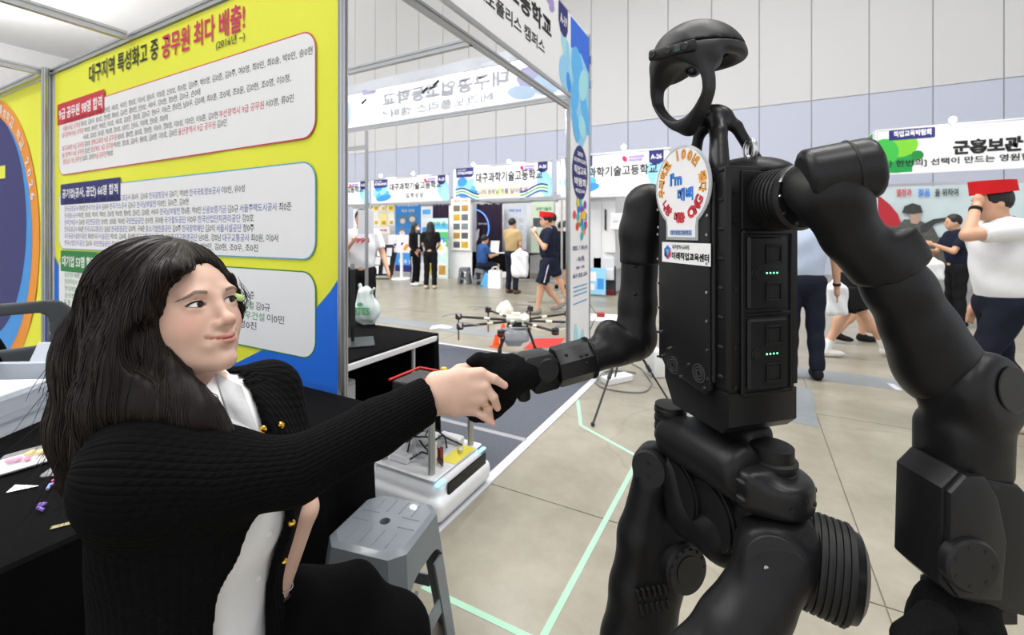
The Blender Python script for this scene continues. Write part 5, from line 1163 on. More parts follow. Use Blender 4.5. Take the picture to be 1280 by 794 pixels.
def headsdf(p):
    x, y, z = p[:, 0], p[:, 1], p[:, 2]; ay = np.abs(y); q = p.copy(); q[:, 1] = ay
    d = ellp(p, (-.012, 0, .028), (.091, .074, .082))
    d = sm(d, ellp(p, (.026, 0, -.026), (.058, .060, .086)), .03)
    d = sm(d, ellp(q, (.038, .035, -.036), (.036, .031, .037)), .02)          # cheeks
    d = sm(d, chain(q, [(-.002, .048, -.055), (.032, .034, -.086), (.070, .006, -.103)], [.019, .017, .0150], .01), .03)   # jaw
    d = sm(d, ellp(p, (.0735, 0, -.100), (.016, .017, .015)), .014)             # chin
    d = sm(d, ellp(q, (.071, .028, .019), (.014, .022, .009)), .016)            # brow
    d = smx(d, -ellp(q, (.099, .031, .001), (.022, .021, .0115)), .016)         # socket
    d = sm(d, chain(p, [(.080, 0, .010), (.087, 0, -.010), (.0985, 0, -.031)], [.0055, .0066, .0088], .006), .013)   # nose
    d = sm(d, ellp(p, (.1025, 0, -.0345), (.0102, .0112, .0092)), .008)
    d = sm(d, ellp(q, (.091, .0128, -.039), (.0085, .0070, .0070)), .008)
    d = smx(d, -ellp(q, (.0965, .0062, -.0445), (.0045, .0036, .0030)), .003)
    d = sm(d, ellp(p, (.074, 0, -.066), (.019, .028, .020)), .018)              # muzzle
    mz = -.0665+.006*(ay/.022)**2                                              # smiling mouth line
    mx_ = .0925-.016*(ay/.024)**2
    up = np.sqrt(((z-mz-.0040-.0012*np.exp(-(ay/.005)**2)*-1)/.0052)**2+((x-mx_)/.0068)**2+(ay/.0245)**4)-1
    lw = np.sqrt(((z-mz+.0048)/.0060)**2+((x-mx_+.0012)/.0076)**2+(ay/.0205)**4)-1
    d = sm(d, np.minimum(up*.0052, lw*.006), .0045)
    d = smx(d, -(np.sqrt(((z-mz)/.0011)**2+((x-mx_-.004)/.0065)**2+(ay/.0265)**6)-1)*.0011, .0022)
    d = smx(d, -ellp(q, (.086, .0285, -.0625), (.008, .004, .006)), .008)       # smile corners
    d = smx(d, -ellp(p, (.098, 0, -.0845), (.010, .018, .0048)), .010)
    d = sm(d, ellp(q, (-.008, .072, -.012), (.020, .008, .030)), .006)          # ear
    for (ex, ey, ez) in EYES:                                                  # lids over the eyeball
        s = -1 if ey < 0 else 1; u = (y-ey)*s                                   # u grows outward
        lid = np.sqrt((x-ex)**2+(y-ey)**2+(z-ez)**2)-(ER+.0016)
        d = sm(d, lid, .007)
        t = np.clip(1-(u/.0158)**2, 0, 1); mid = .0012*(u/.0158)+.0006
        op = np.maximum(np.abs(z-ez-mid-.0008*t)-.0053*t**.75, ex+.004-x); op = np.maximum(op, np.abs(u)-.0158)
        d = smx(d, -np.maximum(op, (ER-.0009)-np.sqrt((x-ex)**2+(y-ey)**2+(z-ez)**2)), .0010)
        fold = np.sqrt((x-ex)**2+(y-ey)**2+(z-ez)**2)-(ER+.0018)
        d = smx(d, -np.maximum(np.abs(z-ez-mid-.0008*t-.0053*t**.75-.0034)-.0006, np.maximum(np.abs(u)-.0146, ex+.006-x)), .0012)
    return d
NB = CV(-.600, .820, 1.100)
RSH, REL, RWR = CV(-.572, .675, 1.030), CP(372, 582, .755), CP(536, 499, .897)
LSH, LEL, LWR = CV(-.535, .975, 1.045), CV(-.445, .935, .815), CV(-.497, .880, .600)
K = [CP(601, 467, .893), CP(606, 484, .885), CP(602, 499, .884), CP(591, 512, .890)]
FI = [[K[0], CP(618, 474, .892), CP(631, 482, .897)], [K[1], CP(617, 497, .882), CP(622, 510, .890)], [K[2], CP(610, 511, .888), CP(613, 522, .896)], [K[3], CP(604, 520, .886), CP(616, 529, .890)]]
WP = [CP(544, 476, .895), CP(545, 486, .890), CP(546, 496, .890), CP(546, 506, .894)]
H = hl
def handsdf(p):
    d = None
    for i in range(4):
        e = chain(p, [H(WP[i]), H(WP[i]*.45+K[i]*.55), H(K[i])], [.0185, .0165, .0125], .01); d = e if d is None else sm(d, e, .016)
    for i in range(4):
        r = (.0092, .0090, .0084, .0080)[i]
        d = sm(d, chain(p, [H(q) for q in FI[i]], [r+.0018, r, r*.80], .003), .0028)
    d = sm(d, chain(p, [H(CP(552, 482, .905)), H(CP(574, 464, .922)), H(CP(594, 457, .945))], [.019, .0135, .0105], .006), .014)
    return sm(d, chain(p, [H(REL), H(RWR), H(CP(548, 493, .894))], [.036, .0265, .026], .01), .02)
def torsosdf(p):
    d = chain(p, [np.array((-.028, 0, -.060), np.float32), H(NB), H(CV(-.585, .825, .98))], [.050, .049, .085], .03)
    d = sm(d, chain(p, [H(RSH), H(NB-np.array((0, 0, .03))), H(LSH)], [.045, .06, .045], .02), .03)
    d = sm(d, chain(p, [H(CV(-.585, .825, .98)), H(CV(-.595, .84, .80)), H(CV(-.62, .86, .62))], [.09, .085, .10], .03), .05)
    d = sm(d, chain(p, [H(RSH), H(REL)], [.045, .036]), .02)
    d = sm(d, chain(p, [H(LSH), H(LEL), H(LWR)], [.042, .034, .0235], .01), .02)
    for k in range(4): a = LWR+np.array((.03, -.02, -.05)); b = a+np.array((.06, -.03+.018*k-.03, -.03)); d = sm(d, chain(p, [H(LWR), H(a), H(b), H(b+np.array((.02, 0, -.02)))], [.022, .018, .0095, .0075], .006), .006)
    return sm(d, chain(p, [H(CV(-.60, .86, .58)), H(CV(-.40, .86, .52))], [.09, .05]), .05)
def grouped(groups, mg=.07):
    def f(p):
        out = None
        for lo, hi, fn, k in groups:
            lo_, hi_ = np.array(lo)-mg, np.array(hi)+mg
            bd = np.linalg.norm(np.maximum(np.maximum(lo_-p, p-hi_), 0), axis=1)
            d = bd+mg*.8; ins = bd <= 0
            if ins.any(): d[ins] = np.minimum(fn(p[ins]), 10)
            out = d if out is None else sm(out, d.astype(np.float32), k)
        return out.astype(np.float32)
    return f
def bb(pts, r): a = np.array([H(q) for q in pts]); return a.min(0)-r, a.max(0)+r
hb0, hb1 = bb(WP+K+[q for f in FI for q in f]+[REL, RWR], .04)
tb0, tb1 = bb([NB, RSH, LSH, REL, LEL, LWR, CV(-.6, .86, .5), CV(-.26, .8, .53)], .12)
body = grouped([((-.11, -.085, -.13), (.115, .085, .115), headsdf, .0), (tb0, tb1, torsosdf, .012), (hb0, hb1, handsdf, .012)])
NAILS = [H(FI[i][2]+np.array((.004, -.0075, .0015))) for i in range(4)]
def paintbody(c):
    mi = np.zeros(len(c), np.int32); ay = np.abs(c[:, 1]); mz = -.0665+.006*(ay/.022)**2
    for n in NAILS: mi[np.linalg.norm(c-n, axis=1) < .0058] = 2
    return mi
lo = np.minimum(np.minimum(hb0, tb0), (-.13, -.1, -.15)); hi = np.maximum(np.maximum(hb1, tb1), (.13, .1, .13))
o = sdf('body', body, lo, hi, .0024, [SKIN, LIP, NAIL], wo, paint=paintbody, relax=1); o.matrix_basis = THD
nv = len(o.data.vertices); co = np.empty(nv*3, np.float32); o.data.vertices.foreach_get('co', co); co = co.reshape(-1, 3)
ay = np.abs(co[:, 1]); dz = co[:, 2]-(-.0665+.006*(ay/.022)**2)
hi_ = .0082*np.clip(1.08-(ay/.0240)**2, 0, 1)-.0010*np.exp(-(ay/.004)**2); lo_ = .0098*np.clip(1.04-(ay/.0220)**2, 0, 1)
lipv = np.clip(np.minimum(hi_-dz, dz+lo_)/.0022+.5, 0, 1)*(co[:, 0] > .068)*(ay < .0245)
a_ = o.data.attributes.new('lip', 'FLOAT', 'POINT'); a_.data.foreach_set('value', lipv.astype(np.float32))
# ---- eyes, lashes, brows
SCL = mat('eye_white', srgb(232, 228, 226), .12, var=0); IRI = mat('iris_dark', srgb(44, 28, 22), .10, var=.2, scale=200); PUP = mat('pupil', (.004, .003, .003), .06, var=0)
gaze_t = CP(858, 110, .87)
for k, e in enumerate(EYES):
    g = H(gaze_t)-np.array(e); g = g/np.linalg.norm(g); g = np.array((g[0]*1.0, g[1]*.9-.02, g[2]*.45)); g /= np.linalg.norm(g)
    m = MB(THD); prof = []; bands = [(0, .002, 2), (.0025, .0066, 1), (.0066, .0132, 0)]
    angs = [0, .12, .20, .30, .42, .52, .60, .8, 1.1, 1.5, 2.0, 2.5, pi]; T = frame(e, V(g)); n = 28; R = ER
    vs = [(R*sin(a)*cos(2*pi*i/n), R*sin(a)*sin(2*pi*i/n), R*cos(a)*1.0+(.0004 if a < .58 else 0)) for a in angs for i in range(n)]
    for q in range(len(angs)-1):
        m.cur = 2 if angs[q+1] <= .31 else (1 if angs[q+1] <= .61 else 0)
        m.add([], []); base = 0
        m.f += [(q*n+i, q*n+(i+1) % n, (q+1)*n+(i+1) % n, (q+1)*n+i) for i in range(n)]; m.mi += [m.cur]*n
    m.v = [THD @ T @ V(v) for v in vs]
    m.build('eyeball', [SCL, IRI, PUP], wo, smooth=180)
BROW = mat('brow_hair', srgb(134, 112, 106), .8, var=.2, scale=300); LASH = mat('lash', (.008, .006, .006), .6, var=0)
def onface(u, s, z, off):                                 # push a point out of the head until it lies on the skin
    y = .031*s+u*s; x = np.linspace(.02, .115, 190); q = np.stack([x, np.full_like(x, y), np.full_like(x, z)], 1).astype(np.float32)
    d = headsdf(q); i = np.max(np.nonzero(d < 0)[0]) if (d < 0).any() else 0
    return (x[i]+off, y, z)
for s in (-1, 1):
    ex, ey, ez = EYES[0 if s < 0 else 1]; top = []; bot = []
    for i in range(13):
        u = -.0158+.0316*i/12; t = max(0, 1-(u/.0158)**2); mid = .0012*(u/.0158)+.0006
        zt = mid+.0008*t+.0053*t**.75; zb = mid+.0008*t-.0053*t**.75
        xx = lambda z_: ex+math.sqrt(max((ER+.0009)**2-u*u-z_*z_, (.0062)**2))
        top.append((xx(zt), ey+u*s, ez+zt+.0002)); bot.append((xx(zb), ey+u*s, ez+zb))
    top.append((top[-1][0]-.0016, top[-1][1]+.0035*s, top[-1][2]+.0014))
    m = MB(THD); m.tube(top, [.0004]+[.0013+.0005*(i/12) for i in range(12)]+[.0003], 6); m.build('eyelash', LASH, wo, smooth=180)
    m = MB(THD); m.tube(bot[5:], .00032, 5); m.build('eyelash', LASH, wo, smooth=180)
    m = MB(THD); vs = []; fs = []; n = 14
    for i in range(n+1):
        w = i/n; u = -.0135+.038*w; zc_ = .0190+.0040*sin(min(w*1.5, 1)*pi/2)-.0105*max(0, w-.5)/.5; th = .0034*(.7+.8*w)*(1-w)**.45+.0003
        for dz in (-th, 0, th): 
            a = onface(u, s, zc_+dz, .0012 if dz == 0 else .0003); vs.append(a)
    for i in range(n):
        for j in range(2): a = i*3+j; fs.append((a, a+1, a+4, a+3))
    m.add(vs, fs); m.build('eyebrow', BROW, wo, smooth=180)
# ---- hair
HAIR = mat('dark_hair', (.0080, .0055, .0048), .5, var=.3, scale=55, spec=.22)
HAIR2 = mat('dark_hair_strand', (.0150, .0098, .0082), .45, var=.4, scale=40, spec=.32)
def hairsdf(p):
    x, y, z = p[:, 0], p[:, 1], p[:, 2]
    cap_ = ellp(p, (-.018, 0, .034), (.0985, .0845, .089))
    crown = ellp(p, (-.035, -.004, .060), (.088, .085, .070))
    d = sm(cap_, crown, .03)
    back = chain(p, [H(CP(185, 360, .83)), H(CP(152, 440, .835)), H(CP(132, 530, .825)), H(CP(112, 590, .81))], [.088, .088, .076, .044], .03)
    near = chain(p, [H(CP(216, 345, .745)), H(CP(184, 400, .735)), H(CP(172, 455, .722)), H(CP(190, 505, .71)), H(CP(242, 533, .71))], [.026, .032, .040, .036, .014], .02)
    near = sm(near, chain(p, [H(CP(160, 430, .74)), H(CP(150, 500, .72)), H(CP(128, 565, .715))], [.055, .055, .036], .02), .03)
    near = sm(near, chain(p, [H(CP(205, 480, .735)), H(CP(250, 515, .725)), H(CP(283, 541, .725))], [.030, .024, .010], .015), .02)
    far = chain(p, [H(CP(288, 345, .850)), H(CP(297, 366, .862)), H(CP(303, 386, .866)), H(CP(301, 400, .866))], [.006, .0055, .005, .003], .008)
    face = ellp(p, (.092, .004, -.040), (.062, .064, .112))                      # the face stays clear
    face2 = ellp(p, (.106, .000, .036), (.058, .052, .060))
    d = smx(d, -np.minimum(face, face2), .012)
    d = smx(d, -np.maximum(-(z+.01), x-.0)*0-1*ellp(p, (.075, -.055, -.06), (.045, .05, .055)), .01)
    d = sm(d, back, .05); d = sm(d, near, .04)
    d = smx(d, -ellp(p, (.080, -.02, -.035), (.055, .052, .098)), .014)
    d = smx(d, -ellp(p, (.060, -.078, -.052), (.058, .056, .054)), .012); d = smx(d, -ellp(p, (.086, -.055, .000), (.042, .044, .052)), .018)
    d = sm(d, chain(p, [H(CP(176, 385, .745)), H(CP(168, 430, .738)), H(CP(176, 480, .732))], [.030, .036, .038], .012), .02)
    d = sm(d, chain(p, [H(CP(186, 400, .742)), H(CP(190, 432, .737)), H(CP(212, 466, .733)), H(CP(240, 497, .728)), H(CP(270, 526, .727))], [.016, .020, .021, .018, .012], .012), .014)
    d = sm(d, chain(p, [H(CP(208, 470, .735)), H(CP(248, 508, .728)), H(CP(286, 541, .728))], [.020, .016, .006], .012), .012)
    d = sm(d, far, .004)
    th = np.arctan2(y+.0, x+.03); rr_ = np.clip(np.hypot(y, x+.03)/.06, 0, 1)
    w = np.sin(th*24+1.6*np.sin(z*20+th*2))+.5*np.sin(th*57+2*np.sin(z*15))
    return d-.0014*w*rr_*np.clip((.115-z)/.05, .15, 1)
hlo, hhi = (-.26, -.20, -.36), (.15, .14, .16)
a = np.array([H(CP(100, 600, .8)), H(CP(290, 545, .72)), H(CP(120, 340, .8))]); hlo = np.minimum(hlo, a.min(0)-.07); hhi = np.maximum(hhi, a.max(0)+.05)
o = sdf('hair', hairsdf, hlo, hhi, .0042, HAIR, wo, relax=1); o.matrix_basis = THD; hair_o = o
hv = np.empty(len(o.data.vertices)*3, np.float32); o.data.vertices.foreach_get('co', hv); hv = hv.reshape(-1, 3)
rng = np.random.default_rng(4)
def grad(p, e=.002):
    g = np.stack([hairsdf(p+np.eye(3, dtype=np.float32)[i]*e)-hairsdf(p-np.eye(3, dtype=np.float32)[i]*e) for i in range(3)], 1)
    return g/np.maximum(np.linalg.norm(g, axis=1, keepdims=True), 1e-6)
def strands(seed, n, steps, step, lift, jit, zmin=-9):
    p = seed[rng.choice(len(seed), n)].copy(); down = np.array((0, 0, -1.0), np.float64)@HRM; path = [p.copy()]
    wob = rng.normal(0, jit, (n, 3)); ll = rng.uniform(lift[0], lift[1], n)
    for s in range(steps):
        g = grad(p.astype(np.float32)); rad = p-np.array((.015, .012, 0)); rad[:, 2] = 0; rad /= np.maximum(np.linalg.norm(rad, axis=1, keepdims=True), .01); d = down+rad*np.clip((p[:, 2:3]-.04)/.05, 0, 1)*1.2+wob*(.5+.5*sin(s*.35))+rng.normal(0, jit*.35, (n, 3))
        d = d-g*(d*g).sum(1, keepdims=True); d /= np.maximum(np.linalg.norm(d, axis=1, keepdims=True), .25)
        p = p+d*step; g = grad(p.astype(np.float32)); p = p-g*(np.clip(hairsdf(p.astype(np.float32))-ll, -.01, .01))[:, None]; path.append(p.copy())
    return np.stack(path, 1)
def tubes(paths, r, n=3):
    m, k = paths.shape[:2]; t = np.gradient(paths, axis=1); t /= np.maximum(np.linalg.norm(t, axis=2, keepdims=True), 1e-9)
    a = np.cross(t, np.array((.31, .27, .91))); a /= np.maximum(np.linalg.norm(a, axis=2, keepdims=True), 1e-9); b = np.cross(t, a)
    rr = np.broadcast_to(np.asarray(r).reshape(-1, 1), (m, k))*np.sin(np.linspace(.12, 3.02, k))[None, :]**.35
    v = np.stack([paths+(a*cos(2*pi*q/n)+b*sin(2*pi*q/n))*rr[..., None] for q in range(n)], 2).reshape(-1, 3)
    i, j, q = np.meshgrid(np.arange(m), np.arange(k-1), np.arange(n), indexing='ij'); base = (i*k+j)*n
    f = np.stack([base+q, base+(q+1) % n, base+n+(q+1) % n, base+n+q], -1).reshape(-1, 4); return v, f
top = hv[(hv[:, 2] > .02)]; side_ = hv[(hv[:, 2] < .05)]
v1, f1 = tubes(strands(top, 900, 52, .0075, (-.0002, .0014), .06), rng.uniform(.0005, .0013, 900))
v2, f2 = tubes(strands(side_, 800, 34, .0075, (-.0002, .0014), .09), rng.uniform(.0005, .0013, 800))
o = link('hair_strands', np_mesh('hair_strands', np.concatenate([v1, v2]), np.concatenate([f1, f2+len(v1)]), HAIR2), wo); o.matrix_basis = THD; tag(o, kind='stuff')
# loose flyaway hairs off the back and by the cheeks
fl_ = []
for k in range(190):
    a = CP(rng.uniform(82, 128), rng.uniform(390, 560), rng.uniform(.74, .84)); q = [a]
    dr = np.array((rng.normal(-.0012, .0026), rng.normal(0, .002), -.011))
    for s in range(15): dr = dr+np.array((rng.normal(0, .0007)+.0004*sin(s*.6+k), rng.normal(0, .0006), 0)); q.append(q[-1]+dr*rng.uniform(.6, 1.0))
    fl_.append([H(c) for c in q])
for k in range(12):
    a = CP(rng.uniform(296, 304), rng.uniform(345, 380), .842); q = [a]; dr = np.array((.0016, .001, -.006))
    for s in range(10): dr = dr+np.array((rng.normal(0, .0005)-.0005*(s-2)*.6, 0, rng.normal(0, .0003))); q.append(q[-1]+dr*.6)
    fl_.append([H(c) for c in (q+[q[-1]]*5)[:16]])
v, f = tubes(np.array(fl_, float), np.full(len(fl_), .00055)); o = link('flyaway_hair', np_mesh('flyaway_hair', v, f, HAIR2), wo); o.matrix_basis = THD; tag(o, kind='stuff')
m = MB(); m.tube([cw(CP(289, 369, .84)), cw(CP(298, 372, .845)), cw(CP(303, 373, .85))], .0065, 10); m.build('hair_clip', mat('clip_green', srgb(206, 230, 150), .4), wo)
# ---- clothes (in camera metres)
CTF = np.array((.968, -.25, 0)); CTL = np.array((.25, .968, 0)); CTM = np.stack([CTF, CTL, np.array((0, 0, 1.0))], 1).astype(np.float32)
TCAM = axes(W(0, 0, 0), RD, FD, ZD)
def trunk(p, o_):
    d = ellp(p, CV(-.568, .825, .955), (.108+o_, .155+o_, .155), CTM)
    d = sm(d, ellp(p, CV(-.532, .815, .890), (.100+o_, .130+o_, .105), CTM), .05)          # bust
    d = sm(d, ellp(p, CV(-.585, .835, .745), (.112+o_, .145+o_, .20), CTM), .08)
    d = sm(d, ellp(p, CV(-.618, .850, .600), (.140+o_, .165+o_, .12), CTM), .06)
    return sm(d, chain(p, [RSH+np.array((0, .02, 0)), NB-np.array((.005, 0, .035)), LSH-np.array((0, .02, 0))], [.052+o_*.7, .056+o_*.6, .052+o_*.7], .02), .05)
SHIRT = mat('white_shirt', srgb(250, 250, 252), .75, var=.02, scale=12, bump=.25, bscale=22, sheen=.2)
def shirt(p):
    d = trunk(p, .000)
    d = d+.0030*np.sin(p[:, 2]*38+p[:, 0]*50+2.0*np.sin(p[:, 1]*18))*np.clip((.9-p[:, 2])*6, 0, 1)
    return smx(d, -chain(p, [NB+np.array((-.01, 0, -.05)), NB+np.array((.02, -.006, .12))], [.052, .062]), .006)
o = sdf('shirt', shirt, (-.82, .62, .50), (-.36, 1.06, 1.16), .0055, SHIRT, wo, relax=2); o.matrix_basis = TCAM
# collar: a stand round the neck and two pointed flaps
m = MB(TCAM)
def collar_pt(a, z, r): return NB+np.array((.012, 0, -.005))+(CTF*cos(a)+CTL*sin(a))*r+np.array((0, 0, z-.035*cos(a)))
vs = []; fs = []; n = 30
for i in range(n+1):
    a = radians(28)+(2*pi-radians(56))*i/n
    for z, r in ((-.012, .066), (.030, .061), (.034, .064), (.022, .070), (-.006, .079), (-.010, .076)): vs.append(collar_pt(a, z, r))
for i in range(n):
    for q in range(5): a = i*6+q; fs.append((a, a+1, a+7, a+6))
m.add(vs, fs); m.build('collar', SHIRT, wo, smooth=180)
for (A, B, Cc, D) in (((268, 466, .795), (300, 482, .775), (322, 540, .765), (283, 520, .760)), ((268, 470, .79), (244, 500, .735), (262, 540, .722), (284, 520, .755))):
    a, b, c, d = [cw(CP(*q)) for q in (A, B, Cc, D)]; m = MB(); nn = (b-a).cross(d-a).normalized(); nn = nn if nn.dot(cam.location-a) > 0 else -nn
    g = []; N = 6
    for i in range(N+1):
        for j in range(N+1):
            u, w = i/N, j/N; q = (a.lerp(b, u)).lerp(d.lerp(c, u), w); g.append(q+nn*(.010*sin(pi*u)*sin(pi*min(1, w*1.1))))
    fs = [(i*(N+1)+j, (i+1)*(N+1)+j, (i+1)*(N+1)+j+1, i*(N+1)+j+1) for i in range(N) for j in range(N)]
    m.add(g+[q-nn*.003 for q in g], fs+[tuple(x+(N+1)**2 for x in reversed(f)) for f in fs]+[(i, i+1, i+1+(N+1)**2, i+(N+1)**2) for i in range(N)]); m.build('collar_flap', SHIRT, wo, smooth=180)
for px_, py_, t in ((337, 668, .735), (323, 724, .735)):
    q = CP(px_, py_, t); m = MB(); e = cw(q); 
    dq = np.linspace(.66, .86, 120); ray = np.stack([CP(px_, py_, tt) for tt in dq]).astype(np.float32); dd = shirt(ray); i = int(np.argmax(dd < 0)) if (dd < 0).any() else 60
    e = cw(CP(px_, py_, dq[i]-.001)); m.lathe([(.0, .0016), (.004, .002), (.0052, .001), (.0052, -.001)], frame(e, cam.location-e), 16); m.build('shirt_button', mat('pearl', srgb(226, 226, 230), .25), wo)
# cardigan
KNIT = mat('black_knit', (.0032, .0032, .0036), .95, var=.2, scale=70, spec=.10)
def knit_nodes(mt):
    nt = mt.node_tree; b = nt.nodes['Principled BSDF']; at = nt.nodes.new('ShaderNodeAttribute'); at.attribute_name = 'knit'
    sp = nt.nodes.new('ShaderNodeSeparateXYZ'); nt.links.new(at.outputs['Vector'], sp.inputs[0])
    def M(op, a, b_=None):
        n = nt.nodes.new('ShaderNodeMath'); n.operation = op
        for i, v in enumerate((a, b_)):
            if v is None: continue
            if isinstance(v, (int, float)): n.inputs[i].default_value = v
            else: nt.links.new(v, n.inputs[i])
        return n.outputs[0]
    u, v = sp.outputs[0], sp.outputs[1]
    rib = M('ABSOLUTE', M('SINE', M('MULTIPLY', u, pi)))                       # one rib per unit of u
    tw = M('SINE', M('ADD', M('MULTIPLY', v, 330.0), M('MULTIPLY', u, 2.2)))    # the cable crossings
    st = M('SINE', M('MULTIPLY', v, 1300.0))
    h = M('ADD', M('ADD', M('POWER', rib, .5), M('MULTIPLY', M('MULTIPLY', tw, rib), .38)), M('MULTIPLY', st, .06))
    bp = nt.nodes.new('ShaderNodeBump'); bp.inputs['Strength'].default_value = 0.55; bp.inputs['Distance'].default_value = 0.004
    nt.links.new(h, bp.inputs['Height']); nt.links.new(bp.outputs[0], b.inputs['Normal'])
knit_nodes(KNIT)
SL = [RSH, RSH*.5+REL*.5+np.array((0, 0, -.012)), REL+np.array((0, 0, -.006)), REL*.45+RWR*.55+np.array((0, 0, -.004)), CP(534, 500, .893)]
SLR = [.074, .064, .0525, .050, .046]
LL = [LSH, LSH*.5+LEL*.5, LEL+np.array((-.01, .01, .02))]
def openw(p):                                            # the open front, in torso coordinates
    q = (p-NB.astype(np.float32))@CTM; z = p[:, 2]
    w = np.interp(z, [.60, .70, .82, .95, 1.04, 1.12], [.056, .054, .056, .040, .042, .060]).astype(np.float32)
    yc = np.interp(z, [.60, .80, 1.1], [-.010, -.004, .0]).astype(np.float32)
    return np.maximum(np.abs(q[:, 1]-yc)-w, .0-q[:, 0])
def cardi(p):
    d = trunk(p, .024)
    d = d+.004*np.sin(p[:, 2]*30+p[:, 1]*22+1.5*np.sin(p[:, 0]*16))
    d = smx(d, -openw(p), .008)
    d = smx(d, -chain(p, [NB+np.array((-.01, 0, -.05)), NB+np.array((.03, -.01, .12))], [.066, .085]), .006)
    d = smx(d, -(trunk(p, .006)), .002)
    s = chain(p, SL, SLR, .02)
    s = s+.0030*np.sin(p[:, 0]*46+p[:, 2]*30)*np.clip((-.30-p[:, 0])*8, 0, 1)
    d = sm(d, s, .055); d = sm(d, smx(chain(p, LL, [.066, .056, .046], .02), half(p, LEL+np.array((0, 0, .03)), LEL-LSH), .004), .03)
    d = smx(d, half(p, CP(535, 500, .894), CP(535, 500, .894)-CP(480, 522, .845)), .003)
    return d
o = sdf('cardigan', cardi, (-.86, .54, .50), (-.12, 1.10, 1.18), .0055, KNIT, wo, relax=2); o.matrix_basis = TCAM
nv = len(o.data.vertices); co = np.empty(nv*3, np.float32); o.data.vertices.foreach_get('co', co); co = co.reshape(-1, 3)
kn_ = np.zeros((nv, 3), np.float32); best = np.full(nv, 1e9); acc = 0.0
for i in range(4):
    a, b = SL[i], SL[i+1]; ab = b-a; ln = np.linalg.norm(ab); t = np.clip(((co-a)@ab)/ln**2, 0, 1); w = co-a-t[:, None]*ab; dist = np.linalg.norm(w, axis=1)
    ax1 = ab/ln; e1 = np.array((0, 0, 1.0))-ax1*ax1[2]; e1 /= np.linalg.norm(e1); e2 = np.cross(ax1, e1); ang = np.arctan2(w@e2, w@e1)
    k = dist < best; best[k] = dist[k]; kn_[k, 0] = ang[k]*22/(2*pi)*2; kn_[k, 1] = acc+t[k]*ln; acc += ln
tor = best > .105; q = (co-NB)@CTM; kn_[tor, 0] = np.arctan2(q[tor, 1], q[tor, 0]+.03)*40/(2*pi)*2; kn_[tor, 1] = q[tor, 2]
at = o.data.attributes.new('knit', 'FLOAT_VECTOR', 'POINT'); at.data.foreach_set('vector', kn_.ravel())
GOLD = mat('gold_metal', srgb(226, 176, 72), .22, 1.0)
for px_, py_, r in ((330, 537, .0075), (351, 532, .0065), (365, 654, .006), (355, 702, .006)):
    dq = np.linspace(.66, 1.02, 240); ray = np.stack([CP(px_, py_, tt) for tt in dq]).astype(np.float32); dd = cardi(ray); i = int(np.argmax(dd < .0005)) if (dd < .0005).any() else 160
    e = cw(CP(px_, py_, dq[i]-.002)); m = MB(); m.lathe([(.0, r*.6), (r*.6, r*.5), (r, .0), (r*.9, -r*.3)], frame(e, cam.location-e), 18); m.build('gold_button', GOLD, wo)
# jewellery
def band(nm, z, r, th, mt, tl=0.0):
    u = (LWR-LEL)/np.linalg.norm(LWR-LEL); c = LEL+(LWR-LEL)*z; e1 = np.cross(u, (0, 1.0, 0)); e1 /= np.linalg.norm(e1); e2 = np.cross(u, e1)
    m = MB(); m.tube([cw(c+e1*r*cos(a)+e2*r*sin(a)+u*tl*cos(a)) for a in [2*pi*i/24 for i in range(25)]], th, 8, False); m.build(nm, mt, wo, smooth=180)
band('silver_bangle', .60, .0305, .0012, STEEL, .004); band('gold_bracelet', .685, .0295, .0017, GOLD, .003); band('black_bracelet', .70, .030, .0026, BLKPL, -.004)
u = (FI[2][1]-FI[2][0]); u /= np.linalg.norm(u); c = FI[2][0]*.45+FI[2][1]*.55; e1 = np.cross(u, (0, 1.0, 0)); e1 /= np.linalg.norm(e1); e2 = np.cross(u, e1)
m = MB(); m.tube([cw(c+e1*.0112*cos(a)+e2*.0112*sin(a)) for a in [2*pi*i/24 for i in range(25)]], .0009, 6, False); m.build('finger_ring', GOLD, wo, smooth=180)
# black trousers and shoes under the table line
TRO = mat('black_trousers', (.0035, .0035, .004), .95, var=.2, scale=30, bump=.15, bscale=60, spec=.08)
KL, KR = CV(-.265, .985, .50), CV(-.22, .76, .50)
def tro(p):
    d = ellp(p, CV(-.60, .86, .555), (.165, .19, .105), CTM)
    for k, s in ((KL, .08), (KR, -.08)):
        h0 = CV(-.58, .86+s*1.0, .555); d = sm(d, chain(p, [h0, k, k+np.array((.03, 0, -.40))], [.098, .080, .062], .03), .04)
    d = sm(d, chain(p, [CV(-.45, .95, .60), CV(-.36, .985, .60)], [.07, .06]), .05)
    return d+.004*np.sin(p[:, 0]*34+p[:, 1]*20+p[:, 2]*12)
o = sdf('trousers', tro, (-.82, .58, .05), (-.08, 1.12, .74), .009, TRO, wo, relax=2); o.matrix_basis = TCAM
for k in (KL, KR):
    a = k+np.array((.03, 0, 0)); fsh = lambda p, a=a: smx(sm(ellp(p, (a[0]+.05, a[1], .045), (.13, .045, .045)), ellp(p, (a[0], a[1], .075), (.055, .042, .05)), .03), .002-p[:, 2], .006)
    o = sdf('shoe', fsh, (a[0]-.12, a[1]-.07, -.01), (a[0]+.22, a[1]+.07, .15), .009, BLKPL, wo); o.matrix_basis = TCAM
ws_ = thing('plastic_stool', 'grey plastic stool on which the seated woman sits, hidden by her clothes', 'stool', W(-.60, .86, 0), YAW)
for ch_ in list(st.children): c_ = ch_.copy(); C.objects.link(c_); c_.parent = ws_
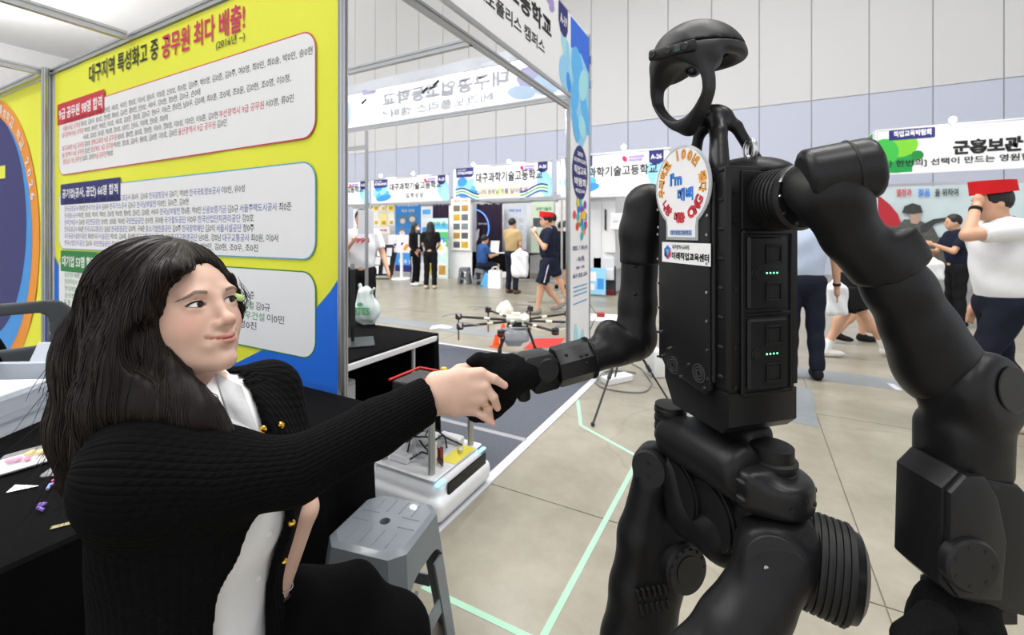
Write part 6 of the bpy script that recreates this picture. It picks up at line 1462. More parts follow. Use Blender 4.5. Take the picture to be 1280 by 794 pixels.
# ================================================================== THE FAR BOOTHS
YF = 11.2
def TF(off, Y=YF): return axes((0, Y-off, 0), (1, 0, 0), (0, 0, 1), (0, -1, 0))
BULB = mat('spot_bulb', (1, .97, .92), .4, var=0, emit=9.0)
def fx(px_, Y=YF): return PY(px_, 250, Y).x
def fz(px_, py_, Y=YF): return PY(px_, py_, Y).z
def spot(x, Y, z, lab):
    s = thing('spot_lamp', lab, 'lamp', (x, Y-.06, z))
    m = MB(); m.cyl((x, Y-.05, z), (x, Y-.05, z+.07), .018, n=10); m.build('arm', ALU, s)
    m = MB(); m.ell((x, Y-.10, z+.07), .05, 12); m.build('lamp_head', BULB, s)
    d = bpy.data.lights.new('spot_light', 'POINT'); d.energy = 3; d.shadow_soft_size = .05; d.color = (1, .98, .94)
    o = bpy.data.objects.new('spot_light', d); C.objects.link(o); o.location = (x, Y-.45, z+.10); o.parent = s; o.matrix_parent_inverse = mw(s).inverted()
def swirl(T, x, z, s, parent, k0=0.0):
    """folded ribbon ornament of blues at a sign corner"""
    for i, (dx, dz, rx, rz, a, mt) in enumerate(((.0, .0, .30, .16, .35, PALE), (.10, -.12, .28, .13, .25, MATS['petal_blue']), (.16, .04, .2, .1, .8, PALE), (-.06, .12, .16, .12, .2, SKY), (.14, -.2, .3, .09, .15, SKY))):
        m = MB(); disc(m, T, x+dx*s, z+dz*s, rx*s, rz*s, 18, a, .0002*i+k0); m.build('ribbon_fold', mt, parent)
def fascia(lab, x0, x1, z0, z1, main, sub, badge, Y=YF, h=.24, sub_fit=None, tx0=None, tx1=None, tz=None):
    s = thing('fascia_sign', lab, 'sign', (x0, Y, z0))
    m = MB(); m.box(((x0+x1)/2, Y+.012, (z0+z1)/2), (x1-x0-.04, .02, z1-z0)); m.build('board', PAPER, s)
    m = MB(); m.box(((x0+x1)/2, Y+.005, z0), (x1-x0, .04, .04)); m.box(((x0+x1)/2, Y+.005, z1), (x1-x0, .04, .04)); m.build('rail', ALU, s)
    swirl(TF(.004, Y), x0+.42, z0+.42, 1.15, s)
    m = MB(); disc(m, TF(.004, Y), x1-.22, z0+.40, .22, .36, 20, .3); m.build('ribbon_fold', PALE, s)
    m = MB(); disc(m, TF(.0045, Y), x1-.15, z0+.22, .15, .26, 20, .2); m.build('ribbon_fold', TURQ, s)
    m = MB(); poly(m, TF(.006, Y), [(x0+.12, z1-.02), (x0+.14, z1-.30), (x0+.68, z1-.30), (x0+.76, z1-.24), (x0+.76, z1-.02)]); t = m.build('event_tab', NAVY, s)
    m = MB(); put_text(m, '대구직업교육박람회', TF(.0075, Y), x0+.18, z1-.22, x0+.72, .09, .03); put_text(m, '2025 대구', TF(.0075, Y), x0+.18, z1-.11, x0+.5, .05, .02); m.build('lettering', PAPER, t)
    if badge:
        m = MB(); poly(m, TF(.006, Y), [(x1-.42, z1-.02), (x1-.42, z1-.25), (x1-.33, z1-.31), (x1-.22, z1-.31), (x1-.13, z1-.25), (x1-.13, z1-.02)]); t = m.build('badge', NAVY, s)
        m = MB(); put_text(m, badge, TF(.0075, Y), x1-.275, z1-.2, h=.10, weight=.03, align='c', w=.22); m.build('lettering', PAPER, t)
    m = MB(); disc(m, TF(.005, Y), x1-.92, z1-.15, .05, .07, 12, .5); m.build('logo', MAG, s)
    m = MB(); rect(m, TF(.005, Y), x1-.84, z1-.14, x1-.52, z1-.09); rect(m, TF(.005, Y), x1-.84, z1-.21, x1-.56, z1-.16); m.build('small_print', PURP, s)
    xm0 = x0+.85 if tx0 is None else tx0; xm1 = x1-.28 if tx1 is None else tx1; tz = z0+.42 if tz is None else tz
    m = MB(); put_text(m, main, TF(.006, Y), xm0, tz, xm1, h, .02); m.build('lettering', INK, s)
    if sub:
        m = MB(); put_text(m, sub, TF(.006, Y), (xm0+xm1)/2, z0+.16, h=.15, weight=.01, align='c'); m.build('lettering', INK, s)
    return s
zt1, zb1 = 3.22, 2.36
xa, xb_, xc, xd = fx(464), fx(561), fx(566), fx(690)
fascia('white school sign with a small second line over the left far booth', xa, xb_, zb1, zt1-.02, '대구과학기술고등학교', '입 학 상 담', 'A-25')
s2 = fascia('white school sign with a yellow slogan strip over the middle far booth', xc, xd, zb1+.0, zt1+.14, '대구과학기술고등학교', None, 'A-26', h=.30, tz=zb1+.50)
m = MB(); rect(m, TF(.007), xc+.95, zb1+.10, xd-.72, zb1+.34); tg = m.build('slogan_strip', mat('slogan_cream', srgb(246, 230, 190), .6), s2)
m = MB(); put_text(m, '너의 꿈에', TF(.0085), xc+.98, zb1+.14, xc+1.5, .16, .02); put_text(m, '를 달아줄게', TF(.0085), xc+1.83, zb1+.14, xd-.75, .16, .02); m.build('lettering', VIO, tg)
m = MB(); put_text(m, '날개', TF(.0085), xc+1.53, zb1+.14, xc+1.8, .16, .02); m.build('lettering', GRI, tg)
for k, (mt, dz) in enumerate(((NAVY, 0), (PAPER, -.05), (mat('leaf_green', srgb(90, 190, 110), .6), -.09), (PAPER, -.14), (mat('leaf_blue', srgb(70, 110, 190), .6), -.18))):
    for xs, sg_ in ((xc+.42, 1), (xd-.42, -1)):
        m = MB(); n = 10; pts = []
        for i in range(n+1): u = i/n; pts.append((xs+sg_*(-.30+.85*u), zb1+.24+dz+.10*sin(u*4.2+.6)))
        for i in range(n, -1, -1): u = i/n; pts.append((xs+sg_*(-.30+.85*u), zb1+.24+dz+.05+.10*sin(u*4.2+.6)))
        if sg_ < 0: pts.reverse()
        for i in range(n): m.add([(pts[q][0], pts[q][1], .0002*k) for q in (i, i+1, 2*n-i, 2*n+1-i)], [(0, 1, 2, 3)], TF(.0075))
        m.build('wave_stripe', mt, s2)
fascia('white school sign cut off by the corner pole at far left', xa-3.3, xa-.1, zb1, zt1-.03, '대구과학기술고등학교', None, 'A-24')
fascia('white school sign mostly hidden behind the tall corner panel', xd+.12, xd+1.35, zb1+.05, zt1+.12, '상담', None, None, tx0=xd+.95, tx1=xd+1.25)
YR = 9.4
x0r = PY(700, 200, YR).x; x1r = PY(838, 200, YR).x
fascia('white school sign behind the robot over the white machine', x0r, x1r, PY(790, 244, YR).z, PY(790, 189, YR).z, '대구과학기술고등학교', None, 'A-26', Y=YR, h=.22, tx0=PY(716, 220, YR).x, tx1=PY(822, 220, YR).x, tz=PY(770, 220, YR).z)
for x in (x0r+.03, x1r-.03): m = MB(); m.box((x, YR+.03, PY(790, 189, YR).z/2), (.04, .04, PY(790, 189, YR).z), .008); m.build('post', ALU, [o_ for o_ in C.objects if o_.name.startswith('fascia_sign')][-1])
for x, Y, z, lab in ((fx(479), YF, zt1, 'lit spot lamp over the left end of the second line school sign'), (fx(519), YF, zt1, 'lit spot lamp over the middle of the second line school sign'), (fx(594), YF, zt1+.12, 'lit spot lamp over the left end of the slogan strip sign'), (fx(638), YF, zt1+.12, 'lit spot lamp over the middle of the slogan strip sign'), (PY(781, 190, YR).x, YR, PY(781, 189, YR).z, 'lit spot lamp over the sign behind the robot')): spot(x, Y, z, lab)
# walls and frames of the far booths
fw_ = thing('exhibition_booth', 'aluminium frame and white partitions of the far row of booths', 'booth', (xa, YF, 0))
for x in (xa-.06, xb_+.05, xd+.06, xd+1.4, xa-3.3): 
    m = MB(); m.prism([(.022*cos(pi/4*k+pi/8), .022*sin(pi/4*k+pi/8)) for k in range(8)], 2.5, M4.Translation((x, YF+.03, 0))); m.build('pole', ALU, fw_, smooth=0)
YBK = 13.6
m = MB(); m.box(((xa-3.5+xd+1.6)/2, YBK, 1.25), (xd-xa+5.1, .04, 2.48)); m.build('back_panel', WHITE, fw_)
for x in (xb_+.05,):
    m = MB(); m.box((x, (YF+YBK)/2+.3, 1.25), (.03, YBK-YF-.7, 2.48)); m.build('side_panel', WHITE, fw_)
for z, Y in ((2.46, YBK-.05), (2.32, YF+.03)):
    m = MB(); m.box(((xa-3.5+xd+1.6)/2, Y, z), (xd-xa+5.1, .03, .05)); m.build('beam', ALU, fw_)
for x in (xa-1.2, xa+1.0, xb_+.05, xc+1.6, xd+.06):
    m = MB(); m.box((x, (YF+YBK)/2, 2.46), (.03, YBK-YF, .05)); m.build('beam', ALU, fw_)
m = MB(); m.box(((xa+xd)/2+.2, YF+.02, .05), (xd-xa+4.2, .03, .06)); m.build('floor_rail', ALU, fw_)
def poster(lab, cat, pxs, Y, base, items=(), th=.012):
    """a flat printed board seen between two pixel corners; items draw its print"""
    (a, b), (c, d) = pxs; x0, x1 = PY(a, b, Y).x, PY(c, d, Y).x; z1, z0 = PY((a+c)/2, b, Y).z, PY((a+c)/2, d, Y).z
    p = thing('poster' if cat == 'poster' else 'banner', lab, cat, (x0, Y, z0))
    m = MB(); m.box(((x0+x1)/2, Y+th/2, (z0+z1)/2), (x1-x0, th, z1-z0)); m.build('sheet', base, p)
    w, h = x1-x0, z1-z0
    for k, (nm, mt, u0, v0, u1, v1, txt) in enumerate(items):
        m = MB()
        if txt: put_text(m, txt, TF(.004, Y), x0+u0*w, z0+v0*h, x0+u1*w, (v1-v0)*h, .02)
        else: rect(m, TF(.0025+.0002*k, Y), x0+u0*w, z0+v0*h, x0+u1*w, z0+v1*h)
        m.build(nm, mt, p)
    return p
YP = mat('note_yellow', srgb(246, 226, 110), .6, var=.04); PHO = [mat('photo_%d' % i, srgb(*c), .5, var=.5, scale=9) for i, c in enumerate(((120, 104, 92), (190, 146, 60), (84, 88, 96), (214, 170, 40), (104, 110, 116), (130, 140, 150)))]
GREYP = mat('pale_grey_print', srgb(214, 216, 222), .6)
# left booth: notes, blue stand banner, leaflet rack
for k, (a, b, c, d, mt, lab) in enumerate(((466, 249, 473, 264, YP, 'yellow notice on the far booth wall, top left of its block'), (475, 249, 482, 264, PAPER, 'white notice on the far booth wall, top middle of its block'), (484, 248, 492, 264, YP, 'yellow notice on the far booth wall, top right of its block'), (466, 267, 473, 282, PAPER, 'white notice on the far booth wall, bottom left of its block'), (475, 267, 483, 282, YP, 'yellow notice on the far booth wall, bottom middle of its block'), (485, 266, 492, 282, PAPER, 'white notice on the far booth wall, bottom right of its block'))):
    poster(lab, 'poster', ((a, b), (c, d)), 13.2, mt, (('photo_patch', PHO[3 if mt is PAPER else 1], .3, .1, .9, .38, None),)+tuple(('print_line', GREYP if mt is YP else YP, .15, .55+.12*q, .85, .6+.12*q, None) for q in range(3)), .006)
aw = poster('white sheet with a red arrow pointing right on the far booth wall', 'poster', ((470, 284), (487, 292)), 13.2, PAPER, (), .006)
m = MB(); xa0, xa1, zz = PY(474, 288, 13.2).x, PY(484, 288, 13.2).x, PY(479, 288, 13.2).z; poly(m, TF(.003, 13.2), [(xa0, zz-.025), (xa1-.1, zz-.025), (xa1-.1, zz-.07), (xa1, zz), (xa1-.1, zz+.07), (xa1-.1, zz+.025), (xa0, zz+.025)]); m.build('red_arrow', REDI, aw)
Yb = 12.0
bb_ = poster('tall blue roll banner with circled pictures left of the masked girl', 'banner', ((494, 245), (526, 347)), Yb, SKY, (('top_band', NAVY, 0, .95, 1, 1, None), ('lettering', PAPER, .1, .87, .9, .92, '대구과학기술고등학교'), ('lettering', PAPER, .25, .80, .75, .84, '학교 안내'), ('pink_field', mat('pink_print', srgb(240, 220, 232), .6), .0, .30, 1, .50, None), ('lettering', PAPER, .15, .17, .85, .22, '학과 안내'), ('navy_field', NAVY, 0, 0, 1, .15, None)))
for u, v, r in ((.3, .70, .13), (.68, .72, .14), (.28, .55, .14), (.7, .57, .13)):
    x0, x1 = PY(494, 245, Yb).x, PY(526, 245, Yb).x; z0 = PY(510, 347, Yb).z; z1 = PY(510, 245, Yb).z
    m = MB(); disc(m, TF(.005, Yb), x0+u*(x1-x0), z0+v*(z1-z0), r*(x1-x0)*1.2, r*(x1-x0)*1.1, 16); m.build('picture_disc', PHO[5], bb_)
    m = MB(); disc(m, TF(.0055, Yb), x0+u*(x1-x0), z0+v*(z1-z0)-.02, r*(x1-x0)*.8, r*(x1-x0)*.6, 12); m.build('picture_disc', PAPER, bb_)
rk = thing('leaflet_rack', 'black wire leaflet rack holding white leaflets before the far booth wall', 'rack', PF(478, 348)[:])
b0 = PF(462, 349); b1 = PF(488, 349)
for s, e in ((b0, b1),):
    for q, px_ in ((b0, 467), (b1, 491)):
        m = MB(); m.tube([q, q+V((.12, .18, 1.05))], .02, 6); m.build('side_rail', BLKPL, rk)
    m = MB(); m.tube([b0-V((.05, .1, -.02)), b1+V((.05, -.1, .02))], .02, 6); m.build('foot_bar', BLKPL, rk)
    m = MB(); q0, q1 = V((.03, .05, .10)), V((.12, .19, 1.02)); m.add([b0+q0, b1+q0, b1+q1, b0+q1, b0+q0+V((0, .02, 0)), b1+q0+V((0, .02, 0)), b1+q1+V((0, .02, 0)), b0+q1+V((0, .02, 0))], [(0, 1, 2, 3), (7, 6, 5, 4), (0, 4, 5, 1), (1, 5, 6, 2), (2, 6, 7, 3), (3, 7, 4, 0)]); m.build('back_panel', BLKPL, rk)
    for k in range(4):
        u = .14+.25*k; a = b0+V((.12, .18, 1.05))*u; b = b1+V((.12, .18, 1.05))*u
        m = MB(); m.tube([a, b], .015, 6); m.build('shelf_bar', BLKPL, rk)
        if k < 3:
            for w in (.12, .58):
                c = a.lerp(b, w+.16); m = MB(); m.box(c+V((0, -.02, .13)), (.2, .02, .24), .003, rot=M4.Rotation(-.12, 4, 'X')); tag(m.build('leaflet', (PAPER, GREYP)[(k+int(w*2)) % 2]), '%s white leaflet in the %s row of the wire rack' % (('left', 'right')[int(w > .3)], ('bottom', 'middle', 'top')[k]), 'leaflet', 'leaflets in the wire rack')
# round-footed sign stand
q = PF(502, 349); ss = thing('sign_stand', 'white sign stand with a round foot and pale pink board', 'sign', tuple(q))
m = MB(M4.Translation(q)); m.lathe([(.30, 0), (.30, .02), (.27, .035), (.03, .05)], n=24); m.build('round_foot', WHITE, ss)
m = MB(M4.Translation(q)); m.cyl((0, 0, .04), (0, 0, 1.0), .045, n=14); m.build('post', WHITE, ss)
m = MB(M4.Translation(q)); m.box((-.06, -.02, 1.05), (.86, .03, .52), .004); bdp = m.build('board', mat('pale_pink_board', srgb(238, 226, 232), .5, var=.06, scale=3), ss)
for u, v, r, mt in ((-.22, 1.08, .13, GREYP), (-.25, .98, .1, PURP), (.05, 1.05, .06, NAVY), (.2, .95, .12, ORG)):
    m = MB(axes(q+V((0, -.0385, 0)), (1, 0, 0), (0, 0, 1), (0, -1, 0))); disc(m, I4, u, v, r, r*.5, 14, .8); m.build('printed_shape', mt, bdp)
# left wall inner bits, door-side panels
poster('small sky blue notice board beside the dark curtain of the left far booth', 'poster', ((528, 262), (538, 268)), 12.9, MATS['petal_blue'], (), .006)
poster('second small sky blue notice low beside the dark curtain of the left far booth', 'poster', ((528, 284), (538, 290)), 12.9, MATS['petal_blue'], (), .006)
DKP = mat('dark_plum_cloth', srgb(48, 34, 58), .8, var=.2, scale=2)
def curtain(lab, px0, py0, px1, py1, Y):
    x0, x1 = PY(px0, py0, Y).x, PY(px1, py1, Y).x; z1, z0 = PY((px0+px1)/2, py0, Y).z, PY((px0+px1)/2, py1, Y).z
    c = thing('curtain', lab, 'curtain', (x0, Y, z0)); m = MB(); vs = []; fs = []; n = 60
    for i in range(n+1):
        u = i/n; x = x0+(x1-x0)*u
        for j in range(7): v = j/6; vs.append((x, Y-.03*sin(u*34+.6*sin(v*3))*(.35+.65*v), z1-.05*abs(sin(u*pi*4))*(1-v)-(z1-z0)*v))
    for i in range(n):
        for j in range(6): a = i*7+j; fs.append((a, a+1, a+8, a+7))
    m.add(vs, fs); m.build('cloth', DKP, c, smooth=180); return c, x0, x1, z0, z1
curtain('dark plum curtain in the left far booth behind the black haired girl', 541, 255, 561, 300, 12.6)
cu, cx0_, cx1_, cz0_, cz1_ = curtain('dark plum curtain with a glowing blue ring behind the seated man', 588, 254, 628, 318, 12.7)
m = MB(); cxx, czz = cx0_+(cx1_-cx0_)*.12, cz0_+(cz1_-cz0_)*.52; R_ = .62
m.tube([(cxx+R_*cos(a), 12.64, czz+R_*sin(a)) for a in [-.75+2.2*i/20 for i in range(21)]], .022, 6); m.build('light_ring', mat('ring_blue', srgb(110, 160, 250), .5, var=0, emit=.8), cu, smooth=180)
m = MB(); disc(m, TF(.06, 12.7), cxx+.08, czz-.35, .22, .12, 12, 1.0); disc(m, TF(.061, 12.7), cxx+.16, czz-.22, .2, .06, 12, 1.2); m.build('white_bird_print', PAPER, cu)
m = MB(); put_text(m, '과학 기술', TF(.065, 12.7), cxx+.2, czz+.10, cxx+.55, .06, .02); m.build('lettering', PAPER, cu)
# green standing banner, photo board
gb = poster('tall green and white standing banner behind the black haired girl', 'banner', ((535, 273), (560, 358)), 10.75, mat('mint_banner', srgb(206, 236, 232), .6), (('top_sky', MATS['petal_blue'], 0, .84, 1, .92, None), ('lettering', GRI, .2, .88, .9, .95, '과학 꿈'), ('green_field', MATS['leaf_green'], .45, .55, 1, .8, None), ('blue_triangle', SKY, .5, .62, .85, .72, None), ('picture', PHO[3], .1, .16, .45, .32, None), ('picture', PAPER, .5, .14, .92, .34, None), ('picture', PHO[1], .55, .17, .88, .31, None), ('green_foot', MATS['leaf_green'], 0, 0, 1, .09, None)))
m = MB(); xx = PY(551, 310, 10.75).x; zz = PY(551, 310, 10.75).z
for k in range(9): disc(m, TF(.006+.0003*k, 10.75), xx+.16*cos(k*.7), zz+.16*sin(k*.7), .10, .055, 10, k*.7)
m.build('daisy', PAPER, gb)
m = MB(); disc(m, TF(.011, 10.75), xx, zz, .075, n=14); m.build('daisy_heart', YP, gb)
pb = poster('photo board of ten small pictures on the middle booth side panel', 'poster', ((564, 248), (588, 313)), 11.0, mat('board_cream', srgb(244, 240, 232), .5), (('lettering', ORN, .15, .93, .85, .97, '학교 사진'),))
for r in range(5):
    for c in range(2):
        x0, x1 = PY(564, 248, 11.0).x, PY(588, 248, 11.0).x; z1, z0 = PY(576, 248, 11.0).z, PY(576, 313, 11.0).z; w, h = x1-x0, z1-z0
        m = MB(); rect(m, TF(.004, 11.0), x0+w*(.12+.42*c), z0+h*(.05+.175*(4-r)), x0+w*(.46+.42*c), z0+h*(.165+.175*(4-r))); m.build('small_photo', PHO[(r*2+c+r % 2) % 6], pb)
m = MB(); m.box(((PY(562, 300, 11.06).x+PY(590, 300, 11.06).x)/2, 11.06, 1.1), (PY(590, 300, 11.06).x-PY(562, 300, 11.06).x, .03, 2.2)); m.build('side_panel', WHITE, fw_)
poster('pale timetable poster on the back wall right of the plum curtain', 'poster', ((630, 256), (658, 312)), 12.9, mat('pale_blue_sheet', srgb(226, 232, 244), .6), (('lettering', BL2, .25, .84, .75, .9, '학과 안내'),)+tuple(('print_line', GREYP, .1+.28*(q % 3), .12+.16*(q//3), .30+.28*(q % 3), .22+.16*(q//3), None) for q in range(12)), .006)
gpn = poster('pale green poster with four photos behind the red capped boy', 'poster', ((664, 252), (694, 316)), 12.9, mat('pale_green_sheet', srgb(222, 238, 214), .6), (('lettering', GRI, .2, .82, .85, .89, '과학기술과'), ('photo_patch', PHO[2], .08, .5, .45, .68, None), ('photo_patch', PHO[4], .55, .5, .92, .68, None), ('photo_patch', PHO[0], .55, .25, .92, .43, None)), .006)
poster('cream poster with grey photos beside the tall corner panel', 'poster', ((698, 250), (722, 318)), 12.9, mat('cream_sheet', srgb(240, 234, 226), .6), (('photo_patch', PHO[2], .25, .5, .75, .62, None), ('photo_patch', PHO[4], .25, .3, .75, .42, None)), .006)
# desk of the middle booth with papers, stools and bags
dk = thing('booth_desk', 'desk under black cloth where the man in blue sits', 'table', (PF(600, 352).x, 11.9, 0))
dx0, dx1 = PY(572, 330, 11.9).x, PY(668, 330, 11.9).x
m = MB(); m.box(((dx0+dx1)/2, 11.95, .735), (dx1-dx0, .7, .03), .006); m.build('cloth_top', BLACKCLOTH, dk)
skirt([(dx0-.02, 12.25), (dx0-.02, 11.58), (dx1+.02, 11.58)], .02, .735, .03, 18, 60).build('cloth_skirt', BLACKCLOTH, dk, smooth=180)
for px_, w, h, z, lab in ((618, .30, .36, .95, 'white sheet propped up on the far desk'), (627, .34, .03, .765, 'flat stack of papers on the far desk')):
    x = PY(px_, 320, 11.7).x; m = MB(); m.box((x, 11.72, z), (w, .03 if h > .1 else .25, h), .003, rot=M4.Rotation(-.2, 4, 'X') if h > .1 else None); tag(m.build('papers', PAPER), lab, 'papers')
def far_stool(px_, py_, lab, rz):
    t = thing('plastic_stool', lab, 'stool', tuple(PF(px_, py_)), rz, 'stools at the far desk')
    for ch_ in list(st.children): c_ = ch_.copy(); C.objects.link(c_); c_.parent = t
    return t
far_stool(581, 355, 'empty grey stool before the far desk, left of the seated man', .3); sm_st = far_stool(601, 357, 'grey stool under the seated man in blue', .1)
def flatbag(lab, c, w, d, h, mt, rz=0.0, handles=True):
    t = thing('paper_bag', lab, 'bag', tuple(c), rz)
    m = MB(); vs = []; n = 4
    for z, k in ((0, 1), (h*.4, 1.02), (h, .94)):
        vs += [(-w/2*k, -d/2*(1 if z == 0 else .8), z), (w/2*k, -d/2*(1 if z == 0 else .8), z), (w/2*k, d/2*(1 if z == 0 else .8), z), (-w/2*k, d/2*(1 if z == 0 else .8), z)]
    fs = [(3, 2, 1, 0)]+[(q*4+i, q*4+(i+1) % 4, q*4+4+(i+1) % 4, q*4+4+i) for q in range(2) for i in range(4)]+[(8, 9, 10, 11)]
    m.add(vs, fs); m.build('bag_body', mt, t, True)
    if handles:
        for s in (-1, 1):
            m = MB(); m.tube([(w*.25*cos(a), s*d*.3, h-.005+h*.22*sin(a)) for a in [pi*i/10 for i in range(11)]], .008, 6); m.build('handle', mt, t, True)
    return t
flatbag('white paper bag standing by the seated man', PF(619, 360), .34, .16, .44, PAPER, .1); 
m = MB(); q = PF(606, 358); 
bl = flatbag('small blue and white bag leaning by the grey stool', q, .22, .12, .34, MATS['petal_blue'], .4, False); bl.rotation_euler = (0, .35, .4)
flatbag('pale plastic bag on the floor by the masked girl', PF(525, 351), .36, .25, .5, GREYP, .2)
poster('white low notice panel under the far desk edge', 'poster', ((626, 340), (640, 352)), 11.3, PAPER, (), .01)
# ------------------------------------------------------------------ white machine cabinet to the right of the corner panel
mc = thing('machine_cabinet', 'large white machine enclosure with a side control box behind the robot arm', 'machine', tuple(PF(775, 385)))
YM = 9.7; mx0, mx1 = PY(716, 300, YM).x, PY(768, 300, YM).x
MW = mat('machine_white', srgb(228, 229, 231), .45, var=.03)
m = MB(); m.box(((mx0+mx1)/2, YM+1.0, 1.50), (mx1-mx0, 2.0, 1.92), .03); m.build('housing', MW, mc)
m = MB(); m.box(((mx0+mx1)/2-.02, YM+1.0, .28), (mx1-mx0-.1, 1.9, .53), .01); m.build('base', mat('machine_base', srgb(196, 198, 202), .5), mc)
def mpart(n, px0, py0, px1, py1, d, mt, par=None):
    a, b = PY(px0, py0, YM), PY(px1, py1, YM); m = MB(); m.box(((a.x+b.x)/2, YM-d/2, (a.z+b.z)/2), (abs(b.x-a.x), d, abs(a.z-b.z)), .006); return m.build(n, mt, par or mc)
pn = mpart('front_panel', 733, 236, 752, 362, .02, mat('machine_panel', srgb(216, 218, 221), .45)); mpart('door', 757, 247, 770, 316, .05, MW); mpart('door_handle', 757, 262, 759, 288, .09, BLKPL)
mpart('control_box', 767, 267, 784, 287, .22, MW); mpart('screen', 769, 270, 776, 277, .235, GREYP); mpart('lower_door', 742, 322, 768, 348, .02, MATS['machine_panel']); mpart('dark_opening', 756, 332, 770, 384, .01, mat('dark_gap', (.03, .03, .032), .7)); mpart('red_module', 758, 362, 768, 376, .06, mat('dark_red', (.1, .02, .02))); mpart('grey_module', 758, 336, 768, 350, .06, GREYP)
poster('pale blue picture board leaning at the foot of the white machine', 'poster', ((734, 335), (757, 368)), 9.4, PALE, (('picture', PAPER, .1, .5, .5, .85, None), ('picture', SKY, .55, .2, .9, .6, None), ('picture', PAPER, .15, .15, .4, .4, None)))
# ================================================================== RIGHT BOOTH with the army PR sign
YK = 10.2; KS = 2.147
x0k, x1k = PY(1097, 200, YK).x, PY(1330, 200, YK).x; zk1, zk0 = PY(1110, 163, YK).z, PY(1110, 217, YK).z
KF = thing('exhibition_booth', 'aluminium and white frame of the right booth under the green cornered sign', 'booth', (x0k, YK, 0))
pole_mb(MB(), x0k-.02, YK, 0, zk1+.02, .022).build('pole', mat('white_pole', srgb(226, 228, 230), .4), KF, smooth=0)
ks = thing('fascia_sign', 'white sign with green leaf corner and bold black lettering over the right booth', 'sign', (x0k, YK, zk0))
m = MB(); m.box(((x0k+x1k)/2, YK+.01, (zk0+zk1)/2), (x1k-x0k, .02, zk1-zk0)); m.build('board', PAPER, ks)
for z in (zk0-.01, zk1+.01): m = MB(); m.box(((x0k+x1k)/2, YK+.005, z), (x1k-x0k, .03, .025)); m.build('rail', MATS['white_pole'], ks)
LG = [mat('leaf_%d' % i, srgb(*c), .6, var=.03) for i, c in enumerate(((20, 150, 70), (120, 200, 50), (60, 180, 70), (30, 130, 60)))]
H_ = zk1-zk0
for i, (u, v, rx, rz, a) in enumerate(((.16, .26, .26, .20, 0), (.20, .62, .24, .2, .2), (.06, .5, .2, .24, .1), (.34, .38, .085, .085, 0))):
    m = MB(); disc(m, TF(.004+.0003*i, YK), x0k+u*.75*KS, zk0+v*H_, rx*.75*.62*KS, rz*H_*1.3, 20, a); m.build('leaf_disc', LG[i], ks)
m = MB(); rect(m, TF(.0035, YK), x0k+.01, zk0+.01, x0k+.48, zk0+.30); m.build('leaf_band', LG[0], ks)
m = MB(); rect(m, TF(.007, YK), PY(1111, 170, YK).x, PY(1111, 176, YK).z, PY(1169, 170, YK).x, zk1-.01, r=.02); tb_ = m.build('event_tab', NAVY, ks)
m = MB(); put_text(m, '직업교육박람회', TF(.0085, YK), PY(1117, 170, YK).x, PY(1117, 172, YK).z, PY(1164, 170, YK).x, .11, .03); m.build('lettering', PAPER, tb_)
m = MB(); put_text(m, '군홍보관', TF(.006, YK), PY(1191, 190, YK).x, PY(1191, 194, YK).z, PY(1279, 190, YK).x, .25, .05); put_text(m, '[단 한번의] 선택이 만드는 영원한 가치', TF(.008, YK), PY(1101, 205, YK).x, PY(1140, 209, YK).z, PY(1322, 205, YK).x, .135, .02); m.build('lettering', INK, ks)
spot(PY(1188, 160, YK).x, YK, zk1, 'lit spot lamp on top of the right booth sign')
sp = thing('graphic_panel', 'narrow green topped event panel at the right booth corner', 'panel', (x0k-.06, YK+.3, 0))
m = MB(); m.box((x0k-.05, YK+.45, zk1/2), (.012, .8, zk1)); m.build('board', PAPER, sp)
def TXL(off): return axes((x0k-.056-off, YK+.45, 0), (0, -1, 0), (0, 0, 1), (-1, 0, 0))
m = MB(); rect(m, TXL(.002), -.38, 2.3, .38, zk1-.02); m.build('green_top', LG[0], sp)
m = MB(); disc(m, TXL(.003), .0, 2.35, .33, .4, 18); m.build('leaf_disc', LG[1], sp)
m = MB(); disc(m, TXL(.003), 0, 1.75, .27, .38, 18); ov = m.build('navy_oval', NAVY, sp)
m = MB(); put_text(m, '박람회', TXL(.0045), 0, 1.7, h=.13, weight=.03, align='c', w=.42); m.build('lettering', PAPER, ov)
# hanging soldier banner at the back of that booth
YS = 12.7
sx0, sx1 = PY(1086, 240, YS).x, PY(1400, 240, YS).x; sz1, sz0 = PY(1150, 233, YS).z, .45
sb = thing('wall_banner', 'grey blue picture banner of a soldier at the back of the right booth', 'banner', (sx0, YS, sz0))
m = MB(); wavy(m, TF(.01, YS), sx0, sx1, sz0, sz1, 40, 12, .02, 3); m.build('cloth', mat('banner_greyblue', srgb(196, 212, 216), .7, var=.14, scale=2.2), sb)
def bp_(px_, py_): q = PY(px_, py_, YS); return (q.x, q.z)
def blob(nm, mt, pts, off): m = MB(); poly(m, TF(off, YS), [bp_(*q) for q in reversed(pts)]); m.build(nm, mt, sb)
CAMO = mat('camouflage_print', srgb(86, 88, 82), .7, var=.5, scale=14); CAMD = mat('camouflage_dark', srgb(58, 60, 62), .7, var=.4, scale=12)
blob('red_flag', mat('flag_red', srgb(176, 40, 52), .7, var=.1, scale=4), ((1086, 250), (1100, 246), (1112, 256), (1122, 268), (1128, 285), (1130, 300), (1086, 300)), .03)
blob('flag_stripe', YP, ((1086, 252), (1092, 260), (1098, 285), (1092, 290), (1086, 270)), .031)
blob('soldier_body', CAMO, ((1122, 282), (1130, 274), (1150, 276), (1166, 284), (1174, 300), (1178, 330), (1118, 330)), .032)
blob('rifle', CAMD, ((1150, 282), (1166, 274), (1182, 272), (1184, 276), (1168, 280), (1158, 290), (1150, 292)), .0325)
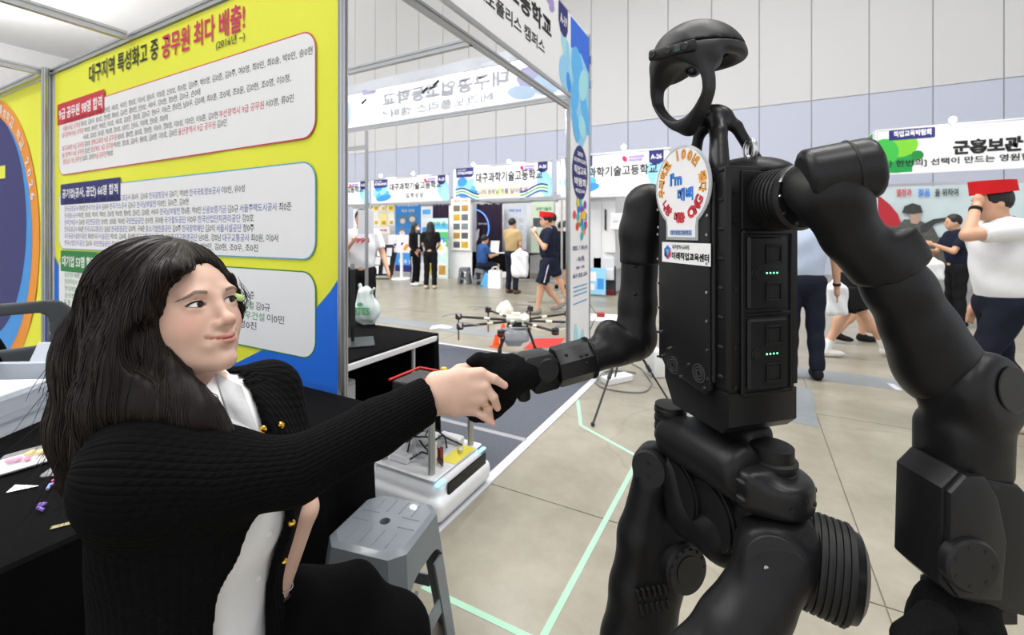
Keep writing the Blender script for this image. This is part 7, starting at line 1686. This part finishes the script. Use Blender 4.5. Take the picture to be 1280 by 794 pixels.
blob('soldier_face', mat('face_print', srgb(178, 150, 134), .7, var=.15, scale=20), ((1136, 266), (1150, 265), (1150, 276), (1146, 280), (1138, 279)), .033)
blob('helmet', CAMD, ((1127, 266), (1130, 258), (1140, 254), (1150, 257), (1153, 266), (1140, 268)), .034)
blob('ground_band', CAMO, ((1130, 300), (1180, 296), (1230, 300), (1280, 292), (1300, 340), (1090, 340)), .0315)
for s, a, b, mt in (('열정과', 1120, 1139, REDI), ('젊음', 1147, 1162, BL2), ('을 위하여', 1168, 1197, INK)):
    m = MB(); put_text(m, s, TF(.036, YS), bp_(a, 246)[0], bp_(a, 246)[1], bp_(b, 246)[0], .17, .02); m.build('lettering', mt, sb)
m = MB(); m.box(((sx0+sx1)/2, YS+.03, sz1+.05), (sx1-sx0, .03, .05)); m.build('beam', ALU, KF)
for x in (sx0, sx1): pole_mb(MB(), x, YS+.04, 0, sz1+.1).build('pole', ALU, KF, smooth=0)
kt = thing('booth_desk', 'low grey table with boxes in front of the soldier banner', 'table', (PY(1110, 350, 12.0).x, 12.0, 0))
ka, kb = PY(1096, 330, 12.0).x, PY(1230, 330, 12.0).x
m = MB(); m.box(((ka+kb)/2, 12.1, .70), (kb-ka, .5, .04), .006); m.build('tabletop', GREYP, kt)
for x in (ka+.06, kb-.06):
    for y in (11.9, 12.3): m = MB(); m.cyl((x, y, 0), (x, y, .69), .02, n=8); m.build('leg', STEEL, kt)
for px_, c, lab in ((1108, (200, 60, 50), 'red box on the right booth table'), (1100, (60, 110, 80), 'dark green box on the right booth table'), (1152, (200, 70, 60), 'red box behind the elbow of the robot arm')):
    q = PY(px_, 330, 12.0); m = MB(); m.box((q.x, 12.0, .86), (.3, .3, .28), .01); tag(m.build('goods_box', mat('goods_%d' % px_, srgb(*c), .5)), lab, 'box')
# ================================================================== THE VISITORS
SK2 = mat('skin_tan', srgb(206, 160, 132), .5, var=.05, scale=20, sss=.05)
HBK = mat('hair_black', (.010, .009, .009), .5, var=.3, scale=60)
def FAB(n, c, v=.1): return mat('fabric_'+n, srgb(*c), .85, var=v, scale=14, bump=.12, bscale=35, spec=.2)
NVY, BLK, WHT, BEI, BLF, LBL, SHO = FAB('navy', (27, 32, 50)), FAB('black', (24, 24, 27)), FAB('white', (232, 233, 236), .03), FAB('beige', (188, 162, 118)), FAB('blue', (52, 88, 146)), FAB('light_blue', (190, 204, 226), .04), FAB('shoe_white', (228, 226, 222), .05)
REDC = FAB('red_cap', (206, 34, 40), .05); NVT = FAB('navy_trousers', (30, 33, 48)); SHG = FAB('shoe_grey', (140, 136, 130)); SHB = FAB('shoe_black', (28, 28, 30)); SHE = FAB('shoe_beige', (206, 190, 168))
JD = {'hipL': (0, .09, .90), 'hipR': (0, -.09, .90), 'kneeL': (.02, .10, .48), 'kneeR': (.02, -.10, .48), 'ankL': (-.01, .11, .085), 'ankR': (-.01, -.11, .085),
      'shL': (0, .185, 1.385), 'shR': (0, -.185, 1.385), 'elL': (-.02, .25, 1.10), 'elR': (-.02, -.25, 1.10), 'wrL': (.05, .26, .86), 'wrR': (.05, -.26, .86), 'toeL': 0, 'toeR': 0,
      'neck': (.0, 0, 1.44), 'head': (.025, 0, 1.585), 'pel': (0, 0, .93), 'che': (.0, 0, 1.25)}
def visitor(label, pos, face, h=1.70, J=None, hv=.016, shirt=WHT, sleeve='short', legs=NVT, leglen='long', shoes=SHO, hair='short', collar=None, untuck=False, lean=0.0, yawhead=0.0, skin=None, nofeet=False, slim=1.0):
    s = h/1.70; j = {k: np.array(v, float) if v else v for k, v in JD.items()}
    for k, v in (J or {}).items(): j[k] = np.array(v, float) if not isinstance(v, (int, float)) else v
    skin = skin or SK2
    d = (RD*face[0]+FD*face[1]).normalized(); p = thing('person', label, 'person', tuple(pos), math.atan2(d.y, d.x)); p.scale = (s, s, s)
    hd_ = j['head']; c_, sn = cos(yawhead), sin(yawhead); HR = np.array(((c_, -sn, 0), (sn, c_, 0), (0, 0, 1)), np.float32)
    def hp(x, y, z): return hd_+HR@np.array((x, y, z))
    def hand(p_, w, e):
        u = (w-e)/max(np.linalg.norm(w-e), 1e-6); d_ = ellp(p_, w+u*.055, (.034, .026, .045)); 
        for k in range(4):
            o_ = np.cross(u, (0.3, .9, .2)); o_ /= np.linalg.norm(o_); b = w+u*.085+o_*(.013*(k-1.5)); d_ = sm(d_, cap(p_, b, b+u*.065-o_*.004, .009, .007), .006)
        t_ = w+u*.03+np.cross(u, (0, 0, 1.0))*.03; return sm(d_, cap(p_, w+u*.02, t_+u*.045, .013, .009), .012)
    def armL(p_, S, r=(.050, .040, .027)): return chain(p_, [j['sh'+S], j['el'+S], j['wr'+S]], r, .01)
    def skinf(p_):
        d_ = ellp(p_, hp(-.005, 0, .012), (.092, .074, .108), HR); d_ = sm(d_, ellp(p_, hp(.030, 0, -.045), (.056, .054, .075), HR), .03)
        d_ = sm(d_, cap(p_, hp(.085, 0, .005), hp(.104, 0, -.028), .008, .012), .012)
        d_ = sm(d_, ellp(p_, hp(.083, 0, -.062), (.012, .024, .010), HR), .008)
        for q in (-1, 1): d_ = sm(d_, ellp(p_, hp(-.008, .074*q, -.005), (.020, .010, .032), HR), .008)
        d_ = sm(d_, cap(p_, hp(-.025, 0, -.07), j['neck'], .050, .056), .03)
        d_ = sm(d_, chain(p_, [j['neck'], j['che'], j['pel']], [.055, .10, .11], .04), .04)
        for S in 'LR':
            d_ = sm(d_, armL(p_, S), .02); d_ = sm(d_, hand(p_, j['wr'+S], j['el'+S]), .015)
            d_ = sm(d_, chain(p_, [j['hip'+S], j['knee'+S], j['ank'+S]], [.078, .052, .036], .015), .03)
            k_, a_ = j['knee'+S], j['ank'+S]; d_ = sm(d_, ellp(p_, k_*.68+a_*.32-np.array((.018, 0, 0)), (.05, .046, .11)), .03)
            d_ = sm(d_, cap(p_, a_+np.array((0, 0, -.03)), a_+np.array((.10, 0, -.045)), .032, .026), .02)
        return d_
    pts = np.array([v for k, v in j.items() if k[:3] != 'toe' and v is not None]); lo, hi = pts.min(0)-.20, pts.max(0)+.22
    lo[2] = min(lo[2], 0.0)
    sdf('body', skinf, lo, hi, hv, skin, p, True)
    ch, pe, nk = j['che'], j['pel'], j['neck']
    def trunkf(p_, o):
        ax = (pe-nk)/np.linalg.norm(pe-nk)
        d_ = ellp(p_, ch+np.array((.0, 0, .03)), (.120*slim+o, .185*slim+o, .21)); d_ = sm(d_, ellp(p_, ch*.45+pe*.55, (.115*slim+o, .165*slim+o, .24)), .08)
        d_ = sm(d_, chain(p_, [j['shL']+np.array((0, -.02, 0)), nk+np.array((-.005, 0, -.03)), j['shR']+np.array((0, .02, 0))], [.058+o*.6, .058+o*.5, .058+o*.6], .02), .04)
        return d_
    def shirtf(p_):
        d_ = trunkf(p_, .012); d_ = d_+.004*np.sin(p_[:, 2]*28+p_[:, 1]*16)
        bot = pe[2]-(.10 if untuck else -.02); d_ = smx(d_, bot-p_[:, 2], .01)
        for S in 'LR':
            a, b, w = j['sh'+S], j['el'+S], j['wr'+S]
            if sleeve == 'short':
                e = a+(b-a)*.72; d2 = chain(p_, [a, e], [.066, .062], 0); d2 = smx(d2, half(p_, e, b-a), .004)
            else: d2 = smx(chain(p_, [a, b, w], [.064, .053, .042], .01), half(p_, w-(w-b)*.06, w-b), .004)
            d_ = sm(d_, d2, .03)
        return smx(d_, -cap(p_, nk+np.array((0, 0, -.02)), nk+np.array((.03, 0, .12)), .060, .066), .004)
    sdf('shirt', shirtf, (lo[0], lo[1], pe[2]-.16), (hi[0], hi[1], nk[2]+.10), hv, shirt, p, True, relax=1)
    def legf(p_):
        d_ = ellp(p_, pe+np.array((-.01, 0, -.03)), (.125*slim, .165*slim, .12))
        for S in 'LR':
            a, b, c = j['hip'+S], j['knee'+S], j['ank'+S]
            if leglen == 'long': d2 = smx(chain(p_, [a, b, c], [.098, .074, .060], .01), half(p_, c+np.array((0, 0, .0)), c-b), .006)
            else: e = a+(b-a)*.93; d2 = smx(chain(p_, [a, e], [.105, .098], 0), half(p_, e, b-a), .005)
            d_ = sm(d_, d2, .035)
        d_ = d_+.004*np.sin(p_[:, 2]*33+p_[:, 0]*22)
        return smx(d_, p_[:, 2]-(pe[2]+.07), .006)
    sdf('shorts' if leglen != 'long' else 'trousers', legf, (lo[0], lo[1], max(0, lo[2])), (hi[0], hi[1], pe[2]+.12), hv, legs, p, True, relax=1)
    def hairf(p_):
        d_ = ellp(p_, hp(-.018, 0, .034), (.098, .084, .104), HR)
        fc = ellp(p_, hp(.085, 0, -.030), (.066, .068, .105), HR); d_ = smx(d_, -fc, .012)
        if hair == 'short': d_ = smx(d_, -(ellp(p_, hp(.02, 0, -.10), (.13, .12, .095), HR)), .015)
        else:
            d_ = sm(d_, chain(p_, [hp(-.05, 0, .02), hp(-.075, 0, -.14), hp(-.085, 0, -.34)], [.080, .095, .070], .02), .03)
            for q in (-1, 1): d_ = sm(d_, chain(p_, [hp(.0, .07*q, .03), hp(.005, .085*q, -.10), hp(.0, .075*q, -.26)], [.026, .030, .020], .02), .02)
            d_ = smx(d_, -ellp(p_, hp(.095, 0, -.035), (.066, .058, .10), HR), .01)
        return d_+.002*np.sin(np.arctan2(p_[:, 1]-hd_[1], p_[:, 0]-hd_[0])*24+p_[:, 2]*18)
    sdf('hair', hairf, hd_-np.array((.24, .18, .46)), hd_+np.array((.16, .18, .18)), hv*.75, HBK, p, True)
    EYE = MATS['pupil']
    for q in (-1, 1):
        e = hp(.083, .031*q, .002); m = MB(M4.Translation(V(e))); m.ell((0, 0, 0), (.007, .013, .005), 10); m.build('eye', EYE, p, True)
        e0, e1, e2 = hp(.092, .014*q, .022), hp(.089, .034*q, .027), hp(.076, .050*q, .021); m = MB(); m.tube([V(e0), V(e1), V(e2)], [.002, .0028, .0015], 6); m.build('eyebrow', HBK, p, True)
    if not nofeet:
        for S in 'LR':
            a = j['ank'+S]; pit_ = j['toe'+S] if isinstance(j['toe'+S], (int, float)) else 0
            ca, sa = cos(pit_), sin(pit_)
            def shf(p_, a=a, ca=ca, sa=sa):
                q = p_-a.astype(np.float32); x = q[:, 0]*ca+q[:, 2]*sa; z = -q[:, 0]*sa+q[:, 2]*ca; q = np.stack([x, q[:, 1], z], 1)
                d_ = sm(ellp(q, (.065, 0, -.045), (.135, .050, .042)), ellp(q, (-.005, 0, -.020), (.060, .045, .055)), .03)
                return smx(d_, -.084-q[:, 2], .006)
            sdf('shoe', shf, a-np.array((.13, .09, .14)), a+np.array((.24, .09, .16)), hv*.75, shoes, p, True)
            m = MB(); 
    if collar:
        m = MB(); n = 18; vs = []
        for i in range(n+1):
            a = radians(25)+(2*pi-radians(50))*i/n
            for z, r in ((-.005, .076), (.032, .066), (.012, .086), (-.02, .094)): vs.append((nk[0]+r*cos(a)+.005, nk[1]+r*sin(a), nk[2]+z-.02*cos(a)))
        m.add(vs, [(i*4+q, i*4+q+1, i*4+q+5, i*4+q+4) for i in range(n) for q in range(3)]); m.build('collar', collar, p, True, smooth=180)
    return p, j, hp
def loc(p, q): return mw(p) @ V(q)
def sidecap(p, hp, lab=None, tilt=0.0):                 # flat-topped folded red cap, worn: part of the outfit
    m = MB(); T = axes(V(hp(-.012, 0, .072)), V(hp(1, 0, -tilt)-hp(0, 0, 0)), V(hp(0, 1, 0)-hp(0, 0, 0)), V(hp(tilt, 0, 1)-hp(0, 0, 0)))
    pts = [(.125*cos(a), .098*sin(a)) for a in [2*pi*i/24 for i in range(24)]]
    m.T = T; n = 24; vs = [(x, y, z*(1.0)+ (.012*(x/.125) if z else 0)) for z, k in ((0, 1.0), (.085, .98)) for x, y in [(a*k, b*k) for a, b in pts]]
    m.add(vs, [(i, (i+1) % n, n+(i+1) % n, n+i) for i in range(n)]+[tuple(range(n, 2*n)), tuple(reversed(range(n)))]); m.build('side_cap', REDC, p, True, smooth=40)
def carry_bag(lab, c, w, d, h, mt=None, rz=0):
    fb = lambda p_: np.maximum(sm(rbox(p_, (0, 0, h*.45), (w/2, d/2, h*.42), d*.4), cap(p_, (0, 0, h*.8), (0, 0, h), w*.22, .02), .08), -p_[:, 2])+.006*np.sin(p_[:, 0]*40+p_[:, 2]*27)
    o = sdf('carrier_bag', fb, (-w*.7, -d, -.02), (w*.7, d, h*1.12), .016, mt or mat('bag_white', srgb(234, 236, 240), .5, var=.03)); o.location = c; o.rotation_euler = (0, 0, rz); return tag(o, lab, 'bag')
# -- across the aisle, left to right
A, jA, hA = visitor('person in white T-shirt holding a sheet before the face behind the booth pole', P(452, 435, 5.75)*V((1, 1, 0)) if False else W((452-640)/555*5.75, 5.75, 0), (.25, -.97), 1.68, {'elR': (.12, -.24, 1.10), 'wrR': (.24, -.10, 1.28), 'elL': (.03, .27, 1.12), 'wrL': (.16, .33, .92)}, shirt=WHT, legs=BLK, untuck=True, shoes=SHB, hair='short')
m = MB(M4.Translation((.17, .065, 1.545)) @ M4.Rotation(.1, 4, 'Z')); m.box((0, 0, 0), (.006, .19, .30), .002); o = m.build('paper_sheet', GREYP); o.matrix_world = mw(A); tag(o, 'pale grey sheet held up before the face of the white shirted person', 'paper')
m = MB(M4.Translation((.155, 0, 1.27)) @ M4(((0, 0, 1, 0), (1, 0, 0, 0), (0, 1, 0, 0), (0, 0, 0, 1)))); put_text(m, '1993', I4, 0, 0, h=.07, weight=.04, align='c', w=.22); m.build('lettering', REDI, A, True)
B, jB, hB = visitor('young woman in black jacket and white face mask, seen from the side', PF(519, 357), (.85, -.35), 1.62, {'elL': (.02, .22, 1.11), 'wrL': (.10, .20, .90), 'elR': (.0, -.22, 1.11), 'wrR': (.12, -.16, .92)}, hv=.019, shirt=BLK, sleeve='long', legs=BLK, untuck=True, hair='long', shoes=SHO, slim=.86)
m = MB(M4.Translation(V(hB(.072, 0, -.035)))); m.ell((0, 0, 0), (.045, .062, .048), 14); m.build('face_mask', WHT, B, True)
m = MB(M4.Translation((.118, 0, 1.22))); m.box((0, 0, 0), (.02, .07, .34), .008); m.build('shirt_front', WHT, B, True)
for s in (-1, 1): m = MB(); m.tube([(.01, s*.185, .80), (.03, s*.172, .48), (-.01, s*.165, .12)], .012, 6); m.build('side_stripe', GREYP, B, True)
D, jD_, hD = visitor('young woman with long black hair and black clothes, seen from behind', PF(538, 361), (.15, 1), 1.64, {'elL': (.05, .22, 1.12), 'wrL': (.18, .12, 1.02), 'elR': (.05, -.22, 1.12), 'wrR': (.18, -.12, 1.02)}, hv=.019, shirt=BLK, legs=BLK, untuck=True, hair='long', shoes=SHE, slim=.86)
sitJ = {'hipL': (0, .09, .50), 'hipR': (0, -.09, .50), 'kneeL': (.40, .12, .50), 'kneeR': (.40, -.12, .50), 'ankL': (.36, .12, .085), 'ankR': (.30, -.12, .085), 'pel': (0, 0, .53), 'che': (.03, 0, .84), 'neck': (.06, 0, 1.03), 'head': (.10, 0, 1.165), 'shL': (.04, .185, .975), 'shR': (.04, -.185, .975), 'elL': (.12, .23, .74), 'wrL': (.34, .15, .76), 'elR': (.14, -.23, .74), 'wrR': (.36, -.12, .78)}
E_, jE, hE = visitor('man in blue shirt sitting on a stool at the far desk with his back turned', PF(602, 357), (.75, .45), 1.74, sitJ, hv=.019, shirt=BLF, legs=NVY, leglen='short', shoes=SHG)
F_, jF, hF = visitor('man in beige shirt and dark trousers standing at the far desk', PF(640, 367), (.62, .70), 1.70, {'elR': (.02, -.24, 1.12), 'wrR': (.10, -.22, .90), 'elL': (.10, .23, 1.13), 'wrL': (.30, .12, 1.05)}, hv=.018, shirt=BEI, legs=NVT, shoes=FAB('shoe_brown', (92, 74, 60)))
walk = lambda a: {'kneeL': (.02+a*.16, .09, .50), 'ankL': (-.04+a*.30, .09, .09), 'kneeR': (.06-a*.02, -.09, .50), 'ankR': (-a*.34, -.09, .10+.06*a), 'toeR': -.35*a}
G_, jG, hG = visitor('boy in red side cap and navy T-shirt eating as he walks left', PF(684, 392), (-.98, -.15), 1.70, dict(walk(.75), elL=(.10, .22, 1.13), wrL=(.22, .10, 1.34), elR=(.06, -.20, 1.15), wrR=(.20, -.06, 1.40)), hv=.016, shirt=NVY, legs=NVY, leglen='short', shoes=SHG, untuck=True, collar=GREYP)
sidecap(G_, hG)
for s in (-1, 1): m = MB(); m.tube([(.02, s*.185, .86), (.10 if s > 0 else .02, s*.19, .55)], .010, 6); m.build('side_stripe', GREYP, G_, True)
m = MB(M4.Translation((.22, .0, 1.44))); m.ell((0, 0, 0), (.03, .03, .05), 10); o = m.build('paper_cup', PAPER); o.matrix_world = mw(G_); tag(o, 'white paper cup held to the mouth of the red capped boy', 'cup')
carry_bag('white carrier bag hanging from the arm of the red capped boy', W((650-640)/555*7.65, 7.65, HC-(348-290)/555*7.65), .30, .16, .52, rz=.4)
Hh, jH, hH = visitor('boy in navy T-shirt walking close behind the red capped boy', W((690-640)/555*8.7, 8.7, 0), (-.97, .1), 1.76, dict(walk(-.8), toeR=0, toeL=-.3), hv=.018, shirt=NVY, legs=NVY, leglen='short', shoes=SHG, untuck=True)
I_, jI, hI = visitor('boy in black T-shirt and shorts seen from behind beside the corner panel', PF(701, 361), (.1, 1), 1.64, {'elL': (.04, .24, 1.12), 'wrL': (.18, .22, 1.0), 'elR': (.04, -.25, 1.11), 'wrR': (.16, -.26, .95)}, hv=.019, shirt=BLK, legs=BLK, leglen='short', shoes=SHB, untuck=True)
m = MB(M4.Translation(loc(I_, (.24, -.30, .98)))); m.box((0, 0, 0), (.22, .012, .32), .002, rot=.5); tag(m.build('paper_sheet', PAPER), 'white papers held by the boy in black beside the corner panel', 'paper')
# -- beyond the robot, on the right
Jm, jJ, hJ = visitor('man in light blue shirt standing half hidden behind the robot torso', W((1004-640)/555*4.25, 4.25, 0), (.35, .93), 1.74, {'elR': (.02, -.26, 1.11), 'wrR': (.06, -.28, .86)}, hv=.014, shirt=LBL, legs=NVT, shoes=SHB, untuck=True)
m = MB(); w = jJ['wrR']; e = jJ['elR']; u = (w-e)/np.linalg.norm(w-e); m.cyl(V(w-u*.035), V(w-u*.012), .033, n=16); m.build('wrist_watch', SHB, Jm, True)
K_, jK, hK = visitor('walker with bare legs and white shoes striding behind the robot arm', W((1062-640)/555*5.0, 5.0, 0), (.97, -.24), 1.66, {'kneeL': (.16, .08, .50), 'ankL': (.40, .08, .10), 'kneeR': (-.08, -.08, .50), 'ankR': (-.28, -.08, .09), 'toeL': .15}, hv=.014, shirt=FAB('tan', (166, 148, 122)), legs=BLK, leglen='short', shoes=SHO, untuck=True, skin=SK2)
for S in 'LR': 
    a = jK['ank'+S]; m = MB(); m.cyl(V(a+np.array((0, 0, -.02))), V(a+(jK['knee'+S]-a)*.26), .047, .045, n=14); m.build('sock', WHT, K_, True)
carry_bag('white shopping bag carried by the walker with white shoes', W((1044-640)/555*4.8, 4.8, HC-(396-290)/555*4.8), .24, .12, .40, rz=.5)
m = MB(CF((1070-640)/555*4.85, 4.85, HC-(372-290)/555*4.85, .2)); m.box((0, 0, 0), (.30, .12, .24), .03, seg=2); tag(m.build('shoulder_bag', SHB), 'black shoulder bag of the walker behind the robot arm', 'bag')
L_, jL, hL = visitor('second walker in black shoes just beyond the white shoed walker', W((1066-640)/555*5.6, 5.6, 0), (.95, -.3), 1.64, walk(.6), hv=.017, shirt=BEI, legs=BLK, leglen='short', shoes=SHB, untuck=True)
N_, jN, hN = visitor('person with black hair and navy T-shirt bending over the right booth', W((1196-640)/555*6.6, 6.6, 0), (-.9, .3), 1.66, {'elL': (.14, .20, 1.14), 'wrL': (.34, .14, 1.24), 'elR': (.14, -.22, 1.12), 'wrR': (.32, -.16, 1.14), 'head': (.05, 0, 1.575)}, hv=.016, shirt=NVY, legs=BLK, shoes=SHB, untuck=True)
carry_bag('white bag held out by the navy shirted person at the right booth', W((1166-640)/555*6.5, 6.5, HC-(352-290)/555*6.5), .26, .12, .34, rz=.3)
O_, jO, hO = visitor('man in white polo shirt holding his red side cap while walking past', W((1252-640)/555*3.05, 3.05, 0), (-.96, .28), 1.72, {'shR': (.05, -.17, 1.385), 'shL': (.02, .185, 1.40), 'elL': (.30, .20, 1.36), 'wrL': (.185, .085, 1.555), 'elR': (-.06, -.24, 1.10), 'wrR': (.0, -.25, .86), 'kneeL': (.20, .10, .50), 'ankL': (.34, .10, .09), 'kneeR': (-.05, -.10, .49), 'ankR': (-.26, -.10, .11), 'toeR': -.3, 'head': (.055, 0, 1.575)}, hv=.011, shirt=WHT, legs=FAB('navy_dark', (24, 27, 40)), shoes=SHE, collar=FAB('black_collar', (26, 27, 36)), untuck=True, slim=1.08)
sidecap(O_, hO, tilt=.12)
w, e = jO['wrL'], jO['elL']; u = (w-e)/np.linalg.norm(w-e); m = MB(); m.cyl(V(w-u*.045), V(w-u*.015), .034, n=18, bev=.004); m.build('wrist_watch', SHB, O_, True)
